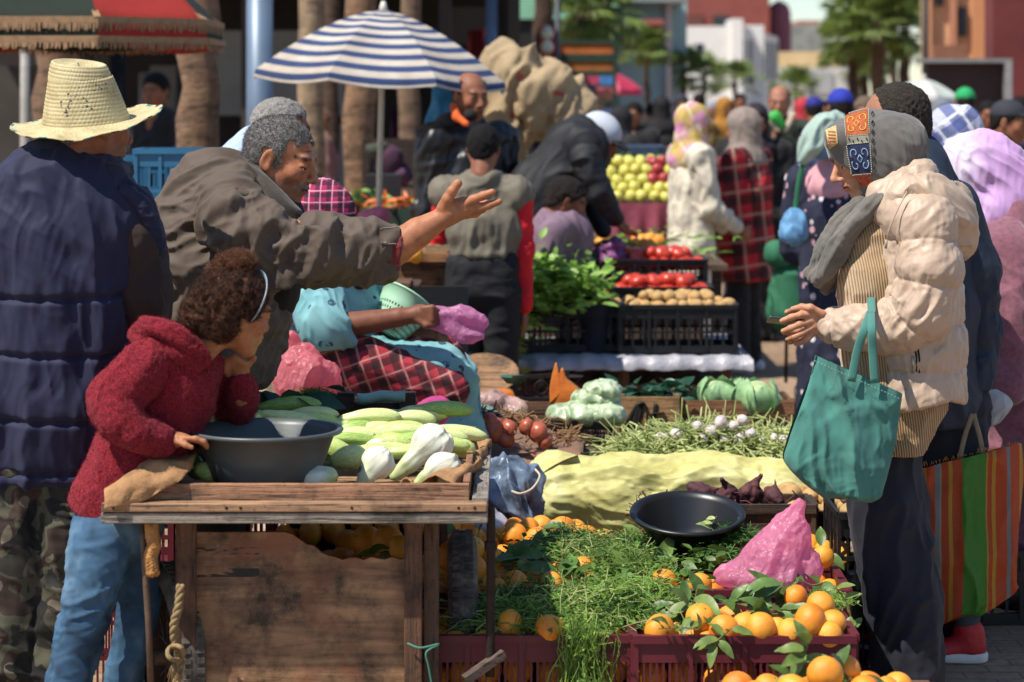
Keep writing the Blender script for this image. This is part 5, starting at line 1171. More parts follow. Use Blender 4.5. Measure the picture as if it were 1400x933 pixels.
# ================================================================ vendor cart
def cart():
 X0,X1,YF,YB=-1.016,-.062,6.0,7.10
 e=empty('vegetable_cart',(-.54,6.5,0),'weathered wooden handcart with a shallow tray of green vegetables and old rubber tyres','cart')
 W0=wood_mat('#a07c5c',.5);W1=wood_mat('#94897a',.4);W2=wood_mat('#6b4a34',.5,axis=2);WY=wood_mat('#8b7260',.45,axis=1)
 zt=.70
 MB().box(((X0+X1)/2,(YF+YB)/2,zt-.045),(X1-X0-.01,YB-YF-.01,.018)).build('tray_board',W0,e)
 MB().box(((X0+X1)/2,YF,zt-.012),(X1-X0,.045,.022)).build('front_rail',W0,e,bevel=.003)
 MB().box(((X0+X1)/2,YF+.002,zt-.039),(X1-X0+.004,.04,.026)).build('front_rail',W1,e,bevel=.003)
 MB().box((X0+.018,(YF+YB)/2,zt-.02),(.036,YB-YF-.05,.045)).build('side_rail',WY,e,bevel=.003)
 MB().box((X1-.018,(YF+YB)/2,zt-.018),(.040,YB-YF-.05,.05),ry=.04).build('side_rail',wood_mat('#8d8478',.4,axis=1),e,bevel=.003)
 MB().box(((X0+X1)/2,YB-.02,zt-.02),(X1-X0,.036,.045)).build('rear_rail',W0,e,bevel=.003)
 MB().box((X0+.085+(X1-X0-.13)/2,YF+.058,zt+.010),(X1-X0-.13,.018,.052)).build('inner_board',wood_mat('#a5795a',.5),e,bevel=.002)
 MB().box((X1-.052,(YF+YB)/2+.03,zt+.012),(.018,YB-YF-.09,.055)).build('inner_board',wood_mat('#93694c',.4,axis=1),e,bevel=.002)
 MB().box((X0+.09,(YF+YB)/2+.03,zt+.008),(.018,YB-YF-.09,.05)).build('inner_board',wood_mat('#93694c',.4,axis=1),e,bevel=.002)
 q=MB()
 for x in(X0+.03,X0+.31,X0+.345,X0+.62,X1-.07,X1-.03):q.lathe([(.004,0),(.003,.0015),(0,.002)],(x,YF-.0225,zt-.012),8,rot=np.array(Matrix.Rotation(PI/2,3,'X')))
 o=q.build('nails',M('#3a2f2a',.5,metal=.6),e);o['kind']='stuff'
 t=NT('old_plywood');g=t.noise(1,8,.65,vec=t.map(scale=(2.2,20,26)),dist=.5);n=t.noise(5.5,8,.75);n2=t.noise(38,4,.7);n3=t.noise(7,3,.6)
 c=t.ramp(g.outputs[0],[(.3,srgb('#5d4230')),(.5,srgb('#94704f')),(.7,srgb('#b58e66'))]);c=t.mix(1,c,t.ramp(n.outputs[0],[(.38,.12),(.47,.6),(.56,1.0),(.7,1.2)]),'MULTIPLY')
 c=t.mix(t.ramp(n3.outputs[0],[(.52,0),(.66,.75)]),c,srgb('#7a4a30'));c=t.mix(t.ramp(n2.outputs[0],[(.70,0),(.76,.8)]),c,srgb('#b5a58e'))
 hz_=t.sep(t.co());band=t.math('ADD',t.math('COMPARE',hz_[2],.555-.0,.009),t.math('COMPARE',hz_[2],.50,.011));sn=t.ramp(t.noise(1,5,.7,vec=t.map(scale=(9,1,40))).outputs[0],[(.47,0),(.5,1)],'LINEAR')
 left=t.math('LESS_THAN',hz_[0],-.10);c=t.mix(t.math('MULTIPLY',t.math('MULTIPLY',band,sn),left),c,srgb('#15110f'))
 t.set(Base_Color=c,Roughness=.6);t.bump(n2.outputs[0],.5,.003,t.bump(g.outputs[0],.5,.004))
 a=at(262,0,6.12)[0];b=at(556,0,6.12)[0];zz=at(0,764,6.12)[2];zz2=at(0,728,6.12)[2];m_=a+(b-a)*.55
 q=MB();n=30;P=[]
 for i in range(n+1):
  x=a+(b-a)*i/n;z=zz2 if x<m_-.06 else zz2+(zz-zz2)*min(1,(x-m_+.06)/.12)+.004*math.sin(i*2.3);P.append((x,z))
 for dy,fl in((0,0),(.018,1)):
  for i in range(n):
   f=[(P[i][0],6.12+dy,.10),(P[i+1][0],6.12+dy,.10),(P[i+1][0],6.12+dy,P[i+1][1]),(P[i][0],6.12+dy,P[i][1])];q.add(f if not fl else f[::-1],[(0,1,2,3)])
 for i in range(n):q.add([(P[i][0],6.12,P[i][1]),(P[i+1][0],6.12,P[i+1][1]),(P[i+1][0],6.138,P[i+1][1]),(P[i][0],6.138,P[i][1])],[(0,1,2,3)])
 q.build('plywood_panel',t.m,e)
 def slat(name,px0,px1,Y,z0,z1,mat,th=.03,lean=0):
  a,b=at(px0,0,Y)[0],at(px1,0,Y)[0];MB().bar(((a+b)/2+lean,Y,z0),((a+b)/2,Y,z1),b-a,th,up=(0,1,0)).build(name,mat,e,bevel=.002)
 slat('corner_post',241,268,6.09,.08,.652,W2);slat('corner_post',553,577,6.09,.08,.652,W2,.035);slat('corner_post',580,600,6.14,.05,.652,wood_mat('#5d4634',.5,axis=2),.05);slat('rear_post',245,268,6.95,.05,.652,W2);slat('rear_post',590,612,6.95,.05,.652,W2)
 IR=M('#6a5548',.6,.4,30,.6,120,.003,metal=.4,name='rusty_steel')
 MB().tube([at(207,960,6.04),at(203,850,6.04),at(197,760,6.04),at(194,712,6.04)],.0085,10).build('steel_leg',IR,e,True)
 IR2=M('#2e211c',.65,.4,40,.8,100,.004,metal=.4,name='rusty_pipe')
 MB().tube(spline([at(652,686,6.12),at(661,686,6.10),at(669,692,6.10),at(671,706,6.10),at(671,800,6.10),at(670,925,6.10)],6),.0115,12).build('bent_pipe',IR2,e,True)
 MB().lathe([(.015,-.012),(.017,0),(.015,.012)],at(671,747,6.10),12).build('pipe_collar',IR2,e,True)
 MB().bar(at(636,930,6.06),at(688,893,6.10),.03,.02).build('bracket',wood_mat('#5a4a40',.4),e)
 def wheel(c,R_,wd,ax,label=None):
  Rm=np.array(Vector((0,0,1)).rotation_difference(Vector(ax)).to_matrix());prof=[]
  for a in np.linspace(-PI*.62,PI*.62,17):prof.append((R_-wd*.5+wd*.5*math.cos(a),wd*.5*math.sin(a)))
  w_=empty('wheel',c);w_.parent=e;w_.location=tuple(np.array(c)-base_of(e))
  t=NT('tyre_rubber');sp=t.sep(t.co());n=t.noise(20,5,.7);c_=t.ramp(n.outputs[0],[(.3,srgb('#2a2623')),(.55,srgb('#5d554c')),(.75,srgb('#8d8272'))]);t.set(Base_Color=c_,Roughness=.8);t.bump(n.outputs[0],.5,.004)
  q=MB().lathe(prof,c,48,rot=Rm)
  o=q.build('tyre',t.m,w_,True)
  g=MB()
  for k in range(60):
   a=2*PI*k/60
   for s_ in(-1,1):p=np.array((math.cos(a)*(R_-.001),math.sin(a)*(R_-.001),s_*wd*.22));g.box(np.array(c)+Rm@p,(.006,.014,wd*.24),mat=Rm@np.array(Matrix.Rotation(a,3,'Z')))
  g.build('tread',t.m,w_)
  MB().lathe([(R_-wd*.95,-wd*.3),(R_-wd*.75,-wd*.32),(R_-wd*.75,wd*.32),(R_-wd*.95,wd*.3),(R_-wd*.95,-wd*.3)],c,40,rot=Rm).build('rim',IR,w_,True)
  s=MB();
  for k in range(18):a=2*PI*k/18;s.tube([np.array(c)+Rm@np.array((0,0,wd*.15*(-1)**k)),np.array(c)+Rm@np.array((math.cos(a)*(R_-wd),math.sin(a)*(R_-wd),0))],.0018,5)
  s.build('spokes',IR,w_);MB().lathe([(.02,-.05),(.024,0),(.02,.05)],c,14,rot=Rm).build('hub',IR,w_,True)
 wheel((at(629,0,6.25)[0],6.52,.27),.262,.080,(1,.03,0));wheel((at(236,0,6.3)[0],6.29,.25),.242,.080,(.93,.36,0))
 MB().tube([(at(231,0,6.3)[0],6.31,.25),(at(629,0,6.25)[0],6.52,.27)],.013,10).build('axle',IR,e,True)
 return e
cart()
def rope(name,pts,Y,r,mat,label,cat='rope',strands=3,tw=18):
 A=spline([at(x,y,Y+d)for x,y,d in pts],10);T=np.gradient(A,axis=0);T/=np.linalg.norm(T,axis=1)[:,None];m=MB()
 u=np.cross(T,(0,1,.2));u/=np.linalg.norm(u,axis=1)[:,None];v=np.cross(T,u);L=np.concatenate([[0],np.cumsum(np.linalg.norm(np.diff(A,axis=0),axis=1))])
 for s_ in range(strands):ph=L*tw*2*PI/1.0+2*PI*s_/strands;m.tube(A+r*.5*(np.cos(ph)[:,None]*u+np.sin(ph)[:,None]*v),r*.62,6)
 return tag(m.build(name,mat,None,True),label,cat)
RP=M('#8d7652',.9,.35,50,.6,300,.003,name='hemp')
rope('rope',[(247,800,0),(244,830,-.01),(238,855,-.01),(240,880,0),(246,900,.01),(241,940,0)],6.02,.011,RP,'frayed hemp rope tied round the cart post beside the worn tyre')
k_=[at(240+11*math.cos(a),893+10*math.sin(a),5.99+.02*math.sin(a*2))for a in np.linspace(0,12,50)]
q=MB().tube(k_,.006,6);rg=random.Random(2)
for i in range(26):q.tube([at(238,900,5.99),at(238+rg.uniform(-10,8),925+rg.uniform(-8,12),5.98+rg.uniform(-.01,.02))],.0011,4)
tag(q.build('rope_knot',RP,None,True),'tangled knot with loose fibres on the hemp rope','knot')
rope('straw_braid',[(207,716,0),(208,733,0),(211,745,0),(206,762,.0),(209,785,0)],6.02,.017,M('#b07d45',.85,.4,60,.8,200,.005),'orange brown straw braid hanging from the tray by the steel leg','braid',4,30)
tag(MB().tube(spline([at(557,880,6.06),at(575,886,6.05),at(600,881,6.06),at(583,892,6.05),at(586,912,6.05),at(592,945,6.05)],8),.0028,6).build('twine',M('#3f7a6a',.7),None,True),'thin green twine knotted round the cart corner post','twine')
def lathe_thing(name,label,cat,prof,c,n,mats,smooth=True,group=None,rot=None,parent=None):
 o=MB().lathe(prof,c,n,rot=rot).build(name,mats,parent,smooth);return tag(o,label,cat,group)if parent is None else o
def basin(name,label,cx,cy,Y,R_,H,rb,mat,tilt=0,zrim=None):
 c=at(cx,cy,Y);e=empty(name,(c[0],Y,c[2]-H),label,'basin');Rm=np.array(Matrix.Rotation(tilt,3,'X'))
 MB().lathe([(0,-H+.001),(rb,-H),(rb+.004,-H+.004),(rb+(R_-rb)*.45,-H*.55),(rb+(R_-rb)*.47,-H*.53),(R_-.006,-.008),(R_+.012,-.006),(R_+.016,.0),(R_+.012,.006),(R_,.004),(R_-.010,-.01),(rb+(R_-rb)*.42,-H*.55),(rb-.004,-H+.008),(0,-H+.008)],c,64,rot=Rm).build('bowl',mat,e,True)
 return e
PG=M('#4c5455',.42,.12,5,.12,60,.002,name='grey_plastic',spec=.5)
basin('plastic_basin','large dark grey plastic basin on the cart tray in front of the girl',363,588,6.25,.186,.128,.132,PG)
def marrow_mat(c1,c2,c3):
 t=NT('marrow_skin');g=t.co('Generated');n=t.noise(4,4,.6,vec=t.map(scale=(1,9,9),vec=g));n2=t.noise(60,2,.5);c=t.ramp(n.outputs[0],[(.35,srgb(c1)),(.5,srgb(c2)),(.65,srgb(c3))])
 c=t.mix(t.ramp(n2.outputs[0],[(.62,0),(.7,.45)]),c,srgb('#c9d38a'));t.set(Base_Color=c,Roughness=.38);t.b.inputs['Subsurface Weight'].default_value=.12;t.b.inputs['Subsurface Radius'].default_value=(.01,.02,.005);t.bump(n2.outputs[0],.15,.002);return t.m
MG=marrow_mat('#9aba54','#c0d376','#dde6a2');MP=marrow_mat('#b5c76e','#d2da94','#e5e8b4');MDk=marrow_mat('#6f9642','#94b458','#b8cc74')
def marrow(a,b,r,mat,Y,bend=.15,label='green marrow in the cart tray',group='marrows heaped in the cart tray'):
 p0,p1=at(*a,Y),at(*b,Y+.02);L=np.linalg.norm(p1-p0);n=26;pts=[];rs=[]
 for i in range(n+1):
  t=i/n;p=p0*(1-t)+p1*t+np.array((0,-.3,1.))*bend*L*.25*math.sin(PI*t)
  rs.append(max(.0008,pxm(r*1.22,Y)*(math.sin(PI*min(1,t*1.02+.0))**.38 if 0<t<1 else.02)*(.80+.25*t)));pts.append(p)
 c=(p0+p1)/2;V,Fc=tube_vf(pts,rs,20,True)
 e=empty('marrow',c,label,'marrow',group);V=np.array(V);ax=(p1-p0)/L
 ang=np.arctan2((V-c)@np.cross(ax,(0,1,0)),(V-c)@np.array((0,1,0)));nrm=V-(np.array(pts)[np.repeat(np.arange(n+1),20)]);nl=np.linalg.norm(nrm,axis=1)[:,None]+1e-6
 V=V+nrm/nl*(.0012*np.cos(ang*9))[:,None]*(nl>.006)
 mesh_np('skin',V,Fc,e,mat);d=pts[0]-pts[2];d/=np.linalg.norm(d);MB().tube([pts[0],pts[0]+d*.012,pts[0]+d*.022+np.array((0,0,.004))],[.0075,.006,.008],8).build('stalk',M('#7d8a4a',.8),e,True)
 return e
D=[((505,584),(640,606),14,MG,6.95,'longest pale green marrow lying along the back of the tray'),((556,566),(596,578),8,MP,7.02,'small pale marrow behind the longest one'),((598,598),(652,606),11,MDk,6.85,'darker green marrow end by the paper at the tray edge'),((478,584),(516,622),11,MG,6.75,'slanting marrow just beside the basin rim'),((486,606),(540,612),13,MG,6.62,'ribbed pale marrow behind the white bulbs'),((520,600),(570,622),14,MG,6.62,'plump marrow between the white bulbs and the longest marrow'),((352,566),(452,588),9,MP,6.62,'long pale marrow reaching over the far rim of the basin'),((344,574),(356,571),6,MP,6.60,'tip of a pale yellow marrow behind the basin'),((284,572),(340,574),11,MDk,6.75,'dark green marrow behind the basin near the girl'),((425,576),(455,583),11,MG,6.75,'light green marrow right behind the basin'),((436,602),(490,640),14,MG,6.48,'marrow wedged against the side of the basin'),((452,632),(502,622),14,MP,6.42,'pale ribbed marrow at the basin foot'),((256,622),(276,655),12,MDk,6.30,'ridged dark marrow between the paper and the basin'),((266,640),(300,652),12,MG,6.22,'pale marrow under the near side of the basin'),((470,592),(500,600),12,MDk,6.95,'short marrow behind the slanting one'),((610,610),(650,618),11,MG,6.6,'marrow beside the largest white bulb'),((540,590),(610,592),12,MG,7.0,'marrow lying behind the longest marrow'),((400,570),(440,574),10,MDk,6.98,'marrow behind the basin under the dark leaves')]
for a,b,rr,mt,Y,lb in D:marrow(a,b,rr,mt,Y,label=lb)
rg=random.Random(9)
for i in range(44):
 Y=rg.uniform(6.45,7.0);x=rg.uniform(290,590);y0=HZ+(CAMH-.745-.075*min(1,(Y-6.4)/.35)*rg.uniform(.3,1))*F/Y;marrow((x,y0),(x+rg.uniform(55,95),y0+rg.uniform(-8,8)),9.5,rg.choice([MG,MDk,MP]),Y,label='green marrow in the lower layer of the heap')
def bulb(cx,cy,Y,rx,rz,tilt,tail,label):
 e=empty('fennel_bulb',at(cx,cy,Y),label,'vegetable','white bulbs lying in the cart tray');c=at(cx,cy,Y)
 pr=[elp(cx,cy,Y,rx,pxm(rx,Y)*.95,rz,tilt)]
 if tail:pr+=[caps(c,at(cx+tail[0]*.6,cy+tail[1]*.6,Y-.02),pxm(rx*.72,Y),pxm(rx*.42,Y),None,.02),caps(at(cx+tail[0]*.6,cy+tail[1]*.6,Y-.02),at(cx+tail[0],cy+tail[1],Y-.03),pxm(rx*.42,Y),pxm(rx*.2,Y),None,.01)]
 ax=np.array((tail[0],0,-tail[1]),float)if tail else np.array((1.,0,-.2));ax/=np.linalg.norm(ax)
 V,Q,N=sculpt(pr,.0028,.02,lambda V,N:folds(V,ax,42,.0036,int(cx),.10)+.0015*np.cos(np.arctan2((V-c)@np.cross(ax,(0,1,0)),(V-c)@np.array((0,1.,0)))*7),1)
 t_=np.clip(((V-c)@ax)/(pxm(math.hypot(*(tail or(30,0))),Y)),-1,1);n=fbm(V*40,2,1)
 w_=np.clip(t_*1.1-.15+.25*n,0,1)[:,None];col=np.array(srgb('#dcdcc8'))*(1-w_)+np.array(srgb('#a9bd6a'))*w_;b_=(np.clip(-t_*1.6-.75+.3*n,0,1))[:,None];col=col*(1-b_)+np.array(srgb('#a08a60'))*b_
 if 'veg' not in HAIRM:HAIRM['veg']=vcol_mat('vegetable_skin',.42,.12,.15,200,.001,.45,.06,30)
 mesh_np('bulb',V,Q,e,HAIRM['veg'],col=col)
bulb(592,606,6.42,27,24,-35,(-52,46),'largest white fennel bulb with a long tapering green stem');bulb(517,632,6.30,20,22,60,(-26,34),'white fennel bulb standing on its green stem');bulb(605,640,6.24,24,20,25,(-34,22),'rounded white bulb by the corner of the tray')
bulb(434,652,6.20,26,14,0,None,'smooth white root lying against the front board');bulb(516,618,6.6,16,16,0,(-20,10),'small white bulb behind the standing one')
def sheet(name,label,cat,corners,n,fold,mat,thick=.002,group=None,kind=None):
 """crumpled sheet through 4x? control rows of (px,py,Y)"""
 Cn=np.array([[at(*q[:2],q[2])for q in row]for row in corners]);rows=[spline(r_,n)for r_ in Cn];rows=np.array(rows);cols=np.array([spline(rows[:,i],n)for i in range(rows.shape[1])]).transpose(1,0,2)
 nv,nu=cols.shape[:2];V=cols.reshape(-1,3);Fc=np.array([(j*nu+i,j*nu+i+1,(j+1)*nu+i+1,(j+1)*nu+i)for j in range(nv-1)for i in range(nu-1)]);N=normals(V,Fc);V=V+N*fold(V)[:,None]
 o=mesh_np(name,V,Fc,None,mat);sd=o.modifiers.new('t','SOLIDIFY');sd.thickness=thick;return tag(o,label,cat,group,kind)
PAP=M('#a07850',.85,.5,18,.8,45,.006,name='brown_paper')
sheet('sacking','stiff brown sacking folded over the near corner of the cart tray beside the girl','sacking',[[(282,608,6.5),(240,618,6.4),(196,640,6.3)],[(270,622,6.2),(214,634,6.12),(168,660,6.08)],[(256,652,6.08),(200,652,6.03),(147,676,6.0)],[(236,668,6.04),(186,690,6.0),(141,700,5.97)]],9,lambda V:folds(V,(.7,.2,.4),15,.020,151,.3)+.004*fbm(V*40,2,1),PAP)
sheet('wrapping_paper','torn brown paper curling along the tray edge beside the white bulbs','paper',[[(655,590,6.95),(668,600,6.95),(664,610,6.9)],[(640,625,6.6),(660,622,6.6),(655,640,6.55)],[(610,650,6.25),(640,640,6.25),(645,662,6.2)],[(540,662,6.12),(590,650,6.10),(638,664,6.1)]],9,lambda V:folds(V,(.3,1,.2),26,.016,152,.3)+.005*fbm(V*40,2,1),PAP)
def leafy(name,label,cat,cs,mat,size,n,seed,kind='stuff',droop=.3,flat=.35,ratio=.45,curl=.3,group=None,parent=None,vein=True):
 """clump(s) of leaves: cs = [(centre, spread(3))]"""
 rg=np.random.default_rng(seed);V=[];Fc=[]
 for(c,sp)in cs:
  for k in range(n):
   p=np.array(c)+rg.normal(0,1,3)*np.array(sp)*.5;d=rg.normal(0,1,3);d[2]=abs(d[2])*flat-droop*.3;d/=np.linalg.norm(d);L=size*rg.uniform(.6,1.25)
   s_=np.cross(d,(0,0,1));s_/=np.linalg.norm(s_)+1e-6;s_=s_*math.cos(a:=rg.uniform(-1,1))+np.cross(s_,d)*math.sin(a);u=np.cross(s_,d);i=len(V);W_=L*ratio*.5
   for t,w_ in((0,.06),(.2,.65),(.45,1.0),(.72,.75),(1,.03)):
    q=p+d*L*t-u*curl*L*t*t*.6
    V+=[q-s_*W_*w_+u*.18*W_*w_,q-u*.0,q+s_*W_*w_+u*.18*W_*w_]
   for j in range(4):
    for z in(0,1):Fc.append((i+j*3+z,i+j*3+z+1,i+j*3+z+4,i+j*3+z+3))
 o=mesh_np(name,np.array(V),np.array(Fc),parent,mat);return tag(o,label,cat,group,kind)
def leaf_mat(c,c2,rough=.4,tr=.25,name='leaf',yellow='#8f9440'):
 t=NT(name);n=t.noise(14,4,.65);c_=t.ramp(n.outputs[0],[(.25,srgb(c2)),(.5,srgb(c)),(.72,tuple(min(1,x*1.5)for x in srgb(c))),(.80,srgb(yellow))]);t.set(Base_Color=c_,Roughness=rough);t.bump(t.noise(120,3).outputs[0],.3,.002)
 x=t.nd('ShaderNodeBsdfTranslucent',inp={'Color':c_});mx=t.nd('ShaderNodeMixShader',inp={0:tr,1:t.b.outputs[0],2:x.outputs[0]});t.l.new(mx.outputs[0],t.out.inputs[0]);return t.m
LF_OR=leaf_mat('#557236','#2f4a22',.42);LF_DK=leaf_mat('#2f5640','#1a3828',.35);LF_HB=leaf_mat('#5f8a38','#35591f',.6);LF_LT=leaf_mat('#7fa345','#4d7428',.55);STRAND=leaf_mat('#86a84a','#466f28',.55,.3,'herb_stem','#c9c98a')
leafy('green_leaves','broad dark green leaves drooping behind the basin','leaves',[(at(372,552,7.0),(.10,.05,.02)),(at(410,548,7.0),(.10,.05,.03)),(at(405,562,6.95),(.05,.03,.03))],LF_DK,.11,7,5,droop=.9,ratio=.55,curl=.5)
# ================================================================ crates and produce
def strands(name,label,cat,n,boxes,length,r,mat,seed,hang=0,group=None,leaf=.0,kind='stuff',up=.15,wav=1.0):
 """matted thin stems: boxes=[(centre, half sizes, weight)], vectorised; leaf>0 adds small leaflets"""
 rg=np.random.default_rng(seed);w_=np.array([b[2]for b in boxes],float);w_/=w_.sum();cnt=rg.multinomial(n,w_);P=[]
 for(c,h,_),k in zip(boxes,cnt):
  u=rg.normal(0,.5,(k,3));u=np.clip(u,-1.1,1.1);d=np.clip(1-(u[:,0]**2+u[:,1]**2)*.7,.1,1);u[:,2]=(np.abs(u[:,2]))*d;P.append(np.array(c)+u*np.array(h))
 P=np.vstack(P);n=len(P);m=7;th=rg.uniform(0,2*PI,n);el_=rg.normal(up,.35,n);d=np.stack([np.cos(th)*np.cos(el_),np.sin(th)*np.cos(el_),np.sin(el_)],1)
 L=length*rg.uniform(.4,1.2,n);side=np.cross(d,rg.normal(0,1,(n,3)));side/=np.linalg.norm(side,axis=1)[:,None];t=np.linspace(-.5,.5,m)
 A=P[:,None]+d[:,None]*(t[None,:,None]*L[:,None,None])+side[:,None]*(wav*.22*L[:,None]*(t[None]**2*4-.5)+.05*L[:,None]*np.sin(t[None]*17+th[:,None]))[...,None]
 A[...,2]-=(hang+.25)*L[:,None]*(t[None]+.5)**2*.35
 T=np.gradient(A,axis=1);T/=np.linalg.norm(T,axis=2)[...,None]+1e-9;x=np.cross(T,side[:,None]+.3);x/=np.linalg.norm(x,axis=2)[...,None]+1e-9;y=np.cross(T,x)
 rr=r*rg.uniform(.5,1.4,n);V=np.stack([A+rr[:,None,None]*(math.cos(q)*x+math.sin(q)*y)for q in(0,2.1,4.2)],2).reshape(-1,3)
 i0=(np.arange(n)*m*3)[:,None,None]+(np.arange(m-1)*3)[None,:,None];a=np.arange(3)[None,None];b=(np.arange(3)+1)[None,None]%3
 Fc=np.stack([i0+a,i0+b,i0+3+b,i0+3+a],-1).reshape(-1,4)
 if leaf:
  k=int(n*2.2);j=rg.integers(0,n,k);jj=rg.integers(1,m,k);p=A[j,jj];dd=rg.normal(0,1,(k,3));dd[:,2]=dd[:,2]*.5+.25;dd/=np.linalg.norm(dd,axis=1)[:,None];ss=np.cross(dd,rg.normal(0,1,(k,3)));ss/=np.linalg.norm(ss,axis=1)[:,None]
  l=leaf*rg.uniform(.5,1.4,k)[:,None];LV=np.stack([p,p+dd*l*.5+ss*l*.3,p+dd*l,p+dd*l*.5-ss*l*.3],1).reshape(-1,3);LF=(np.arange(k*4).reshape(-1,4))+len(V);V=np.vstack([V,LV]);Fc=np.vstack([Fc,LF])
 o=mesh_np(name,V,Fc,None,mat,smooth=False);return tag(o,label,cat,group,kind)
def crate_mesh(W_,D_,H_,mat,style='slot',th=.012,name='crate'):
 """plastic harvest crate: lip, ribs, rows of slots; built round its own bottom centre"""
 m=MB();hx,hy=W_/2,D_/2
 m.box((0,0,.008),(W_-.02,D_-.02,.010))
 for sx,sy in((0,-1),(0,1),(-1,0),(1,0)):
  L=W_ if sy else D_;off=hy if sy else hx
  def put(u,z,lu,lz,t_=th,o_=0):
   if sy:m.box((u,sy*(off-th/2+o_),z),(lu,t_,lz))
   else:m.box((sx*(off-th/2+o_),u,z),(t_,lu,lz))
  e_=.0015 if sy else 0
  put(0,H_-.010,L-(0 if sy else 2*th+.001),.020,th*1.9,.004)
  put(0,H_-.045,L-(0.004 if sy else 2*th+.004),.050,th*.8)
  put(0,.018,L-(.004 if sy else 2*th+.004),.036,th*.8);
  nb=2 if H_>.2 else 1;zs=np.linspace(.036,H_-.07,nb+1)
  for z in zs[1:-1]:put(0,z,L-(.004 if sy else 2*th+.004),.012,th)
  n=int(L/(.017 if style=='slot' else.05))
  for k in range(n+1):put(-L/2+.012+(L-.024)*k/n,(.036+H_-.07)/2,.0062 if style=='slot' else.010,H_-.10,th*.6)
  for k in range(5):put(-L/2+.008+(L-.016)*k/4,H_/2,.013,H_-.03,th*1.35,.003)
 o=m.build(name,mat,None,False);return o
def place(o,x,y,z,rz=0,label=None,cat=None,group=None,first=False):
 c=o if first else copy_tree(o);c.location=(x,y,z);c.rotation_euler=(0,0,rz);return tag(c,label,cat,group)
MAR=M('#5d1d27',.5,.2,6,.25,90,.002,name='maroon_plastic',spec=.45);BLK=M('#17181a',.45,.3,8,.2,90,.002,name='black_plastic',spec=.4);BLU2=M('#2a6688',.5,.2,6,.2,90,.002,name='blue_plastic')
cm=crate_mesh(.57,.385,.30,MAR)
GM='maroon plastic crates of oranges'
CR=[]
for i,(pxl,Y,zt,lb)in enumerate(((1018,6.16,.333,'nearest maroon crate heaped with oranges below the pink bag'),(712,6.20,.325,'maroon crate covered with trailing green herbs beside the cart wheel'),(1022,6.70,.340,'maroon crate with the pink bag in its front row'),(1012,7.22,.345,'maroon crate standing under the black basin'),(725,6.72,.325,'maroon crate hidden under the middle of the herb heap'),(730,7.20,.33,'farthest maroon crate of the herb heap below the yellow sack'),(500,6.72,.325,'maroon crate of oranges seen under the cart tray'),(515,7.20,.35,'maroon crate behind the cart under the oranges'),(160,6.95,.28,'maroon crate glimpsed between the legs of the girl'),(230,6.98,.60,'dark red crate standing behind the steel leg of the cart'))):
 CR.append(place(cm,at(pxl,0,Y)[0],Y+.19,zt-.30,[0,.01,-.015,.02,0,.02,0,0,.1,.05][i],lb,'crate','maroon plastic crates',i==0))
def orange_tpl():
 n,mr=28,18;V=[];
 for i in range(mr+1):
  for j in range(n):
   a,b=PI*i/mr,2*PI*j/n;r=1-.04*math.cos(2*a)-.05*math.exp(-(a/.18)**2)-.03*math.exp(-((PI-a)/.2)**2);V.append((r*math.sin(a)*math.cos(b),r*math.sin(a)*math.sin(b),r*math.cos(a)*.95))
 V=np.array(V)*.040;V*=(1+.02*vnoise(V*40,3))[:,None]
 Fc=[(i*n+j,(i+1)*n+j,(i+1)*n+(j+1)%n,i*n+(j+1)%n)for i in range(mr)for j in range(n)]
 t=NT('orange_peel');n1=t.noise(18,4,.6);n2=t.nd('ShaderNodeTexVoronoi',inp={'Vector':t.co(),'Scale':480.0});z=t.sep(t.co())[2]
 c=t.ramp(n1.outputs[0],[(.3,srgb('#cf6c18')),(.5,srgb('#e0841e')),(.72,srgb('#e69c34'))]);oi=t.nd('ShaderNodeObjectInfo');c=t.mix(t.math('MULTIPLY',oi.outputs['Random'],.6),c,srgb('#efb23e'))
 xy=t.nd('ShaderNodeVectorMath',operation='LENGTH',inp={0:t.map(scale=(1,1,0))}).outputs['Value'];st=t.math('MULTIPLY',t.math('LESS_THAN',xy,.0032),t.math('GREATER_THAN',z,0));c=t.mix(st,c,srgb('#5a6a2a'));n9=t.noise(90,4,.7);c=t.mix(t.ramp(n9.outputs[0],[(.64,0),(.72,.55)]),c,srgb('#8a6a34'));t.set(Base_Color=c,Roughness=.45);t.b.inputs['Subsurface Weight'].default_value=.1;t.b.inputs['Subsurface Radius'].default_value=(.02,.01,.002);t.bump(n2.outputs[0],.5,.0012)
 return mesh_np('orange',V,Fc,None,t.m)
OT=orange_tpl();_first=[True]
def put_orange(x,y,z,s,label,group='oranges heaped in the crates'):
 o=OT if _first[0]else OT.copy()
 if not _first[0]:COL.objects.link(o)
 _first[0]=False;o.location=(x,y,z);o.scale=(s,s,s);o.rotation_euler=(random.uniform(0,3),random.uniform(0,3),random.uniform(0,3));return tag(o,label,'orange',group)
def heap(cx,y0,y1,z0,w_,peak,n,label,r=.038,rs=random,skip=None):
 """oranges packed in a crate: dome surface, hex packed"""
 k=0;rows=int((y1-y0)/(r*1.75));
 for j in range(rows+1):
  for i in range(int(w_/(r*2.02))+1):
   x=cx-w_/2+i*r*2.02+(j%2)*r;y=y0+j*r*1.75
   if x>cx+w_/2:continue
   u=(x-cx)/(w_/2);v=(y-(y0+y1)/2)/((y1-y0)/2+1e-6);z=z0+peak*max(0,1-u*u)*max(0.3,1-v*v*.6)+rs.uniform(-.008,.008)
   if skip and skip(x,y):continue
   put_orange(x+rs.uniform(-.006,.006),y+rs.uniform(-.006,.006),z,rs.uniform(.76,1.0)*r/.038,label);k+=1
rr_=random.Random(11)
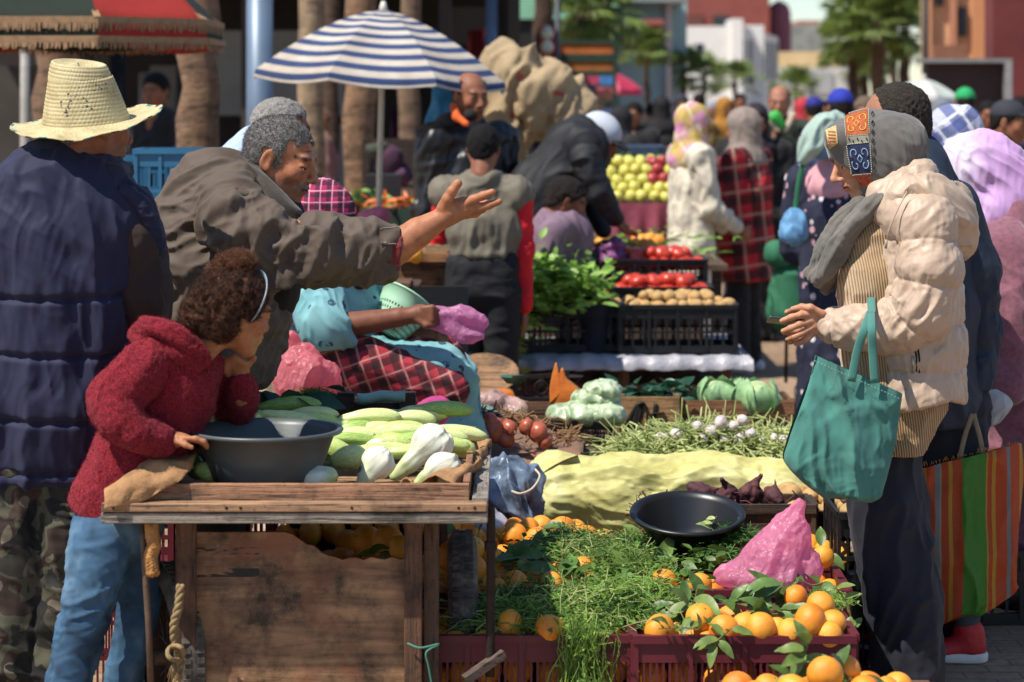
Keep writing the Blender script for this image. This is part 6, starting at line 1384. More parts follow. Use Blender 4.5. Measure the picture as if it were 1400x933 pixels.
for cx_,yy in((1018,6.215),(712,6.255)):
 for l in range(3):
  for i in range(7):put_orange(at(cx_,0,yy)[0]-.235+i*.078+rr_.uniform(-.01,.01),yy+rr_.uniform(0,.02),.07+l*.072+rr_.uniform(-.008,.008),.98,'orange behind the slots of the '+('nearest' if cx_>800 else 'herb covered')+' crate')
heap(at(1018,0,6.35)[0],6.22,6.50,.292,.50,.018,0,'orange in the nearest maroon crate')
heap(at(712,0,6.4)[0],6.25,6.55,.285,.50,.02,0,'orange under the herbs in the crate by the wheel')
for k,(mt,sd2)in enumerate(((leaf_mat('#c2c88a','#8da05a',.6),401),(leaf_mat('#3f6a2c','#24451a',.6),402))):strands('herbs',['pale straw coloured stems tangled through the herb heap','dark green sprays tangled through the herb heap'][k],'herbs',420,[(at(780,835,6.4),(.28,.16,.08),3),(at(810,765,7.0),(.25,.2,.08),2)],.15,.0013,mt,sd2,.2,None,.0 if not k else.016)
heap(at(1022,0,6.9)[0],6.75,7.05,.282,.50,.02,0,'orange in the crate around the pink bag',skip=lambda x,y:x>at(985,0,7)[0]and x<at(1105,0,7)[0]and y<6.95)
heap(at(730,0,6.95)[0],6.76,7.06,.30,.52,.05,0,'orange poking through the middle of the herb heap')
heap(at(735,0,7.4)[0],7.25,7.56,.31,.52,.07,0,'orange at the far side of the herb heap')
heap(at(510,0,6.9)[0],6.76,7.06,.31,.56,.07,0,'orange seen under the cart tray')
heap(at(520,0,7.4)[0],7.25,7.56,.38,.56,.09,0,'orange of the heap behind the cart panel')
heap(at(1110,0,7.35)[0],7.26,7.48,.31,.16,.02,0,'orange at the end of the crate beyond the pink bag')
for(x,y,Y,s,lb)in((1108,850,6.20,1.12,'largest bright orange crowning the nearest crate'),(1040,858,6.18,.95,'orange at the front rim of the nearest crate'),(958,845,6.24,.95,'orange among leaves in the middle of the nearest crate'),(902,862,6.20,1.0,'orange at the corner of the nearest crate beside the herbs'),(990,862,6.19,.95,'orange lying half under a sprig in the nearest crate'),(1018,857,6.22,.85,'small orange beside a sprig in the nearest crate'),(1080,864,6.18,.85,'orange below the largest one'),(1138,853,6.25,.9,'orange right behind the largest one'),(1133,868,6.18,.85,'orange against the end wall of the nearest crate'),(1122,828,6.33,.9,'orange behind the crest of the nearest crate'),(1088,818,6.40,.85,'orange behind the big leaf in the nearest crate'),(906,798,6.80,1.02,'orange by the basin in the pink bag crate'),(957,800,6.76,.85,'orange next to the pink bag'),(797,781,6.85,.98,'bright orange standing out of the herbs'),(754,800,6.7,.9,'orange under the broad leaf in the herbs'),(706,796,6.7,.8,'half covered orange in the herb heap'),(697,853,6.26,.9,'orange near the wheel between the herb stems'),(752,860,6.22,.95,'orange at the rim of the herb covered crate'),(672,765,6.9,.9,'orange behind the bent pipe'),(620,762,6.72,1.15,'big orange in the gap beside the cart post'),(645,752,6.9,1.0,'orange just beside the bent pipe'),(612,742,7.1,.95,'orange under the tray corner'),(648,780,6.7,.95,'orange above the tyre'),(704,732,7.3,.9,'orange below the blue tarpaulin bag'),(734,738,7.25,.9,'orange near the yellow sack'),(500,740,6.9,1.1,'orange in the gap above the plywood panel'),(530,742,6.8,1.15,'large orange beside the cart corner post'),(548,750,6.6,.9,'small orange touching the cart post'),(475,742,7.0,.9,'orange behind the plywood edge'),(775,768,7.0,.85,'orange sunk in the herbs'),(838,792,6.9,.8,'orange half covered by a green leaf'),(1125,762,7.0,.8,'orange under the leaves at the crate end'),(1062,862,6.2,.8,'orange tucked beside the largest one')):
 p=at(x,y,Y);put_orange(p[0],p[1],p[2],s,lb)
for(x,y,Y,s,lb)in((1128,922,5.45,1.0,'blurred orange closest to the camera'),(1155,918,5.55,.9,'orange beside the closest one'),(1085,945,5.4,.95,'orange under the closest leaves'),(1180,945,5.5,.95,'orange at the bottom edge')):p=at(x,y,Y);put_orange(p[0],p[1],p[2],s,lb,'oranges in the nearest box')
nb=place(crate_mesh(.5,.34,.25,wood_mat('#6b4a34',.4),'wide',name='wooden_box'),at(1140,0,5.6)[0],5.6,.06,0,'low box under the closest oranges','box',None,True)
heap(at(1140,0,5.6)[0],5.48,5.75,.30,.42,.0,0,'orange in the low nearest box')
def sprig(name,label,pts,Y,n,size,mat,seed,group='orange leaves'):
 A=spline([at(x,y,Y+d)for x,y,d in pts],6);rg=random.Random(seed);e=empty(name,A[0],label,'leaves',group);MB().tube(A,.0018,5).build('stem',M('#6a6a3a',.8),e,True);V=[];Fc=[]
 for k in range(n):
  p=A[min(len(A)-1,int(len(A)*(k+.5)/n))];d=np.array((rg.gauss(0,1),rg.gauss(0,.6)-.2,rg.gauss(.15,.6)));d/=np.linalg.norm(d);s_=np.cross(d,(rg.gauss(0,.4),-.6,1));s_/=np.linalg.norm(s_);u=np.cross(s_,d);L=size*rg.uniform(.7,1.2);W_=L*.22;i=len(V)
  for t in np.linspace(0,1,9):
   w_=W_*math.sin(PI*t**.85)**.8+.0006;q=p+d*L*t-u*L*.35*t*t*rg.uniform(.8,1.2);V+=[q-s_*w_+u*w_*.35,q,q+s_*w_+u*w_*.35]
  for j in range(8):
   for z in(0,1):Fc.append((i+j*3+z,i+j*3+z+1,i+j*3+z+4,i+j*3+z+3))
 mesh_np('foliage',V,Fc,e,mat);return e
SP=[(((925,842,0),(945,830,0),(955,800,0)),6.3,6,.085),(((960,815,0),(1000,822,0),(1030,812,0)),6.35,7,.08),(((1060,830,0),(1065,810,0),(1072,795,0)),6.4,5,.10),(((1000,860,-.05),(985,872,-.08),(975,885,-.09)),6.2,8,.07),(((870,850,0),(900,846,0),(930,850,0)),6.3,6,.075),(((1020,835,0),(1050,840,0),(1075,838,0)),6.3,6,.075),(((880,765,0),(900,770,0),(915,780,0)),7.0,7,.08),(((1120,745,0),(1135,760,0),(1128,780,0)),7.1,6,.075),(((690,770,0),(700,760,0),(720,768,0)),6.9,5,.09),(((830,800,0),(850,790,0),(880,795,0)),6.8,4,.10),(((740,720,0),(760,730,0),(790,735,0)),7.2,5,.08),(((790,800,0),(770,790,0),(760,780,0)),6.75,3,.10),(((1090,925,0),(1100,895,0),(1105,880,0)),5.5,8,.07),(((1180,932,0),(1150,925,0),(1140,915,0)),5.5,6,.07),(((1060,940,0),(1080,930,0),(1095,925,0)),5.5,6,.07),(((1140,800,-.05),(1160,830,-.06),(1165,870,-.06)),6.4,4,.05),(((890,835,0),(930,825,0),(980,830,0)),6.35,8,.07),(((1040,825,0),(1080,835,0),(1110,830,0)),6.35,7,.065),(((900,860,-.05),(930,858,-.06),(960,862,-.06)),6.2,6,.055),(((500,752,0),(530,756,0),(545,748,0)),6.6,6,.05),(((620,735,0),(640,730,0),(660,740,0)),6.95,6,.07),(((850,745,0),(880,735,0),(905,742,0)),7.3,6,.09),(((1090,790,0),(1110,800,0),(1130,795,0)),6.7,5,.07),(((1000,850,0),(960,840,0),(940,850,0)),6.22,5,.07)]
for i,(pts,Y,n,sz)in enumerate(SP):sprig('leafy_sprig','sprig of glossy orange leaves among the crates',pts,Y,n,sz,LF_OR if i%3 else leaf_mat('#6d8440','#42582c',.45),100+i)
GH='green herbs strewn over the crates'
B=lambda px,py,Y,hx,hy,hz,w_:(at(px,py,Y),(hx,hy,hz),w_)
strands('herbs','matted fine green herbs over the crates beside the cart wheel','herbs',2300,[B(740,845,6.33,.20,.10,.05,3),B(820,830,6.40,.14,.12,.07,3),B(880,818,6.5,.10,.12,.05,1.5),B(700,830,6.5,.12,.12,.05,1.4),B(800,862,6.24,.06,.03,.02,.4)],.13,.0013,STRAND,201,.3,None,.008)
strands('herbs','feathery green herbs mounded below the yellow sack','herbs',2500,[B(800,765,7.0,.16,.16,.06,3),B(840,770,6.9,.12,.12,.05,2),B(770,742,7.2,.10,.1,.05,1.2),B(860,745,7.2,.12,.1,.035,1)],.10,.0010,leaf_mat('#7d9a48','#3f6426',.6,yellow='#c2c27a'),202,.2,None,.009)
strands('hanging_herbs','long green stems trailing down the front of the herb covered crate','herbs',120,[B(800,900,6.15,.06,.02,.05,3),B(782,890,6.15,.03,.02,.05,1)],.16,.0013,STRAND,203,1.6,None,.014,up=-1.1)
strands('herb_bunch','tied bunch of thin green stems leaning on the black basin','herbs',420,[B(1005,735,7.1,.045,.05,.035,3),B(985,755,7.0,.04,.05,.02,1)],.10,.0014,leaf_mat('#4f7a38','#2c5220',.5),204,.2,None,.0)
leafy('salad_leaves','crumpled dark green leaves beside the black basin','leaves',[(at(955,775,6.95),(.10,.08,.04)),(at(975,770,6.95),(.06,.05,.05))],LF_OR,.06,40,9,droop=.3)
strands('herbs','sprinkled herb stems on the oranges of the nearest crate','herbs',420,[B(890,835,6.45,.08,.10,.03,1),B(1130,820,6.5,.06,.08,.02,.5)],.07,.0011,STRAND,205,.2,None,.009)
leafy('herb_leaves','scattered small leaves over the herb heap','leaves',[(at(760,815,6.5),(.35,.2,.03)),(at(830,790,6.8),(.3,.2,.04)),(at(720,760,7.0),(.25,.25,.04)),(at(790,845,6.35),(.3,.1,.03)),(at(850,765,6.95),(.2,.2,.04))],LF_HB,.026,240,10,ratio=.7)
BB=basin('black_basin','black plastic basin standing on the orange crates',940,702,7.15,.156,.15,.072,M('#1b1d1f',.35,.15,6,.1,60,.001,spec=.5),.21)
sprig('leafy_sprig','pale green pod lying inside the black basin',((972,728,0),(974,716,0),(980,706,0)),7.22,3,.045,leaf_mat('#a9bc7a','#7d9455'),300,None)
MB_=M('#b8342c',.5)
o=MB().tube([at(x,y,7.29)for x,y in((893,700),(903,694),(901,708),(893,700),(899,691),(906,697))],.0012,4).build('chalk_mark',M('#8d4a44',.7),BB)
def soft_bag(name,label,cat,Y,prims,mat,fold,vox=.0045,k=.02,group=None,it=1):
 c=(_bb(prims[0])[0]+_bb(prims[0])[1])/2;e=empty(name,c,label,cat,group);V,Q,N=sculpt(prims,vox,k,fold,it);mesh_np('bag',V,Q,e,mat);return e
def film(c,tr=.45,rough=.25,alpha=1.0):
 t=NT('thin_plastic');n=t.noise(14,5,.6,dist=1.2);vo=t.nd('ShaderNodeTexVoronoi',inp={'Vector':t.mix(.06,t.co(),n.outputs[1]),'Scale':34.0});vo2=t.nd('ShaderNodeTexVoronoi',inp={'Vector':t.co(),'Scale':85.0});c_=t.ramp(n.outputs[0],[(.3,tuple(x*.8 for x in srgb(c))),(.6,srgb(c)),(.8,tuple(min(1,x*1.15)for x in srgb(c)))]);t.set(Base_Color=c_,Roughness=rough);t.bump(vo2.outputs[0],.35,.003,t.bump(vo.outputs[0],.7,.008))
 x=t.nd('ShaderNodeBsdfTranslucent',inp={'Color':c_});mx=t.nd('ShaderNodeMixShader',inp={0:tr,1:t.b.outputs[0],2:x.outputs[0]});o=mx.outputs[0]
 if alpha<1:tp=t.nd('ShaderNodeBsdfTransparent',inp={'Color':(*[min(1,v+.25)for v in srgb(c)],1)});m2=t.nd('ShaderNodeMixShader',inp={0:alpha,1:tp.outputs[0],2:o});o=m2.outputs[0]
 t.l.new(o,t.out.inputs[0]);return t.m
PK=film('#ffa8ca',.6,.2,.84);PK2=film('#f59aa4',.6,.22,.85)
Yb=6.78
pe=soft_bag('pink_bag','pink plastic bag of dark beet roots pulled up to a point in the crate','bag',Yb,[elp(1045,787,Yb,64,.09,19),elp(1052,768,Yb,50,.07,27,25),caps(at(1055,762,Yb),at(1078,732,Yb),.062,.038,None,.04),caps(at(1078,732,Yb),at(1092,690,Yb),.038,.014,((0,1,0),.6),.04),elp(1098,775,Yb,20,.06,24)],PK,lambda V,N:folds(V,(-.55,0,-1),20,.010,211,.10)+folds(V,(-.2,.2,-1),45,.003,212,.2),.004)
for i,(x,y)in enumerate(((1010,792),(1032,788),(1052,795),(1074,792),(1020,799),(1095,790))):
 b_=mesh_np('beetroot',*[a for a in sculpt([elp(x,y,Yb,12,.03,11),caps(at(x,y,Yb),at(x+6,y-16,Yb),.008,.002,None,.01)],.005,.01)[:2]],None,M('#42142a',.6,.4,30));tag(b_,'dark beetroot inside the pink bag','beetroot','beetroots in the pink bag')
t=NT('yellow_sack');n=t.noise(5,5,.6);wv=t.nd('ShaderNodeTexWave',bands_direction='X',inp={'Vector':t.co(),'Scale':90.0});c=t.ramp(n.outputs[0],[(.3,srgb('#b5ae62')),(.5,srgb('#d6d288')),(.7,srgb('#e8e4a8'))]);t.set(Base_Color=c,Roughness=.5);vo=t.nd('ShaderNodeTexVoronoi',inp={'Vector':t.map(scale=(8,14,26)),'Scale':1.0});t.bump(wv.outputs[1],.25,.002,t.bump(vo.outputs[0],.35,.02))
x_=t.nd('ShaderNodeBsdfTranslucent',inp={'Color':c});mx=t.nd('ShaderNodeMixShader',inp={0:.2,1:t.b.outputs[0],2:x_.outputs[0]});t.l.new(mx.outputs[0],t.out.inputs[0]);SACK=t.m
Ys=8.05
soft_bag('yellow_sack','long yellow woven plastic sack lying across the stall','sack',Ys,[caps(at(775,688,Ys),at(1065,685,Ys),.135,.115,((0,1,0),.999),.05),elp(765,670,Ys,36,.12,42,20,.04),elp(850,670,Ys,80,.15,42,0,.04),elp(960,672,Ys,90,.15,44,0,.04),elp(1060,680,Ys,62,.13,40,-12,.04),caps(at(1100,700,Ys),at(1120,712,Ys),.05,.03,None,.04)],SACK,lambda V,N:folds(V,(1,0,-.12),10,.017,221,.06)+folds(V,(1,0,.4),19,.006,222,.08)+folds(V,(1,.3,-.4),38,.004,223,.2),.0062,.04)
TB=film('#5f7ea8',.15,.25);soft_bag('blue_tarpaulin_bag','crumpled blue and white tarpaulin bundle behind the tray corner','bundle',7.7,[elp(700,668,7.7,36,.10,38),elp(712,695,7.7,26,.09,28),elp(680,655,7.7,24,.08,22)],M('#6f8199',.35,.5,13,.3,60,.004,col2='#222a38',name='tarpaulin'),lambda V,N:folds(V,(.6,0,-1),17,.022,231,.3)+.006*fbm(V*30,2,2),.005)
tag(MB().tube(spline([at(700,672,7.55),at(712,675,7.53),at(728,668,7.54),at(738,652,7.56),at(732,642,7.6)],6),.004,6).build('cord',M('#b8b09a',.8),None,True),'pale cord lying on the blue tarpaulin bundle','cord')
soft_bag('white_sheet_bundle','white plastic sheet tucked between the tray corner and the oranges','sheet',7.5,[elp(668,716,7.5,28,.08,18,-25),elp(660,700,7.5,14,.06,14)],M('#b9bfcc',.4,.1,9),lambda V,N:folds(V,(1,0,-.6),18,.012,233,.3),.006)
def potato_tpl(name,c,rad,seed,mat):
 V,Q,N=sculpt([ell((0,0,0),rad),ell((rad[0]*.3,0,rad[2]*.2),(rad[0]*.7,rad[1]*.9,rad[2]*.85))],.006,.02,lambda V,N:.003*fbm(V*35,2,seed),1);return mesh_np(name,V,Q,None,mat)
POT=M('#b5925e',.75,.3,30,.4,120,.002,name='potato_skin');ONI=M('#a8583f',.35,.4,25,.2,90,.002,col2='#7a3230',name='onion_skin')
PT=[potato_tpl('potato',0,(.036,.027,.025),s_,POT)for s_ in(1,5,8)];used=set()
def scatter(tpls,cx,cy,z,hx,hy,n,layers,label,cat,group,seed,rr=.03,sc=(.8,1.15),dome=.0):
 rg=random.Random(seed)
 for l in range(layers):
  nx=max(1,int(hx*2/(rr*1.9)));ny=max(1,int(hy*2/(rr*1.7)))
  for i in range(nx):
   for j in range(ny):
    x=cx-hx+(i+.5+.5*((j+l)%2))*hx*2/nx;y=cy-hy+(j+.5)*hy*2/ny
    if x>cx+hx:continue
    u,v=(x-cx)/hx,(y-cy)/hy
    if l and(abs(u)>1-.28*l or abs(v)>1-.25*l):continue
    tp=rg.choice(tpls);o=tp if id(tp)not in used else tp.copy()
    if id(tp)in used:COL.objects.link(o)
    used.add(id(tp));s_=rg.uniform(*sc);o.location=(x+rg.uniform(-.2,.2)*rr,y+rg.uniform(-.2,.2)*rr,z+l*rr*1.25+dome*(1-u*u)*(1-v*v)+rg.uniform(-.15,.15)*rr);o.rotation_euler=(rg.uniform(-.5,.5),rg.uniform(-.5,.5),rg.uniform(0,6));o.scale=(s_,s_,s_);tag(o,label,cat,group)
bc=crate_mesh(.50,.33,.24,BLK,'wide')
GB='black plastic crates'
bk=[(1205,7.10,.36+.0,.0,'black crate of potatoes standing behind the navy trousers'),(1205,7.10,.11,.0,'lower black crate behind the navy trousers'),(1130,7.62,.30,.0,'black crate of potatoes beyond the pink bag'),(1385,7.8,.03,.05,'black crate on the ground behind the striped bag'),(1395,7.8,.28,.02,'upper black crate behind the striped bag')]
for i,(px,Y,z,rz,lb)in enumerate(bk):place(bc,at(px,0,Y)[0]+.02,Y+.165,z-.24 if i==0 else max(.0,z-.12)if i in(1,)else(z-.05 if i==2 else z-.02),rz,lb,'crate',GB,i==0)
bks=[o for o in COL.objects if o.get('group')==GB];bks[0].scale.x=bks[1].scale.x=.46;bks[0].location.x=bks[1].location.x=at(1200,0,7.1)[0];bks[0].location.z=.245;bks[1].location.z=.002;bks[2].location.z=.16;bks[3].location.z=.002;bks[4].location.z=.245;bks[4].location.x+=.3
scatter(PT,bks[0].location.x,bks[0].location.y,.475,.10,.13,0,2,'potato in the crate behind the navy trousers','potato','potatoes behind the navy trousers',3)
scatter(PT,bks[2].location.x,bks[2].location.y,.39,.21,.13,0,2,'potato in the crate beyond the pink bag','potato','potatoes beyond the pink bag',4)
scatter([mesh_np('beetroot',*sculpt([ell((0,0,0),(.036,.034,.03)),caps((0,0,.02),(.03,.01,.06),.014,.004,None,.02)],.005,.02,lambda V,N:.007*fbm(V*40,3,3)+.003*(1-2*np.abs(vnoise(V*70,5))),0)[:2],None,M('#43202a',.75,.5,30,.6,90,.004,col2='#6b3a2c')),mesh_np('beetroot',*sculpt([ell((0,0,0),(.05,.034,.026)),caps((0,0,.01),(-.05,.01,.045),.014,.003,None,.02)],.005,.02,lambda V,N:.008*fbm(V*35,3,8),0)[:2],None,M('#43202a',.75,.5,30,.6,90,.004,col2='#6b3a2c'))],at(1010,0,7.6)[0],7.6,.455,.16,.07,0,1,'dark beetroot in front of the yellow sack','beetroot','beetroots before the yellow sack',5,.042)
strands('beet_stems','thin dark red stems of the beetroots by the black basin','stems',60,[B(1020,690,7.6,.18,.05,.04,1),B(885,700,7.5,.05,.05,.05,.5)],.13,.0022,M('#5a2a34',.7),206,.1,None,0)
place(crate_mesh(.46,.2,.20,wood_mat('#4a3a30',.4),'wide',name='wooden_box'),at(1010,0,7.6)[0],7.6,.157,0,'low dark box of beetroots before the yellow sack','box',None,True).scale=(1,1,1.42)
for p0,p1,y0_,y1_,zt_,lb in((640,1130,7.76,8.35,.225,'plank platform under the yellow sack'),(900,1190,7.44,7.74,.155,'plank platform under the beetroot box')):tag(MB().box(((at(p0,0,7.9)[0]+at(p1,0,7.9)[0])/2,(y0_+y1_)/2,zt_/2),(at(p1,0,7.9)[0]-at(p0,0,7.9)[0],y1_-y0_,zt_)).build('platform',wood_mat('#5c4636',.4),None),lb,'platform')
leafy('bean_pods','green bean pods heaped below the tote bag','beans',[(at(1135,675,7.9),(.14,.08,.06))],leaf_mat('#4f7038','#2c4a22'),.09,60,12,ratio=.14)
strands('spring_onions','big loose pile of pale spring onion stalks','spring onions',1500,[B(960,606,8.7,.24,.20,.07,3),B(1040,606,8.8,.16,.18,.05,1.5),B(895,612,8.6,.16,.12,.035,1.2),B(1080,612,8.6,.10,.15,.04,1)],.28,.0030,leaf_mat('#b5bf7c','#7d9648',.5,.2,'onion_stalk','#e2dfba'),207,.2,None,0,wav=.5)
wb=potato_tpl('white_bulb',0,(.026,.026,.024),2,M('#d2c8c4',.4,.15,40,.15,80,.001,col2='#a88a9a'))
for(x,y)in((985,578),(1003,583),(972,590),(1016,574),(953,583),(1012,600),(1026,592),(962,600),(1060,600),(1074,606),(925,596),(1040,603),(905,602),(1086,598),(990,602)):
 o=wb if x==985 else wb.copy()
 if x!=985:COL.objects.link(o)
 o.location=tuple(at(x,y,8.6));k_=.6+.5*((x*7)%10)/10;o.scale=(k_,k_,k_*1.2);o.rotation_euler=(x,y,0);tag(o,'white onion bulb on the spring onion pile','onion','white bulbs on the spring onion pile')
on=potato_tpl('onion',0,(.036,.036,.030),4,ONI);first=True
for(x,y,s_,lb)in((712,603,1.35,'largest reddish onion at the front of the onion heap'),(676,590,1.2,'shiny purple onion behind the largest one'),(735,592,1.0,'onion beside the largest one'),(655,598,1.0,'onion at the cart side of the heap'),(694,588,.9,'onion between the purple and the largest'),(640,588,.9,'onion next to the dried stalks'),(720,585,.8,'small onion at the back'),(670,575,.8,'onion behind the purple one'),(650,578,.8,'dull onion near the skirt hem'),(690,600,.9,'onion in front of the purple one'),(630,600,1.0,'onion half hidden by the paper'),(745,602,.8,'onion on the cloth edge')):
 o=on if first else on.copy()
 if not first:COL.objects.link(o)
 first=False;o.location=tuple(at(x,y,8.3));o.rotation_euler=(x*.3,y*.2,x);o.scale=(s_,)*3;tag(o,lb,'onion','onions beside the yellow sack')
scatter([on],at(690,0,8.5)[0],8.45,.44,.14,.12,0,1,'onion in the heap below','onion','lower onions',7,.036)
strands('dry_stalks','dry brown onion stalks and roots over the onions','stalks',160,[B(690,578,8.4,.15,.1,.04,1),B(655,570,8.5,.08,.08,.03,.6),B(770,595,8.5,.1,.1,.02,.5)],.14,.003,M('#8a6848',.9,.4,30),208,.2,None,0)
sheet('brown_cloth','brown sacking spread under the onions','cloth',[[(620,590,8.9),(700,580,9.0),(790,585,9.0)],[(620,612,8.3),(710,622,8.3),(800,606,8.5)],[(640,640,8.0),(720,655,7.95),(790,628,8.0)]],8,lambda V:folds(V,(1,.4,.2),12,.02,241,.3),M('#7d5f4c',.9,.3,9))
st=empty('trestle_table',(at(850,0,8.8)[0],8.9,0),'low wooden trestle under the onions and spring onions','table');MB().box((.32,9.18,.40),(1.45,1.45,.03)).build('table_top',wood_mat('#5c4636',.4),st)
for x in(-.25,.35,.85):
 for y in(8.5,9.35):MB().box((x,y,.19),(.05,.05,.38)).build('leg',wood_mat('#5c4636',.4,axis=2),st)
 # ================================================================ seated woman vendor
def plaid_mat(base,dark,pale,scale=9,rot=.0,name='plaid',rough=.9,tw=0):
 t=NT(name);sp=t.sep(t.map(rot=(0,rot,0)));n=t.noise(3,3,.5)
 def line(ax,f,w_,ph):
  v=t.math('FRACT',t.math('ADD',t.math('MULTIPLY',t.math('ADD',sp[ax],t.math('MULTIPLY',n.outputs[0],.03)),f),ph));return t.math('LESS_THAN',v,w_)
 c=t.mix(t.math('MULTIPLY',line(0,scale,.38,0),.75),srgb(base),srgb(dark));c=t.mix(t.math('MULTIPLY',line(2,scale,.38,.1),.75),c,srgb(dark))
 c=t.mix(t.math('MULTIPLY',line(0,scale,.10,.55),.7),c,srgb(pale));c=t.mix(t.math('MULTIPLY',line(2,scale,.10,.6),.7),c,srgb(pale))
 t.set(Base_Color=c,Roughness=rough);t.bump(t.noise(260,3).outputs[0],.4,.002);return t.m
def seated():
 Y=8.3;r=empty('person',(at(470,0,Y)[0],Y,0),'seated woman in a pale blue flowered robe and red checked apron opening a pink bag','person')
 hc=at(443,300,Y);R=frame((.80,-.25,-.45));s=.98;ha=Y-.24;sk='#7d4f3c'
 h1=[caps(at(455,448,ha),at(545,434,ha),.047,.032),caps(at(545,434,ha),at(565,431,ha),.032,.028),elp(575,430,ha,16,.03,14,0,.015)]
 for i in range(4):h1+=finger([(578,422+5*i,-.02,4.5),(591,421+5.5*i,-.028,4.3),(598,426+5*i,-.012,4),(592,430+4*i,.004,3.6)],ha)
 h1+=finger([(572,437,-.02,5),(583,445,-.03,4.6),(594,444,-.025,4)],ha)
 hb=Y-.05;h2=[caps(at(540,460,hb),at(585,460,hb),.03,.026),elp(596,462,hb,14,.025,12,0,.012)]
 for i in range(4):h2+=finger([(600,456+4*i,-.02,4.3),(609,462+3.5*i,-.025,4),(606,470+2*i,-.01,3.6)],hb)
 body(r,[(head_prims(hc,R,s,1,True,False),.006,.012),(h1,.0035,.007),(h2,.004,.007),([caps(at(440,340,Y),at(430,480,Y),.1,.1)],.02,.02)],colfn=lambda V:head_cols(V,hc,R,s,sk,brow='#20150f'));eyes(r,hc,R,s)
 E=lambda cc,rad,k=None,sub=False:ell(hc+R@(np.array(cc)*s),np.array(rad)*s,R,k,sub)
 garment(r,'headscarf',[E((-.022,0,.028),(.116,.096,.104)),caps(hc+R@np.array((-.03,0,-.06)),at(440,375,Y),.08,.11,None,.05),E((.105,0,-.02),(.075,.06,.09),.012,True),caps(at(468,360,Y-.1),at(494,386,Y-.14),.05,.022,None,.03)],plaid_mat('#a02050','#241428','#d9a0b4',26),.0055,.03,lambda V,N:folds(V,(.3,.3,-1),24,.006,7,.3))
 t=NT('flowered_robe');v=t.nd('ShaderNodeTexVoronoi',inp={'Vector':t.co(),'Scale':16.0});n=t.noise(40,3,.6);m=t.math('MULTIPLY',t.math('LESS_THAN',v.outputs['Distance'],.23),t.math('GREATER_THAN',n.outputs[0],.47));c=t.mix(m,t.ramp(t.noise(5,3).outputs[0],[(.3,srgb('#5d949c')),(.6,srgb('#83b4b8'))]),srgb('#2f4f60'));t.set(Base_Color=c,Roughness=.85);t.bump(t.noise(300,2).outputs[0],.3,.001);RB=t.m
 tor=chain([(at(440,380,Y),.18),(at(442,430,Y),.20),(at(436,490,Y),.22)],((0,1,0),.9))+[caps(at(440,372,Y-.14),at(440,372,Y+.14),.09,.09,None,.05)]
 tor+=[caps(at(425,505,Y-.10),at(600,520,Y-.12),.15,.105,None,.05),caps(at(425,505,Y+.12),at(600,515,Y+.12),.15,.10,None,.05),caps(at(606,520,Y-.12),at(628,640,Y-.10),.10,.10,None,.04),caps(at(606,515,Y+.12),at(625,640,Y+.10),.10,.10,None,.04)]
 garment(r,'robe',tor,RB,.0065,.04,lambda V,N:folds(V,(1,0,-.15),13,.012,301,.2)+folds(V,(.3,0,-1),15,.006,302,.25),lambda G:.03-G[...,2])
 garment(r,'sleeve',[caps(at(428,385,Y-.16),at(446,442,Y-.24),.092,.085,None,.04),caps(at(446,442,Y-.24),at(478,446,ha),.085,.070,None,.03)],RB,.0055,.03,lambda V,N:folds(V,(.5,0,-1),20,.010,303,.25),lambda G:(G-at(480,448,ha))@np.array((.93,0,.25)))
 garment(r,'apron',[caps(at(420,478,Y-.20),at(500,500,Y-.21),.055,.08,((0,1,0),.8),.04),caps(at(500,500,Y-.21),at(608,530,Y-.21),.085,.075,((0,1,0),.8),.04),caps(at(450,478,Y),at(590,505,Y),.13,.125,None,.05)],plaid_mat('#a02a38','#1d1418','#b5857c',15,.35),.006,.03,lambda V,N:folds(V,(1,0,-.35),16,.010,305,.2))
 cc=at(552,420,Y-.06);ax=np.array((-.60,-.55,-.35));ax/=np.linalg.norm(ax);Rm=np.array(Vector((0,0,1)).rotation_difference(Vector((.52,.36,.78))).to_matrix())
 e=empty('colander',cc,'mint green plastic colander tilted in the lap of the seated woman','colander');t=NT('mint_plastic');g=t.map(scale=(1,1,1));uv=t.co('UV');sp=t.sep(uv);h=t.math('MULTIPLY',t.math('GREATER_THAN',t.math('SINE',t.math('MULTIPLY',sp[0],2*PI*44)),.1),t.math('GREATER_THAN',t.math('SINE',t.math('MULTIPLY',sp[1],2*PI*11)),.1));zone=t.math('LESS_THAN',sp[1],.70)
 t.set(Base_Color=t.mix(t.math('MULTIPLY',h,zone),srgb('#9fc9a8'),srgb('#1c2a22')),Roughness=.4);prof=[(0,-.115),(.062,-.11),(.075,-.06),(.090,-.01),(.098,.03),(.104,.03),(.104,.036),(.096,.036),(.088,.0),(.072,-.06),(.058,-.105),(0,-.108)]
 o=MB().lathe(prof,cc,60,rot=Rm).build('bowl',t.m,e,True);ul=o.data.uv_layers.new(name='UVMap');n_=60;li=np.zeros(len(o.data.loops),np.int32);o.data.loops.foreach_get('vertex_index',li);uv_=np.stack([(li%n_)/n_,np.clip((li//n_)/4.,0,1)],1);ul.data.foreach_set('uv',uv_.ravel().astype(np.float32))
 soft_bag('pink_bag','flat pink plastic bag held open by the seated woman','bag',Y-.22,[caps(at(598,434,Y-.24),at(635,444,Y-.24),.040,.042,((0,1,0),.3),.02),caps(at(635,444,Y-.24),at(654,449,Y-.24),.040,.028,((0,1,0),.3),.02)],film('#e8a0cc',.6,.3),lambda V,N:folds(V,(1,0,-.25),24,.010,306,.3),.0045)
seated()
e=empty('wooden_box',at(460,555,7.35),'dark vegetable box with pale green cloth strips behind the marrows','box');DW=wood_mat('#3d2a20',.5)
for px in(473,557):pbox('corner_block',px-11,px+11,538,590,7.28,7.33,DW,e)
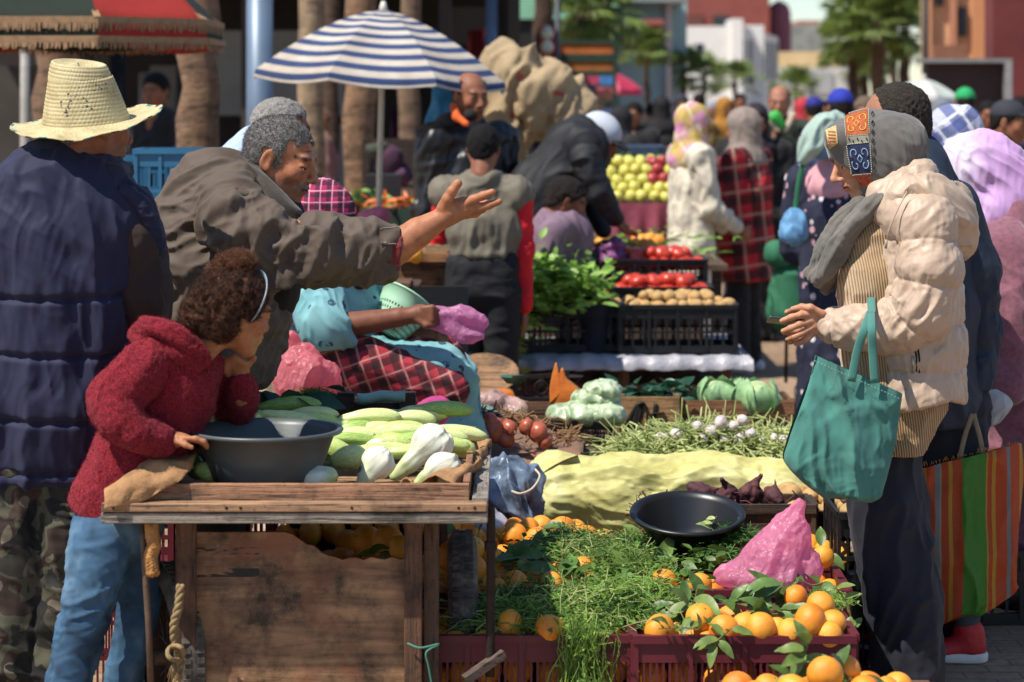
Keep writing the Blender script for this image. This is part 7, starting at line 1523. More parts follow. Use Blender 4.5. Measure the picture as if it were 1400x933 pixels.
pbox('rail',405,560,551,563,7.30,7.32,DW,e);pbox('rail',405,560,578,590,7.30,7.32,DW,e);pbox('rear_rail',405,560,545,560,7.62,7.64,DW,e);pbox('side_rail',552,560,552,566,7.33,7.62,DW,e);pbox('base',400,562,590,640,7.29,7.64,DW,e)
for(a,b,c_,d,y)in((488,533,556,548,0),(490,558,556,572,26)):tag(cloth_sheet(lambda u,v:at(488+66*u,538+y-4*u+14*v+1.5*math.sin(u*9),7.27-.02*math.sin(v*3)),16,5,'cloth_strip',None,M('#8fb5a8',.85,.15,8)),'pale green cloth strip on the dark box, '+('upper one' if not y else 'lower one'),'cloth')
tag(MB().box((at(482,0,7.45)[0],7.46,.29),(.36,.36,.58)).build('upturned_box',DW,None),'upturned box under the dark vegetable box','box')
pb_=soft_bag('pink_bag','knotted translucent pink bag full of vegetables behind the marrows','bag',7.45,[elp(418,520,7.45,44,.09,32),elp(412,503,7.45,32,.08,24),caps(at(410,495,7.45),at(404,478,7.45),.05,.012,None,.03),caps(at(404,478,7.45),at(396,458,7.45),.014,.008,None,.008),elp(410,480,7.45,16,.03,5),elp(440,535,7.45,24,.07,20)],PK2,lambda V,N:folds(V,(-.15,0,-1),17,.010,311,.14)+folds(V,(-.5,0,-1),36,.004,312,.2),.004)
strands('herbs','cut green herbs in front of the knotted pink bag','herbs',500,[B(430,546,7.33,.08,.04,.03,1)],.07,.0013,leaf_mat('#5d8236','#2f5220',.6),209,.2,None,.0)
for i,(x,y,w_,h_)in enumerate(((592,566,28,14),(440,572,30,12))):soft_bag('pink_paper',['bright pink plastic folded by the dark box','pink plastic showing through the rails of the dark box'][i],'bag',7.5,[elp(x,y,7.5,w_,.06,h_,20)],film('#d95a9c',.4,.3),lambda V,N:folds(V,(1,0,.6),18,.018,313+i,.3),.006)
# ================================================================ middle stall
mt_=empty('stall_table',(at(850,0,11.6)[0],11.7,0),'low stall table covered with grey plastic sheeting under the black crates','table')
Z=at(0,492,11.3)[2];xa,xb=at(684,0,11.3)[0],at(1022,0,11.3)[0];xm=(xa+xb)/2
MB().box((xm,11.9,Z-.03),(xb-xa,1.3,.03)).build('table_top',wood_mat('#6b4c36',.4),mt_)
q=MB();n=40;V=[(xa-.02+(xb-xa+.04)*i/n,11.22+.012*math.sin(i*1.7),Z+(-.04 if j==0 else(.012 if j==1 else.006))+.004*math.sin(i*.9+j)+.003*math.sin(i*2.3))if j<2 else(xa-.02+(xb-xa+.04)*i/n,12.55,Z+.006)for j in range(3)for i in range(n+1)];Fc=[(j*(n+1)+i,j*(n+1)+i+1,(j+1)*(n+1)+i+1,(j+1)*(n+1)+i)for j in range(2)for i in range(n)]
mesh_np('plastic_sheet',V,Fc,mt_,M('#9c9ca4',.35,.3,14,.6,40,.01))
for x in(xa+.1,xm,xb-.1):MB().box((x,11.35,(Z-.045)/2),(.05,.05,Z-.045)).build('leg',wood_mat('#5c3c2c',.4,axis=2),mt_)
MB().box((xm,11.34,Z-.17),(xb-xa-.1,.02,.10)).build('apron_board',wood_mat('#5a2f24',.4),mt_)
c2=[]
for(x0,Y,z,rz,lb)in((772,11.45,Z+.02,.08,'black crate of potatoes under the leafy bunch'),(927,11.40,Z+.02,0,'black crate of potatoes nearest the plaid coat'),(905,12.0,.640,0,'black tray of tomatoes in the middle stall'),(900,12.42,.750,0,'rear black tray of tomatoes'),(812,12.1,.60,0,'small black tray beside the pumpkins')):c2.append(place(bc,at(x0,0,Y)[0],Y+.165,z,rz,lb,'crate',GB))
c2[0].scale=(1.08,1,.95);c2[1].scale=(1.12,1,.95)
for q_ in c2[2:]:q_.scale=(1,1,.52)
scatter(PT,c2[0].location.x+.04,11.615,Z+.235,.20,.13,0,2,'potato in the crate under the leafy bunch','potato','potatoes under the leafy bunch',13)
scatter(PT,c2[1].location.x,11.565,Z+.235,.24,.13,0,2,'potato in the crate nearest the plaid coat','potato','potatoes nearest the plaid coat',14)
TOM=potato_tpl('tomato',0,(.038,.038,.030),6,M('#b8382a',.3,.35,18,.05,40,.001,name='tomato_skin',col2='#c9502c'))
scatter([TOM],c2[2].location.x,12.16,.735,.22,.13,0,2,'tomato in the front tomato tray','tomato','tomatoes in the front tray',15,.037);scatter([TOM],c2[3].location.x,12.58,.845,.22,.13,0,2,'tomato in the rear tomato tray','tomato','tomatoes in the rear tray',16,.037);scatter([TOM],c2[4].location.x,12.25,.69,.2,.12,0,1,'tomato in the small tray by the pumpkins','tomato','tomatoes by the pumpkins',17,.037)
for x_,y_,w_,z0_,z1_,lb in((905,12.17,.5,.49,.638,'front tomato tray'),(900,12.6,.5,0,.748,'rear tomato tray'),(770,12.42,.42,0,.85,'pumpkin pieces'),(815,12.28,.3,0,.59,'small tomato tray')):tag(MB().box((at(x_,0,y_)[0],y_,(z0_+z1_)/2),(w_*.8,.28,z1_-z0_)).build('support_box',wood_mat('#4a3626',.4),None),'dark box holding up the '+lb,'box')
leafy('leafy_bunch','big bunch of leafy greens spilling over the black crate','greens',[(at(722,385,11.4),(.22,.14,.15)),(at(750,390,11.35),(.22,.12,.12)),(at(700,400,11.3),(.14,.1,.20)),(at(780,388,11.45),(.16,.12,.08))],leaf_mat('#8fb556','#517a32',.5,.35),.075,420,21,droop=.4,ratio=.5)
leafy('leafy_bunch','yellowing greens hanging down beside the black crates','greens',[(at(683,440,11.25),(.10,.08,.36)),(at(696,450,11.22),(.09,.06,.3))],leaf_mat('#a3a552','#6b7434',.5,.3),.06,300,22,droop=.9,ratio=.45)
tag(MB().tube(spline([at(685,490,11.2),at(690,500,11.18),at(680,512,11.2),at(683,478,11.2)],5),.03,8,flat=.5).build('rag',M('#b8a896',.9),None,True),'pale rag hanging at the near corner of the stall table','rag')
def wedge(cx,cy,Y,pts,label,th=.05):
 e=empty('pumpkin_piece',at(cx,cy,Y),label,'pumpkin');P=[at(x,y,Y)for x,y in spline(np.array(pts+[pts[0]],float),5)];n=len(P);c=at(cx,cy,Y-.02)
 V=[c]+[p+np.array((0,-th*.2,0))for p in P]+[p+np.array((0,th,0))for p in P];Fc=[(0,i+1,(i+1)%n+1)for i in range(n)];mesh_np('flesh',V[:n+1],Fc,e,M('#d9762a',.55,.2,20,.4,60,.004,col2='#c25a20'));mesh_np('rind',V[1:],[(i,(i+1)%n,(i+1)%n+n,i+n)for i in range(n)]+[tuple(range(n,2*n))],e,M('#c98438',.5,.2,10))
wedge(753,340,12.4,[(744,357),(745,335),(753,320),(762,335),(760,358)],'upright pumpkin wedge behind the leafy bunch');wedge(780,345,12.3,[(762,357),(768,340),(785,334),(797,346),(795,357),(783,346),(772,350)],'curved pumpkin slice behind the leafy bunch');wedge(732,338,12.5,[(722,345),(726,330),(741,334),(744,344)],'pumpkin piece by the red sleeve')
wedge(768,535,9.2,[(752,554),(752,530),(760,498),(764,510),(770,505),(775,518),(798,538),(792,545),(780,552)],'jagged bright pumpkin slice standing beside the cauliflowers',.06);wedge(690,540,9.3,[(678,545),(680,533),(700,535),(702,548)],'orange pumpkin piece by the old scale')
soft_bag('purple_bag','crumpled purple plastic bag behind the small tomato tray','bag',12.6,[elp(832,352,12.6,22,.08,16),elp(838,338,12.6,18,.06,10,20)],film('#9c5a92',.35,.3),lambda V,N:folds(V,(1,0,.6),16,.02,321,.3),.009)
rear=empty('stall_table',(at(840,0,13.2)[0],13.3,0),'rear stall table carrying oranges and greens behind the tomato trays','table');MB().box((at(850,0,13.2)[0],13.3,.80),(1.1,.9,.03)).build('table_top',wood_mat('#5c4636',.4),rear)
for x in(-.5,.5):MB().box((at(850,0,13.2)[0]+x,13.0,.39),(.05,.05,.78)).build('leg',wood_mat('#5c4636',.4),rear)
for(x,y,Y)in((868,336,13),(876,330,13.1),(888,328,13.1),(880,337,13),(893,336,13),(822,334,13.1),(900,331,13.1),(870,330,13.2),(560,345,10.9),(568,348,10.85)):p=at(x,y,Y);put_orange(p[0],p[1],p[2],1.0,'orange on the rear stall table' if x>600 else 'orange on the wooden counter','oranges on the rear stalls' if x>600 else 'oranges on the counter')
leafy('greens','mixed greens along the rear stall table','greens',[(at(800,345,12.9),(.3,.2,.05)),(at(900,345,12.9),(.3,.2,.05)),(at(860,325,13.4),(.5,.2,.05))],LF_LT,.08,90,23,droop=.4,ratio=.25);leafy('dark_greens','dark green leaves behind the pumpkin pieces','greens',[(at(812,350,12.6),(.12,.1,.1)),(at(790,362,12.4),(.1,.1,.05))],LF_DK,.08,50,24)
def wcrate(name,label,p0,p1,y0,y1,Y,D_,mat,slats=2):
 e=empty(name,at((p0+p1)/2,y1,Y+D_/2),label,'crate');h=(y1-y0)/slats
 for i in range(slats):pbox('board',p0,p1,y0+h*i,y0+h*(i+1)-2.5,Y,Y+.012,mat,e);pbox('rear_board',p0,p1,y0+h*i+3,y0+h*(i+1),Y+D_,Y+D_+.012,mat,e)
 for p in(p0,p1-8):pbox('corner_post',p,p+8,y0-3,y1,Y+.013,Y+.045,mat,e)
 for p in(p0,p1):a,b=at(p,y0+4,Y),at(p,y1,Y);MB().box(((a[0]),Y+D_/2+.006,(a[2]+b[2])/2),(.012,D_-.014,a[2]-b[2])).build('side_board',mat,e)
 pbox('floor',p0+2,p1-2,y1-2,y1,Y+.02,Y+D_-.01,mat,e);return e
OW=wood_mat('#a07a52',.35)
pc=wcrate('painted_crate','wooden crate with black brushed lettering beside the cauliflowers',846,929,543,612,9.2,.4,OW,1)
LT=[[(857,590),(860,600),(866,585),(872,560),(877,552),(874,570),(866,592),(857,597),(856,585),(862,570),(872,553)],[(872,553),(882,552),(884,575),(882,594),(886,598),(892,590)],[(897,552),(894,575),(894,592),(899,596),(904,588)],[(886,568),(896,565),(908,564)],[(912,572),(905,577),(908,584),(913,590),(909,597),(903,596)]]
q=MB()
for l in LT:q.tube(spline([at(x,y,9.196)for x,y in l],6),.0085,6,flat=.25)
q.build('black_lettering',M('#15110f',.7),pc,True)
wcrate('wooden_crate','worn wooden crate of cabbages behind the spring onions',932,1086,548,592,9.4,.4,wood_mat('#8a6040',.4),2)
def cabbage(cx,cy,Y,R_,label,seed):
 e=empty('cabbage',at(cx,cy,Y),label,'cabbage');c=at(cx,cy,Y);V,Q,N=sculpt([ell(c,(R_*.8,R_*.8,R_*.75))],.006,.02,lambda V,N:.002*fbm(V*40,2,seed),1);mesh_np('head',V,Q,e,leaf_mat('#b5c795','#8aa36a',.5,.1));rg=np.random.default_rng(seed);V=[];Fc=[]
 for k in range(9):
  a=rg.uniform(0,2*PI);tl=rg.uniform(.2,1.0);i=len(V);n=8
  for j in range(n+1):
   for l in range(n+1):
    u,v=l/n-.5,j/n;w_=R_*1.25*math.sin(PI*min(.98,v*.8+.15))**.7;ph=-.9+v*(1.5+.5*tl);rr_=R_*(.88+.25*tl*v+.04*math.sin(u*20+k));x=math.cos(ph)*rr_;z=math.sin(ph)*rr_;y=u*w_*1.5
    V.append(c+np.array((math.cos(a)*x-math.sin(a)*y,math.sin(a)*x+math.cos(a)*y,z-.3*abs(u)*R_)))
  for j in range(n):
   for l in range(n):q=i+j*(n+1)+l;Fc.append((q,q+1,q+n+2,q+n+1))
 mesh_np('outer_leaves',V,Fc,e,leaf_mat('#9abf8a','#4f8055',.45,.2))
cabbage(980,540,9.5,.075,'pale cabbage in the worn crate near the painted one',1);cabbage(1035,543,9.45,.085,'dark leaved cabbage spilling over the worn crate',2);cabbage(1012,535,9.7,.06,'small cabbage between the two larger ones',3)
leafy('greens','green leaves on top of the painted crate','greens',[(at(870,537,9.45),(.16,.1,.02)),(at(910,535,9.5),(.12,.1,.03))],LF_DK,.08,40,25,ratio=.5)
c3=place(bc,at(797,0,8.9)[0],9.05,.40,0,'small black crate under the cauliflowers','crate',GB);c3.scale=(.46,.7,.46)
def cauli(cx,cy,Y,rx,rz,label,sd_):
 e=empty('cauliflower_bag',at(cx,cy,Y),label,'vegetables','bagged cauliflowers on the small black crate');V,Q,N=sculpt([elp(cx,cy,Y,rx,.09,rz),elp(cx+rx*.5,cy+2,Y,rx*.6,.08,rz*.9)],.006,.03,lambda V,N:.010*(1-2*np.abs(vnoise(V*26,sd_)))+.005*fbm(V*60,2,sd_),0);mesh_np('bag',V,Q,e,M('#b5c4a4',.35,.35,16,.3,60,.004,col2='#5f7d50'))
for i,(x,y,a,b)in enumerate(((783,566,34,14),(822,565,28,15),(812,545,30,13),(822,532,22,9))):cauli(x,y,9.0+.05*(i>1),a,b,['cauliflower bag at the near edge of the black crate','cauliflower bag against the painted crate','cauliflower bag in the second layer','topmost cauliflower bag of the pile'][i],i+3)
soft_bag('pale_bags','pale plastic bags heaped behind the onions','bag',9.2,[elp(668,552,9.2,26,.08,14),elp(700,560,9.2,22,.08,12)],film('#c9a8a0',.3,.3),lambda V,N:folds(V,(1,0,.6),16,.015,331,.3),.008);leafy('cabbage_leaves','blue green leaves at the knee of the seated woman','leaves',[(at(660,570,8.8),(.08,.06,.06))],leaf_mat('#7fa39c','#4f7a70',.5),.11,12,26,ratio=.6)
sc_=empty('balance_scale',at(740,560,9.4),'old cast iron balance scale on the stall before the grey sheeting','scale');IRN=M('#2c211d',.6,.4,20,.5,60,.003,metal=.5)
q=MB();q.bar(at(700,517,9.4),at(778,512,9.4),.014,.016);q.box(at(740,545,9.4),(.16,.08,.015));q.bar(at(740,545,9.4),at(740,512,9.4),.02,.02,up=(0,1,0))
for x in(715,765):q.bar(at(x,514,9.4),at(x,540,9.4),.008,.008,up=(0,1,0));q.bar(at(x,540,9.4),at(740,545,9.4),.008,.008)
q.build('beam_frame',IRN,sc_)
MB().tube([at(740+9*math.cos(a),530+9*math.sin(a),9.38)for a in np.linspace(0,2*PI,20)],.003,6).build('ring',IRN,sc_,True)
for x,mt in((703,M('#3f6b5a',.5,.3,10)),(778,IRN)):MB().lathe([(0,-.028),(.03,-.026),(.055,0),(.058,.002),(.05,0),(0,-.02)],at(x,515,9.4),20).build('pan',mt,sc_,True)
lathe_thing('round_tray','round wooden tray tilted beside the knee of the seated woman','tray',[(0,0),(.10,0),(.14,.03),(.135,.03),(.1,.01),(0,.01)],at(663,518,9.8),30,wood_mat('#8d6a48',.4),rot=np.array(Matrix.Rotation(.5,3,'X')))
for i,(x,y,w_,h_)in enumerate(((655,575,40,40),(720,560,60,25))):wcrate('wooden_crate',['wooden crate behind the onions by the seated woman','flat crate under the balance scale'][i],x-w_,x+w_,y-h_*.4,y+h_,9.5-.3*i,.3,wood_mat('#6b4c36',.4),2)
ct=empty('wooden_counter',(at(592,0,11)[0],11.3,0),'brown wooden counter behind the outstretched arm','counter');pbox('front_panel',545,642,358,440,11.0,11.03,wood_mat('#8a5c34',.3),ct);pbox('counter_top',540,646,347,358,10.96,11.5,wood_mat('#9a6c44',.3),ct)
for p in(547,633):pbox('leg',p,p+6,358,zg(11.04),11.035,11.08,wood_mat('#6b4a30'),ct)
tag(MB().box(at(610,340,11.1),(.20,.14,.045)).build('timber_block',wood_mat('#9c8460',.3),None,False,.004),'pale timber block on the brown counter','block');tag(MB().box(at(620,331,11.1),(.16,.12,.014)).build('notebook',M('#3d4d63',.6),None),'dark blue notebook on the pale timber block','notebook')
bb=empty('black_crate',(at(601,0,10.2)[0],10.35,0),'black ribbed crate standing on end under the counter','crate');o=place(bc,0,0,0,0);o.name='shell';o.parent=bb;o.rotation_euler=(PI/2,0,0);o.location=(0,.12,.40);o.scale=(.52,1.2,1);[o.__delitem__(k)for k in('label','category','group')if k in o]
pbox('solid_side',564,640,392,zg(10.22)-2,10.24,10.26,BLK,bb)
tag(MB().box(at(535,420,10.6),(.26,.3,.22)).build('brown_box',M('#4a342a',.9,.4,6),None,False,.004),'dark brown box between the scarf and the black crate','box');tag(pbox('lumber',505,560,388,395,10.3,10.6,wood_mat('#6b4c38'),None),'brown plank lying on the dark brown box','plank')
soft_bag('pink_bag','small pink plastic bag on the brown counter','bag',11.1,[elp(588,335,11.1,10,.04,12,20)],film('#e07fb0',.4),lambda V,N:folds(V,(1,0,1),20,.012,341,.4),.008)
c5=crate_mesh(.40,.30,.30,BLU2,'wide');g5='blue plastic crates behind the vendor'
for i,(px,Y,z,rz)in enumerate(((252,9.6,1.20,0),(252,9.62,.89,.02),(190,10.0,1.16,.1),(190,10.0,.85,.1),(252,9.6,.58,0),(190,10.0,.54,.1),(252,9.6,.27,0),(190,10.0,.23,.1))):place(c5,at(px,0,Y)[0],Y+.15,z,rz,['top blue crate between the hat and the vendor','second blue crate from the top between the hat and the vendor','blue crate top beside the collar of the body warmer','blue crate under the one beside the collar','third blue crate in the nearer stack','third blue crate in the farther stack','bottom blue crate in the nearer stack','bottom blue crate in the farther stack'][i],'crate',g5,i==0)
for px,Y in((252,9.6),(190,10.0)):tag(MB().box((at(px,0,Y)[0],Y+.15,.12),(.5,.4,.2)).build('pallet',wood_mat('#6b4c36'),None),'wooden pallet under the '+('nearer' if px==252 else 'farther')+' stack of blue crates','pallet')
CV=M('#b09a78',.85,.25,6,.5,200,.003,name='canvas',trans=.2);Y=13.6
e=soft_bag('canvas_bundle','big rolled bundle of tan sacking canvas on a pole behind the bearded man','bundle',Y,[caps(at(694,98,Y),at(762,150,Y),.12,.165,None,.08),elp(738,130,Y,46,.20,38,-35,.06),caps(at(695,100,Y),at(680,180,Y),.10,.13,None,.06),caps(at(740,160,Y),at(700,190,Y),.10,.06,None,.06),caps(at(697,75,Y),at(712,95,Y),.05,.10,None,.06)],CV,lambda V,N:folds(V,(-.45,0,-1),8,.05,351,.12)+folds(V,(-.3,0,-1),20,.014,352,.12),.014,.06)
bv=bvh_of(e.children[0])
for cs in(((757,122),(772,127),(771,132),(757,130)),((708,97),(716,104),(712,112),(705,108)),((698,155),(706,158),(704,163),(697,161))):patch(bv,e,'red_print',lambda u,v,cs=cs:tuple((np.array(cs[0])*(1-u)+np.array(cs[1])*u)*(1-v)+(np.array(cs[3])*(1-u)+np.array(cs[2])*u)*v),5,3,M('#a34a44',.8),.006)
MB().tube([(at(717,0,Y)[0],Y,0),at(717,150,Y)],.022,10).build('pole',M('#b0a48c',.6),e,True)
at_=empty('apple_stall',(at(860,0,15)[0],15.4,0),'stall table draped with dusky pink cloth and piled with yellow apples','stall');Z2=at(0,278,15)[2];xa,xb=at(785,0,15)[0],at(950,0,15)[0]
MB().box(((xa+xb)/2,15.5,Z2-.02),(xb-xa,1.1,.03)).build('table_top',wood_mat('#5c4636'),at_)
for x in(xa+.05,xb-.05):MB().box((x,15.1,(Z2-.04)/2),(.04,.04,Z2-.04)).build('leg',wood_mat('#5c4636'),at_)
V=[];n,m_=60,12
for j in range(m_+1):
 for i in range(n+1):u,v=i/n,j/m_;dr=.34+.10*math.sin(u*7+1)+.05*math.sin(u*17);V.append((xa-.03+(xb-xa+.06)*u,14.94-.03*math.sin(u*40)*v-.05*v,Z2+.005-dr*v))
mesh_np('cloth',V,[(j*(n+1)+i,j*(n+1)+i+1,(j+1)*(n+1)+i+1,(j+1)*(n+1)+i)for j in range(m_)for i in range(n)],at_,M('#8a3f50',.85,.35,12,.3,60,.003,trans=.2))
AP=potato_tpl('apple',0,(.038,.038,.034),7,M('#cdc660',.4,.3,18,.05,40,.001,name='apple_skin'));APR=potato_tpl('apple',0,(.038,.038,.034),9,M('#a33a3c',.35,.3,14,.05,40,.001,name='red_apple_skin'))
rg=random.Random(4);fa,fr=True,True
for l in range(5):
 for i in range(20-2*l):
  for j in range(1 if l<4 else 3):
   x=xa+.05+.038*l+i*.074+rg.uniform(-.01,.01)
   if x>xb-.12:continue
   red=.62<(x-xa)/(xb-xa)<.88 and l>1 and rg.random()<.35;o=APR if red else AP
   if(fr if red else fa):
    if red:fr=False
    else:fa=False
   else:o=o.copy();COL.objects.link(o)
   o.location=(x,15.02+.055*l+j*.07,Z2+.04+.052*l+rg.uniform(-.006,.006));o.rotation_euler=(rg.uniform(0,6),rg.uniform(0,6),0);tag(o,'red apple on the yellow pile' if red else 'yellow apple of the sunlit pile','apple','red apples on the pile' if red else 'yellow apples on the pile')
def stall(label,p0,p1,y,Y,cloth,D_=.8,drop=.4):
 e=empty('market_stall',(at((p0+p1)/2,0,Y)[0],Y+D_/2,0),label,'stall');pbox('table_top',p0,p1,y,y+3,Y,Y+D_,cloth,e);a=at(0,y,Y)[2];pbox('skirt',p0,p1,y+3,y+3+drop*F/Y,Y-.02,Y-.005,cloth,e)
 for p in(p0+2,p1-5):pbox('leg',p,p+3,y+3,zg(Y),Y,Y+.04,DW,e)
 return e
stall('stall with a dark red cloth and pale green vegetables behind the parasol pole',436,520,283,14.5,M('#7a2430',.85,.3,9));leafy('salad','light green salad heads on the dark red stall','salad',[(at(475,278,14.7),(.35,.3,.05))],LF_LT,.09,260,31)
stall('dark green stall with rows of carrots behind the pointing hand',527,600,286,14.0,M('#22382c',.8,.3,9));leafy('carrots','pile of bright carrots on the dark green stall','carrots',[(at(560,278,14.1),(.28,.1,.03))],M('#c9601c',.5,.2),.09,130,32,ratio=.25);stall('far stall covered in red cloth beyond the apples',905,945,203,22,M('#a03a2c',.8,.3,6));stall('dark blue stall box beyond the apple stall',862,912,201,17.5,M('#2c3d52',.7,.2,6),drop=.25)
leafy('greens','dark green heaps beyond the apple stall','greens',[(at(890,225,16.6),(.5,.2,.08))],LF_DK,.10,160,33);tag(pbox('stack_crate',500,545,240,275,15.5,15.9,M('#1d1c1e',.6,.3,8),None),'dark crate stack beyond the carrots','crate')
soft_bag('pink_scarf','pink cloth tied round the parasol pole','cloth',12.95,[elp(512,296,12.95,20,.05,8),elp(505,304,12.95,10,.05,12),elp(520,300,12.95,9,.04,12)],M('#c9708c',.85,.3,14),lambda V,N:folds(V,(1,0,1),16,.015,361,.4),.009)
for i,(x,y,w_,h_,c_)in enumerate(((532,222,14,18,'#432438'),(548,240,12,10,'#4f2c44'),(590,205,12,8,'#1f3a3a'),(515,204,14,5,'#3b4234'),(385,250,14,30,'#3b3a42'),(600,270,14,20,'#1b1b1e'))):soft_bag('cloth_pile',['purple clothing heaped between the palm trunks','mauve clothing below the purple heap','dark teal cloth behind the man in the vest','olive cloth edge on the clothes stall','dark bundle behind the vendor','black bag behind the pointing hand'][i],'cloth',16.5,[elp(x,y,16.5,w_,.15,h_)],M(c_,.9,.3,9),lambda V,N:folds(V,(1,0,.7),9,.03,362+i,.4),.016)
cs_=empty('clothes_stall',(at(560,0,17)[0],17.3,0),'trestle under the purple clothes between the palms','stall');pbox('table_top',495,620,254,257,16.6,17.6,DW,cs_);pbox('leg',500,504,257,zg(16.7),16.65,16.7,DW,cs_);pbox('leg',612,616,257,zg(16.7),16.65,16.7,DW,cs_);pbox('backboard',495,620,190,254,17.6,17.62,DW,cs_)
e=empty('shopping_trolley',(at(1080,0,13.5)[0],13.6,0),'green fabric shopping trolley between the black trousers and the flowered dress','trolley');GT=M('#2a6b4c',.8,.25,7,.4,160,.003)
for nm,pr in(('bag',[caps(at(1082,380,13.5),at(1078,425,13.5),.10,.12)]),('flap',[caps(at(1062,347,13.45),at(1100,347,13.45),.07,.07,None,.02)])):V,Q,N=sculpt(pr,.01,.03,lambda V,N:folds(V,(.2,0,-1),11,.012,371,.3));mesh_np(nm,V,Q,e,GT)
for x in(1060,1090):c=at(x,0,13.5);MB().lathe([(.035,-.012),(.05,-.010),(.05,.010),(.035,.012),(.035,-.012)],(c[0],13.5,.05),18,rot=np.array(Matrix.Rotation(PI/2,3,'Y'))).build('wheel',M('#1d1c1c',.6),e,True)
MB().tube([(at(1075,0,13.6)[0],13.62,.1),at(1077,345,13.62)],.01,8).build('frame',IRN,e,True)
# ================================================================ people further back
PL=plaid_mat('#b01c28','#131113','#a08c78',6.5,.12,tw=1)
figure(376,116,8.5,74,'grey haired man with glasses in a light blue shirt just behind the vendor','#93a8cf','#b5a48f',head='recede',headc='#5d5955',skin='#8a5440',h=1.70,arms=((.1,-.6),(.1,-.55)))
gl=[o for o in COL.objects if o.name.startswith('person')][-1]
garment(gl,'shirt_shoulder',[elp(330,215,8.4,26,.16,48,-35)],M('#a9bbdc',.85,.1,8),.008,.02,lambda V,N:folds(V,(.6,0,.7),16,.008,7,.2));garment(gl,'sleeve',[caps(at(398,350,8.1),at(397,425,8.1),.055,.05)],M('#a39bc9',.85,.15,8),.008,.02,lambda V,N:folds(V,(0,0,-1),18,.008,5,.25),lambda G:at(0,442,8.1)[2]-G[...,2]);garment(gl,'coat_tail',[caps(at(378,440,8.2),at(374,560,8.2),.06,.07)],M('#b59a80',.85,.2,8),.008,.02,lambda V,N:folds(V,(0,0,-1),14,.01,6,.2))
hcg=gl.location+Vector((math.sin(1.08)*.13,math.cos(1.08)*.13-.02,1.60));q=MB();
for a,b in(((-.10,-.055,.01),(.03,-.07,.01)),):q.tube([at(370,156,8.39),at(388,157,8.40),at(402,158,8.42)],.0022,6)
q.build('glasses_arm',M('#2a1c14',.4),gl,True)
figure(640,120,12.6,150,'bearded man in a black leather jacket with an orange collar','#1b1c1f',headc='#15110f',skin='#8a5a44',h=1.84,topm=M('#1a1a1c',.4,.2,8,.3,60,.004),head='bald');bd=[o for o in COL.objects if o.name.startswith('person')][-1]
garment(bd,'collar',[caps(at(620,146,12.5),at(624,160,12.42),.022,.022),caps(at(624,160,12.42),at(638,170,12.38),.022,.018)],M('#d05a20',.8),.01,.02);garment(bd,'hood',[elp(612,168,12.6,20,.14,14,20)],M('#2c2c2c',.9),.012,.02)
garment(bd,'beard',[elp(643,158,12.44,10,.05,9)],M('#15110f',.9),.008,.01);garment(bd,'backpack',[caps(at(606,130,12.85),at(594,215,12.85),.05,.08)],M('#1f78b0',.6,.3,9),.012,.02,lambda V,N:folds(V,(.3,0,-1),10,.015,3,.3))
figure(660,165,11.0,8,'man in a khaki quilted vest with bright red sleeves seen from behind','#6b6455','#15161b',headc='#120f0e',skin='#8a5a44',arms=((.25,-.50),(.05,-.60)),sleeves='#d01826',h=1.58,hemh=1.07,width=1.02,topm=M('#6b6455',.7,.12,5,.3,200,.002))
def bender():
 Y=12.6;r=empty('person',(at(745,0,Y)[0],Y,0),'person in a black hooded jacket and white cap bending over the goods','person');hc=at(820,190,Y);R=frame((.75,-.25,-.62));s=1.0
 hd=[caps(at(838,290,Y-.15),at(850,308,Y-.15),.03,.025),elp(856,314,Y-.15,12,.03,7,-30)]
 for q_ in range(4):hd+=[caps(at(862,312+2.5*q_,Y-.17+.02*q_),at(872,319+2*q_,Y-.17+.02*q_),.009,.007,None,.004)]
 body(r,[(head_prims(hc,R,s),.008,.012),(hd,.007,.008),([caps(at(780,220,Y),at(745,300,Y),.1,.1)],.02,.02)],colfn=lambda V:head_cols(V,hc,R,s,'#8d5d43',brow='#20150f'))
 J=M('#15171c',.7,.25,6,.3,160,.002);garment(r,'jacket',[caps(at(790,205,Y),at(745,270,Y),.17,.19,None,.05),caps(at(745,270,Y),at(738,320,Y),.19,.17,None,.05),caps(at(800,195,Y-.15),at(800,195,Y+.15),.08,.08,None,.05),elp(783,192,Y,34,.13,20,15,.04)],J,.009,.04,lambda V,N:folds(V,(.7,0,.7),9,.014,381,.25))
 garment(r,'sleeve',[caps(at(800,215,Y-.2),at(818,262,Y-.2),.078,.062),caps(at(818,262,Y-.2),at(840,296,Y-.16),.062,.045)],J,.009,.03,lambda V,N:folds(V,(1,0,.5),16,.008,382,.3));garment(r,'sleeve',[caps(at(790,215,Y+.2),at(800,270,Y+.2),.075,.06),caps(at(800,270,Y+.2),at(825,315,Y+.1),.06,.045)],J,.01,.03)
 garment(r,'trousers',pchain([(738,320,-.08,36),(745,400,-.1,24),(735,480,-.1,18),(733,560,-.1,15)],Y)+pchain([(735,320,.1,36),(725,400,.12,24),(715,560,.12,16)],Y),M('#17181c',.85,.2),.011,.03,None,lambda G:.04-G[...,2])
 for x,dy in((735,-.1),(716,.12)):garment(r,'shoe',[caps(at(x,575,Y+dy),at(x+22,577,Y+dy),.045,.04)],M('#2a2522',.6),.012,.02,None,lambda G:.002-G[...,2])
 E=lambda cc,rad,k=None,sub=False:ell(hc+R@np.array(cc),rad,R,k,sub)
 garment(r,'cap',[E((-.018,0,.045),(.112,.09,.09)),E((-.05,0,0),(.085,.085,.09),.03)],M('#b5bcc6',.8,.15,8),.008,.02);garment(r,'cap_brim',[E((.10,0,.045),(.07,.065,.012))],M('#1d1e22',.7),.008,.01)
bender()
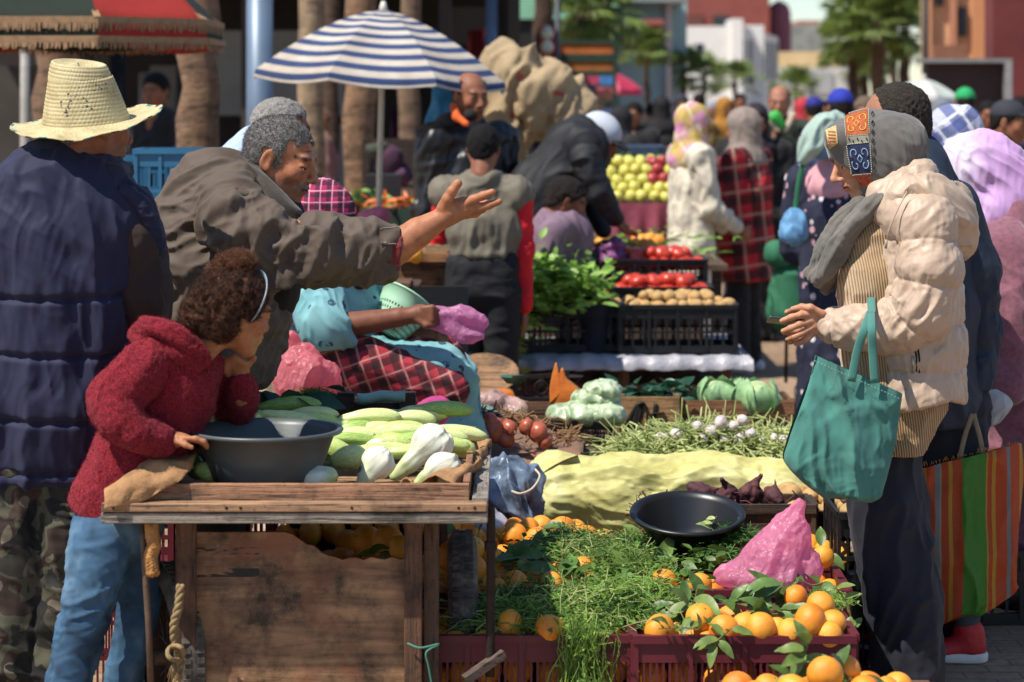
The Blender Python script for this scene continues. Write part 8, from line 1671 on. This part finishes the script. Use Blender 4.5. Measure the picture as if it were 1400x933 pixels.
def child():
 Y=11.6;r=empty('person',(at(768,0,Y)[0],Y,0),'dark haired child in a dusty mauve top sitting before the apple stall','person');hc=at(775,276,Y);R=frame((.7,.1,-.3));s=.92
 body(r,[(head_prims(hc,R,s),.008,.012),([caps(at(770,310,Y),at(765,400,Y),.08,.08)],.02,.02),([caps(at(790,380,Y-.1),at(805,385,Y-.12),.025,.02),elp(810,386,Y-.12,9,.02,6)],.007,.01)],colfn=lambda V:head_cols(V,hc,R,s,'#7d4f3a',brow='#20150f'));hair_cap(r,hc,R,s,std_line,hair_mat('#0f0c0b','#2a201b'),.012,.008,60,.007)
 garment(r,'top',[caps(at(766,325,Y),at(762,400,Y),.15,.16,((0,1,0),.8)),caps(at(766,312,Y-.09),at(768,312,Y+.09),.075,.075,None,.04),caps(at(755,320,Y-.15),at(748,372,Y-.17),.06,.055,None,.03),caps(at(748,372,Y-.17),at(788,382,Y-.13),.055,.04,None,.03)],M('#7a6474',.9,.25,8),.009,.04,lambda V,N:folds(V,(.4,0,-1),10,.012,391,.25))
 garment(r,'trousers',[caps(at(765,410,Y-.08),at(815,420,Y-.1),.09,.07),caps(at(765,410,Y+.08),at(815,420,Y+.08),.09,.07),caps(at(815,420,Y-.1),at(812,540,Y-.1),.065,.05),caps(at(815,420,Y+.08),at(812,540,Y+.08),.065,.05)],M('#20222a',.85),.012,.03)
 MB().box((at(765,0,Y)[0],Y,.22),(.34,.3,.43)).build('stool_box',wood_mat('#5c4636'),r)
child()
figure(944,140,14.6,75,'woman in a cream robe and pink and yellow patterned headscarf','#d2c8b4',head='hijab',headc='#c98a9c',skin='#8d5d43',dress=True,h=1.66,arms=((.28,-.45),(.28,-.45)),hemh=.10,headm=plaid_mat('#c98aa8','#b5a04a','#c9c49a',7,.5))
figure(1020,153,15.0,-62,'woman in a red and black plaid coat and taupe headscarf','#a01a26','#131318',head='hijab',headc='#877970',dress=False,h=1.63,arms=((.22,-.48),(.22,-.45)),hemh=.62,topm=PL,shoe='#c9ccd4',width=1.3);pw=[o for o in COL.objects if o.name.startswith('person')][-1]
e=empty('handbag',at(985,325,14.95),'small black handbag hanging at the front of the plaid coat','bag');MB().box(at(985,325,14.95),(.17,.08,.14)).build('body',M('#141214',.4),e,bevel=.02);MB().tube(spline([at(978,310,14.95),at(1000,230,15.0),at(1018,192,15.15)],6),.008,6).build('strap',M('#141214',.5),e,True)
soft_bag('grey_bag','grey cloth bag hanging beside the black trousers','bag',15.0,[elp(982,352,15.0,16,.06,24)],M('#8a857c',.9,.25),lambda V,N:folds(V,(0,0,-1),12,.015,393,.3),.012)
figure(1032,137,17,172,'woman in a black robe with a plum headscarf facing the camera','#100f12',head='hijab',headc='#211620',skin='#9a6a54',dress=True,h=1.65,width=1.1)
figure(1066,115,18.2,190,'man in a dark green jumper over a light green collar','#1f2a20','#1d1e22',headc='#4a3c32',skin='#a3705a',h=1.80,head='bald');gm_=[o for o in COL.objects if o.name.startswith('person')][-1]
garment(gm_,'shirt_collar',[caps(at(1060,160,17.98),at(1070,172,17.98),.05,.03)],M('#3fae4a',.8),.014,.02);garment(gm_,'scarf',[caps(at(1052,160,18.05),at(1064,178,17.98),.03,.02),caps(at(1084,158,18.05),at(1074,178,17.98),.03,.02)],M('#b5a48c',.9),.014,.02)
t=NT('floral_print');v=t.nd('ShaderNodeTexVoronoi',inp={'Vector':t.co(),'Scale':26.0});c=t.ramp(t.sep(v.outputs['Color'])[0],[(0,srgb('#1c2036')),(.45,srgb('#242a48')),(.55,srgb('#b8909a')),(.7,srgb('#c9c0c4')),(.82,srgb('#7a3040')),(.9,srgb('#1c2036'))],'CONSTANT');t.set(Base_Color=t.mix(t.math('LESS_THAN',v.outputs['Distance'],.42),srgb('#1c2036'),c),Roughness=.85)
figure(1146,138,11.4,25,'woman in a dark flowered dress and pale pink hood with a mint shawl','#242a48',head='hijab',headc='#c9929a',dress=True,h=1.60,topm=t.m,arms=((.2,-.42),(.2,-.5)),width=1.08);fw_=[o for o in COL.objects if o.name.startswith('person')][-1]
garment(fw_,'shawl',pchain([(1140,165,-.1,11),(1122,180,-.12,13),(1106,200,-.12,12),(1098,218,-.1,6)],11.3,None,None,4)+[elp(1132,172,11.35,14,.10,14)],M('#9fb5aa',.8,.3,8),.007,.02,lambda V,N:folds(V,(-.6,0,-1),19,.016,395,.15));garment(fw_,'undershirt',[elp(1122,205,11.3,15,.12,14)],M('#5d86b5',.8),.01,.02)
e=soft_bag('blue_bag','sky blue cloth bag on a long green strap beside the flowered dress','bag',11.2,[elp(1086,305,11.2,13,.06,20),elp(1084,318,11.2,15,.07,14)],M('#6a9cc4',.7,.4,12,col2='#35618a'),lambda V,N:folds(V,(.1,0,-1),20,.018,396,.2),.008);MB().tube(spline([at(1087,290,11.2),at(1092,250,11.2),at(1100,215,11.2)],6),.012,8,flat=.3).build('strap',M('#2c6b48',.8),e,True)
figure(1310,132,9.6,-70,'woman in a blue and white checked headscarf behind the lilac one','#6b6b74',head='hijab',headc='#8d93b0',dress=True,h=1.66,headm=plaid_mat('#a9adc4','#3a4a80','#dddde4',9,.6))
figure(1374,140,13.5,120,'person in a black coat and dark grey knitted hat at the edge of the market','#0f0f12',head='cap',headc='#2a2c34',dress=True,h=1.68)
CW=[(905,133,26,10,'#121216','hijab','#131216','black robed woman before the teal building'),(930,130,28,170,'#20222c','hijab','#2a2c38','dark clad woman beside the black robed one'),(868,140,22,200,'#15151a','hair','#15110f','man in dark clothes browsing beyond the apples'),(848,148,21,60,'#1c1c20','hijab','#15151a','woman in black bending over the far goods'),(828,150,23,120,'#3b3f48','cap','#aab4c0','person in a pale cap by the goods stand'),(990,135,27,150,'#6b5a2c','hijab','#9a6a20','woman in a mustard headscarf in the far crowd'),(975,140,30,190,'#3a3a44','hijab','#8a8a98','woman in a grey headscarf in the far crowd'),(1012,128,34,180,'#4a3a3a','hair','#1b1512','man in brown in the far crowd'),(1098,136,26,20,'#8a2430','hijab','#b02c38','woman in a red headscarf beyond the green jumper'),(1150,124,16,0,'#2c3a5c','cap','#20309a','person in a royal blue cap above the pink hood'),(1113,134,22,10,'#1f2444','cap','#20267a','person in a navy cap beyond the crowd'),(1128,138,27,200,'#4a2c30','hair','#15110f','person in dull red beyond the caps'),(1183,132,17,190,'#8d7a6a','hair','#6b5a4c','fair haired person beyond the balding man'),(1288,136,19,180,'#3a4a52','hijab','#6b6f78','woman in grey beyond the checked headscarf'),(1320,122,21,0,'#2c3c44','cap','#1f9a5a','person in a bright green cap'),(1350,138,20,180,'#4a3228','hair','#15110f','man in brown before the dark shelter'),(1395,132,19,0,'#20305a','hair','#15110f','person in blue at the picture edge'),(1065,138,30,0,'#20202a','hijab','#20202a','dark figure beyond the man in green'),(1240,140,24,170,'#5a4a44','hair','#15110f','man behind the balding head'),(955,128,36,0,'#55585c','hair','#20180f','distant man before the white house'),(890,142,32,0,'#2c2c34','hair','#15110f','distant man under the pink parasol'),(442,145,20,90,'#8a5f58','hair','#6b4c40','person in dusty pink walking behind the palm trunks'),(215,100,17,200,'#17171b','hair','#100e0d','dark figure in the arcade shadow behind the blue crates')]
for i,(px,yt,Y,yaw,tc,hd_,hcx,lb)in enumerate(CW):figure(px,yt,Y,yaw,lb,tc,head=hd_,headc=hcx,dress=(hd_=='hijab'),vox=.016+.0003*Y,arms=((.15,-.55),(.2,-.5)),skin='#8d5d43')
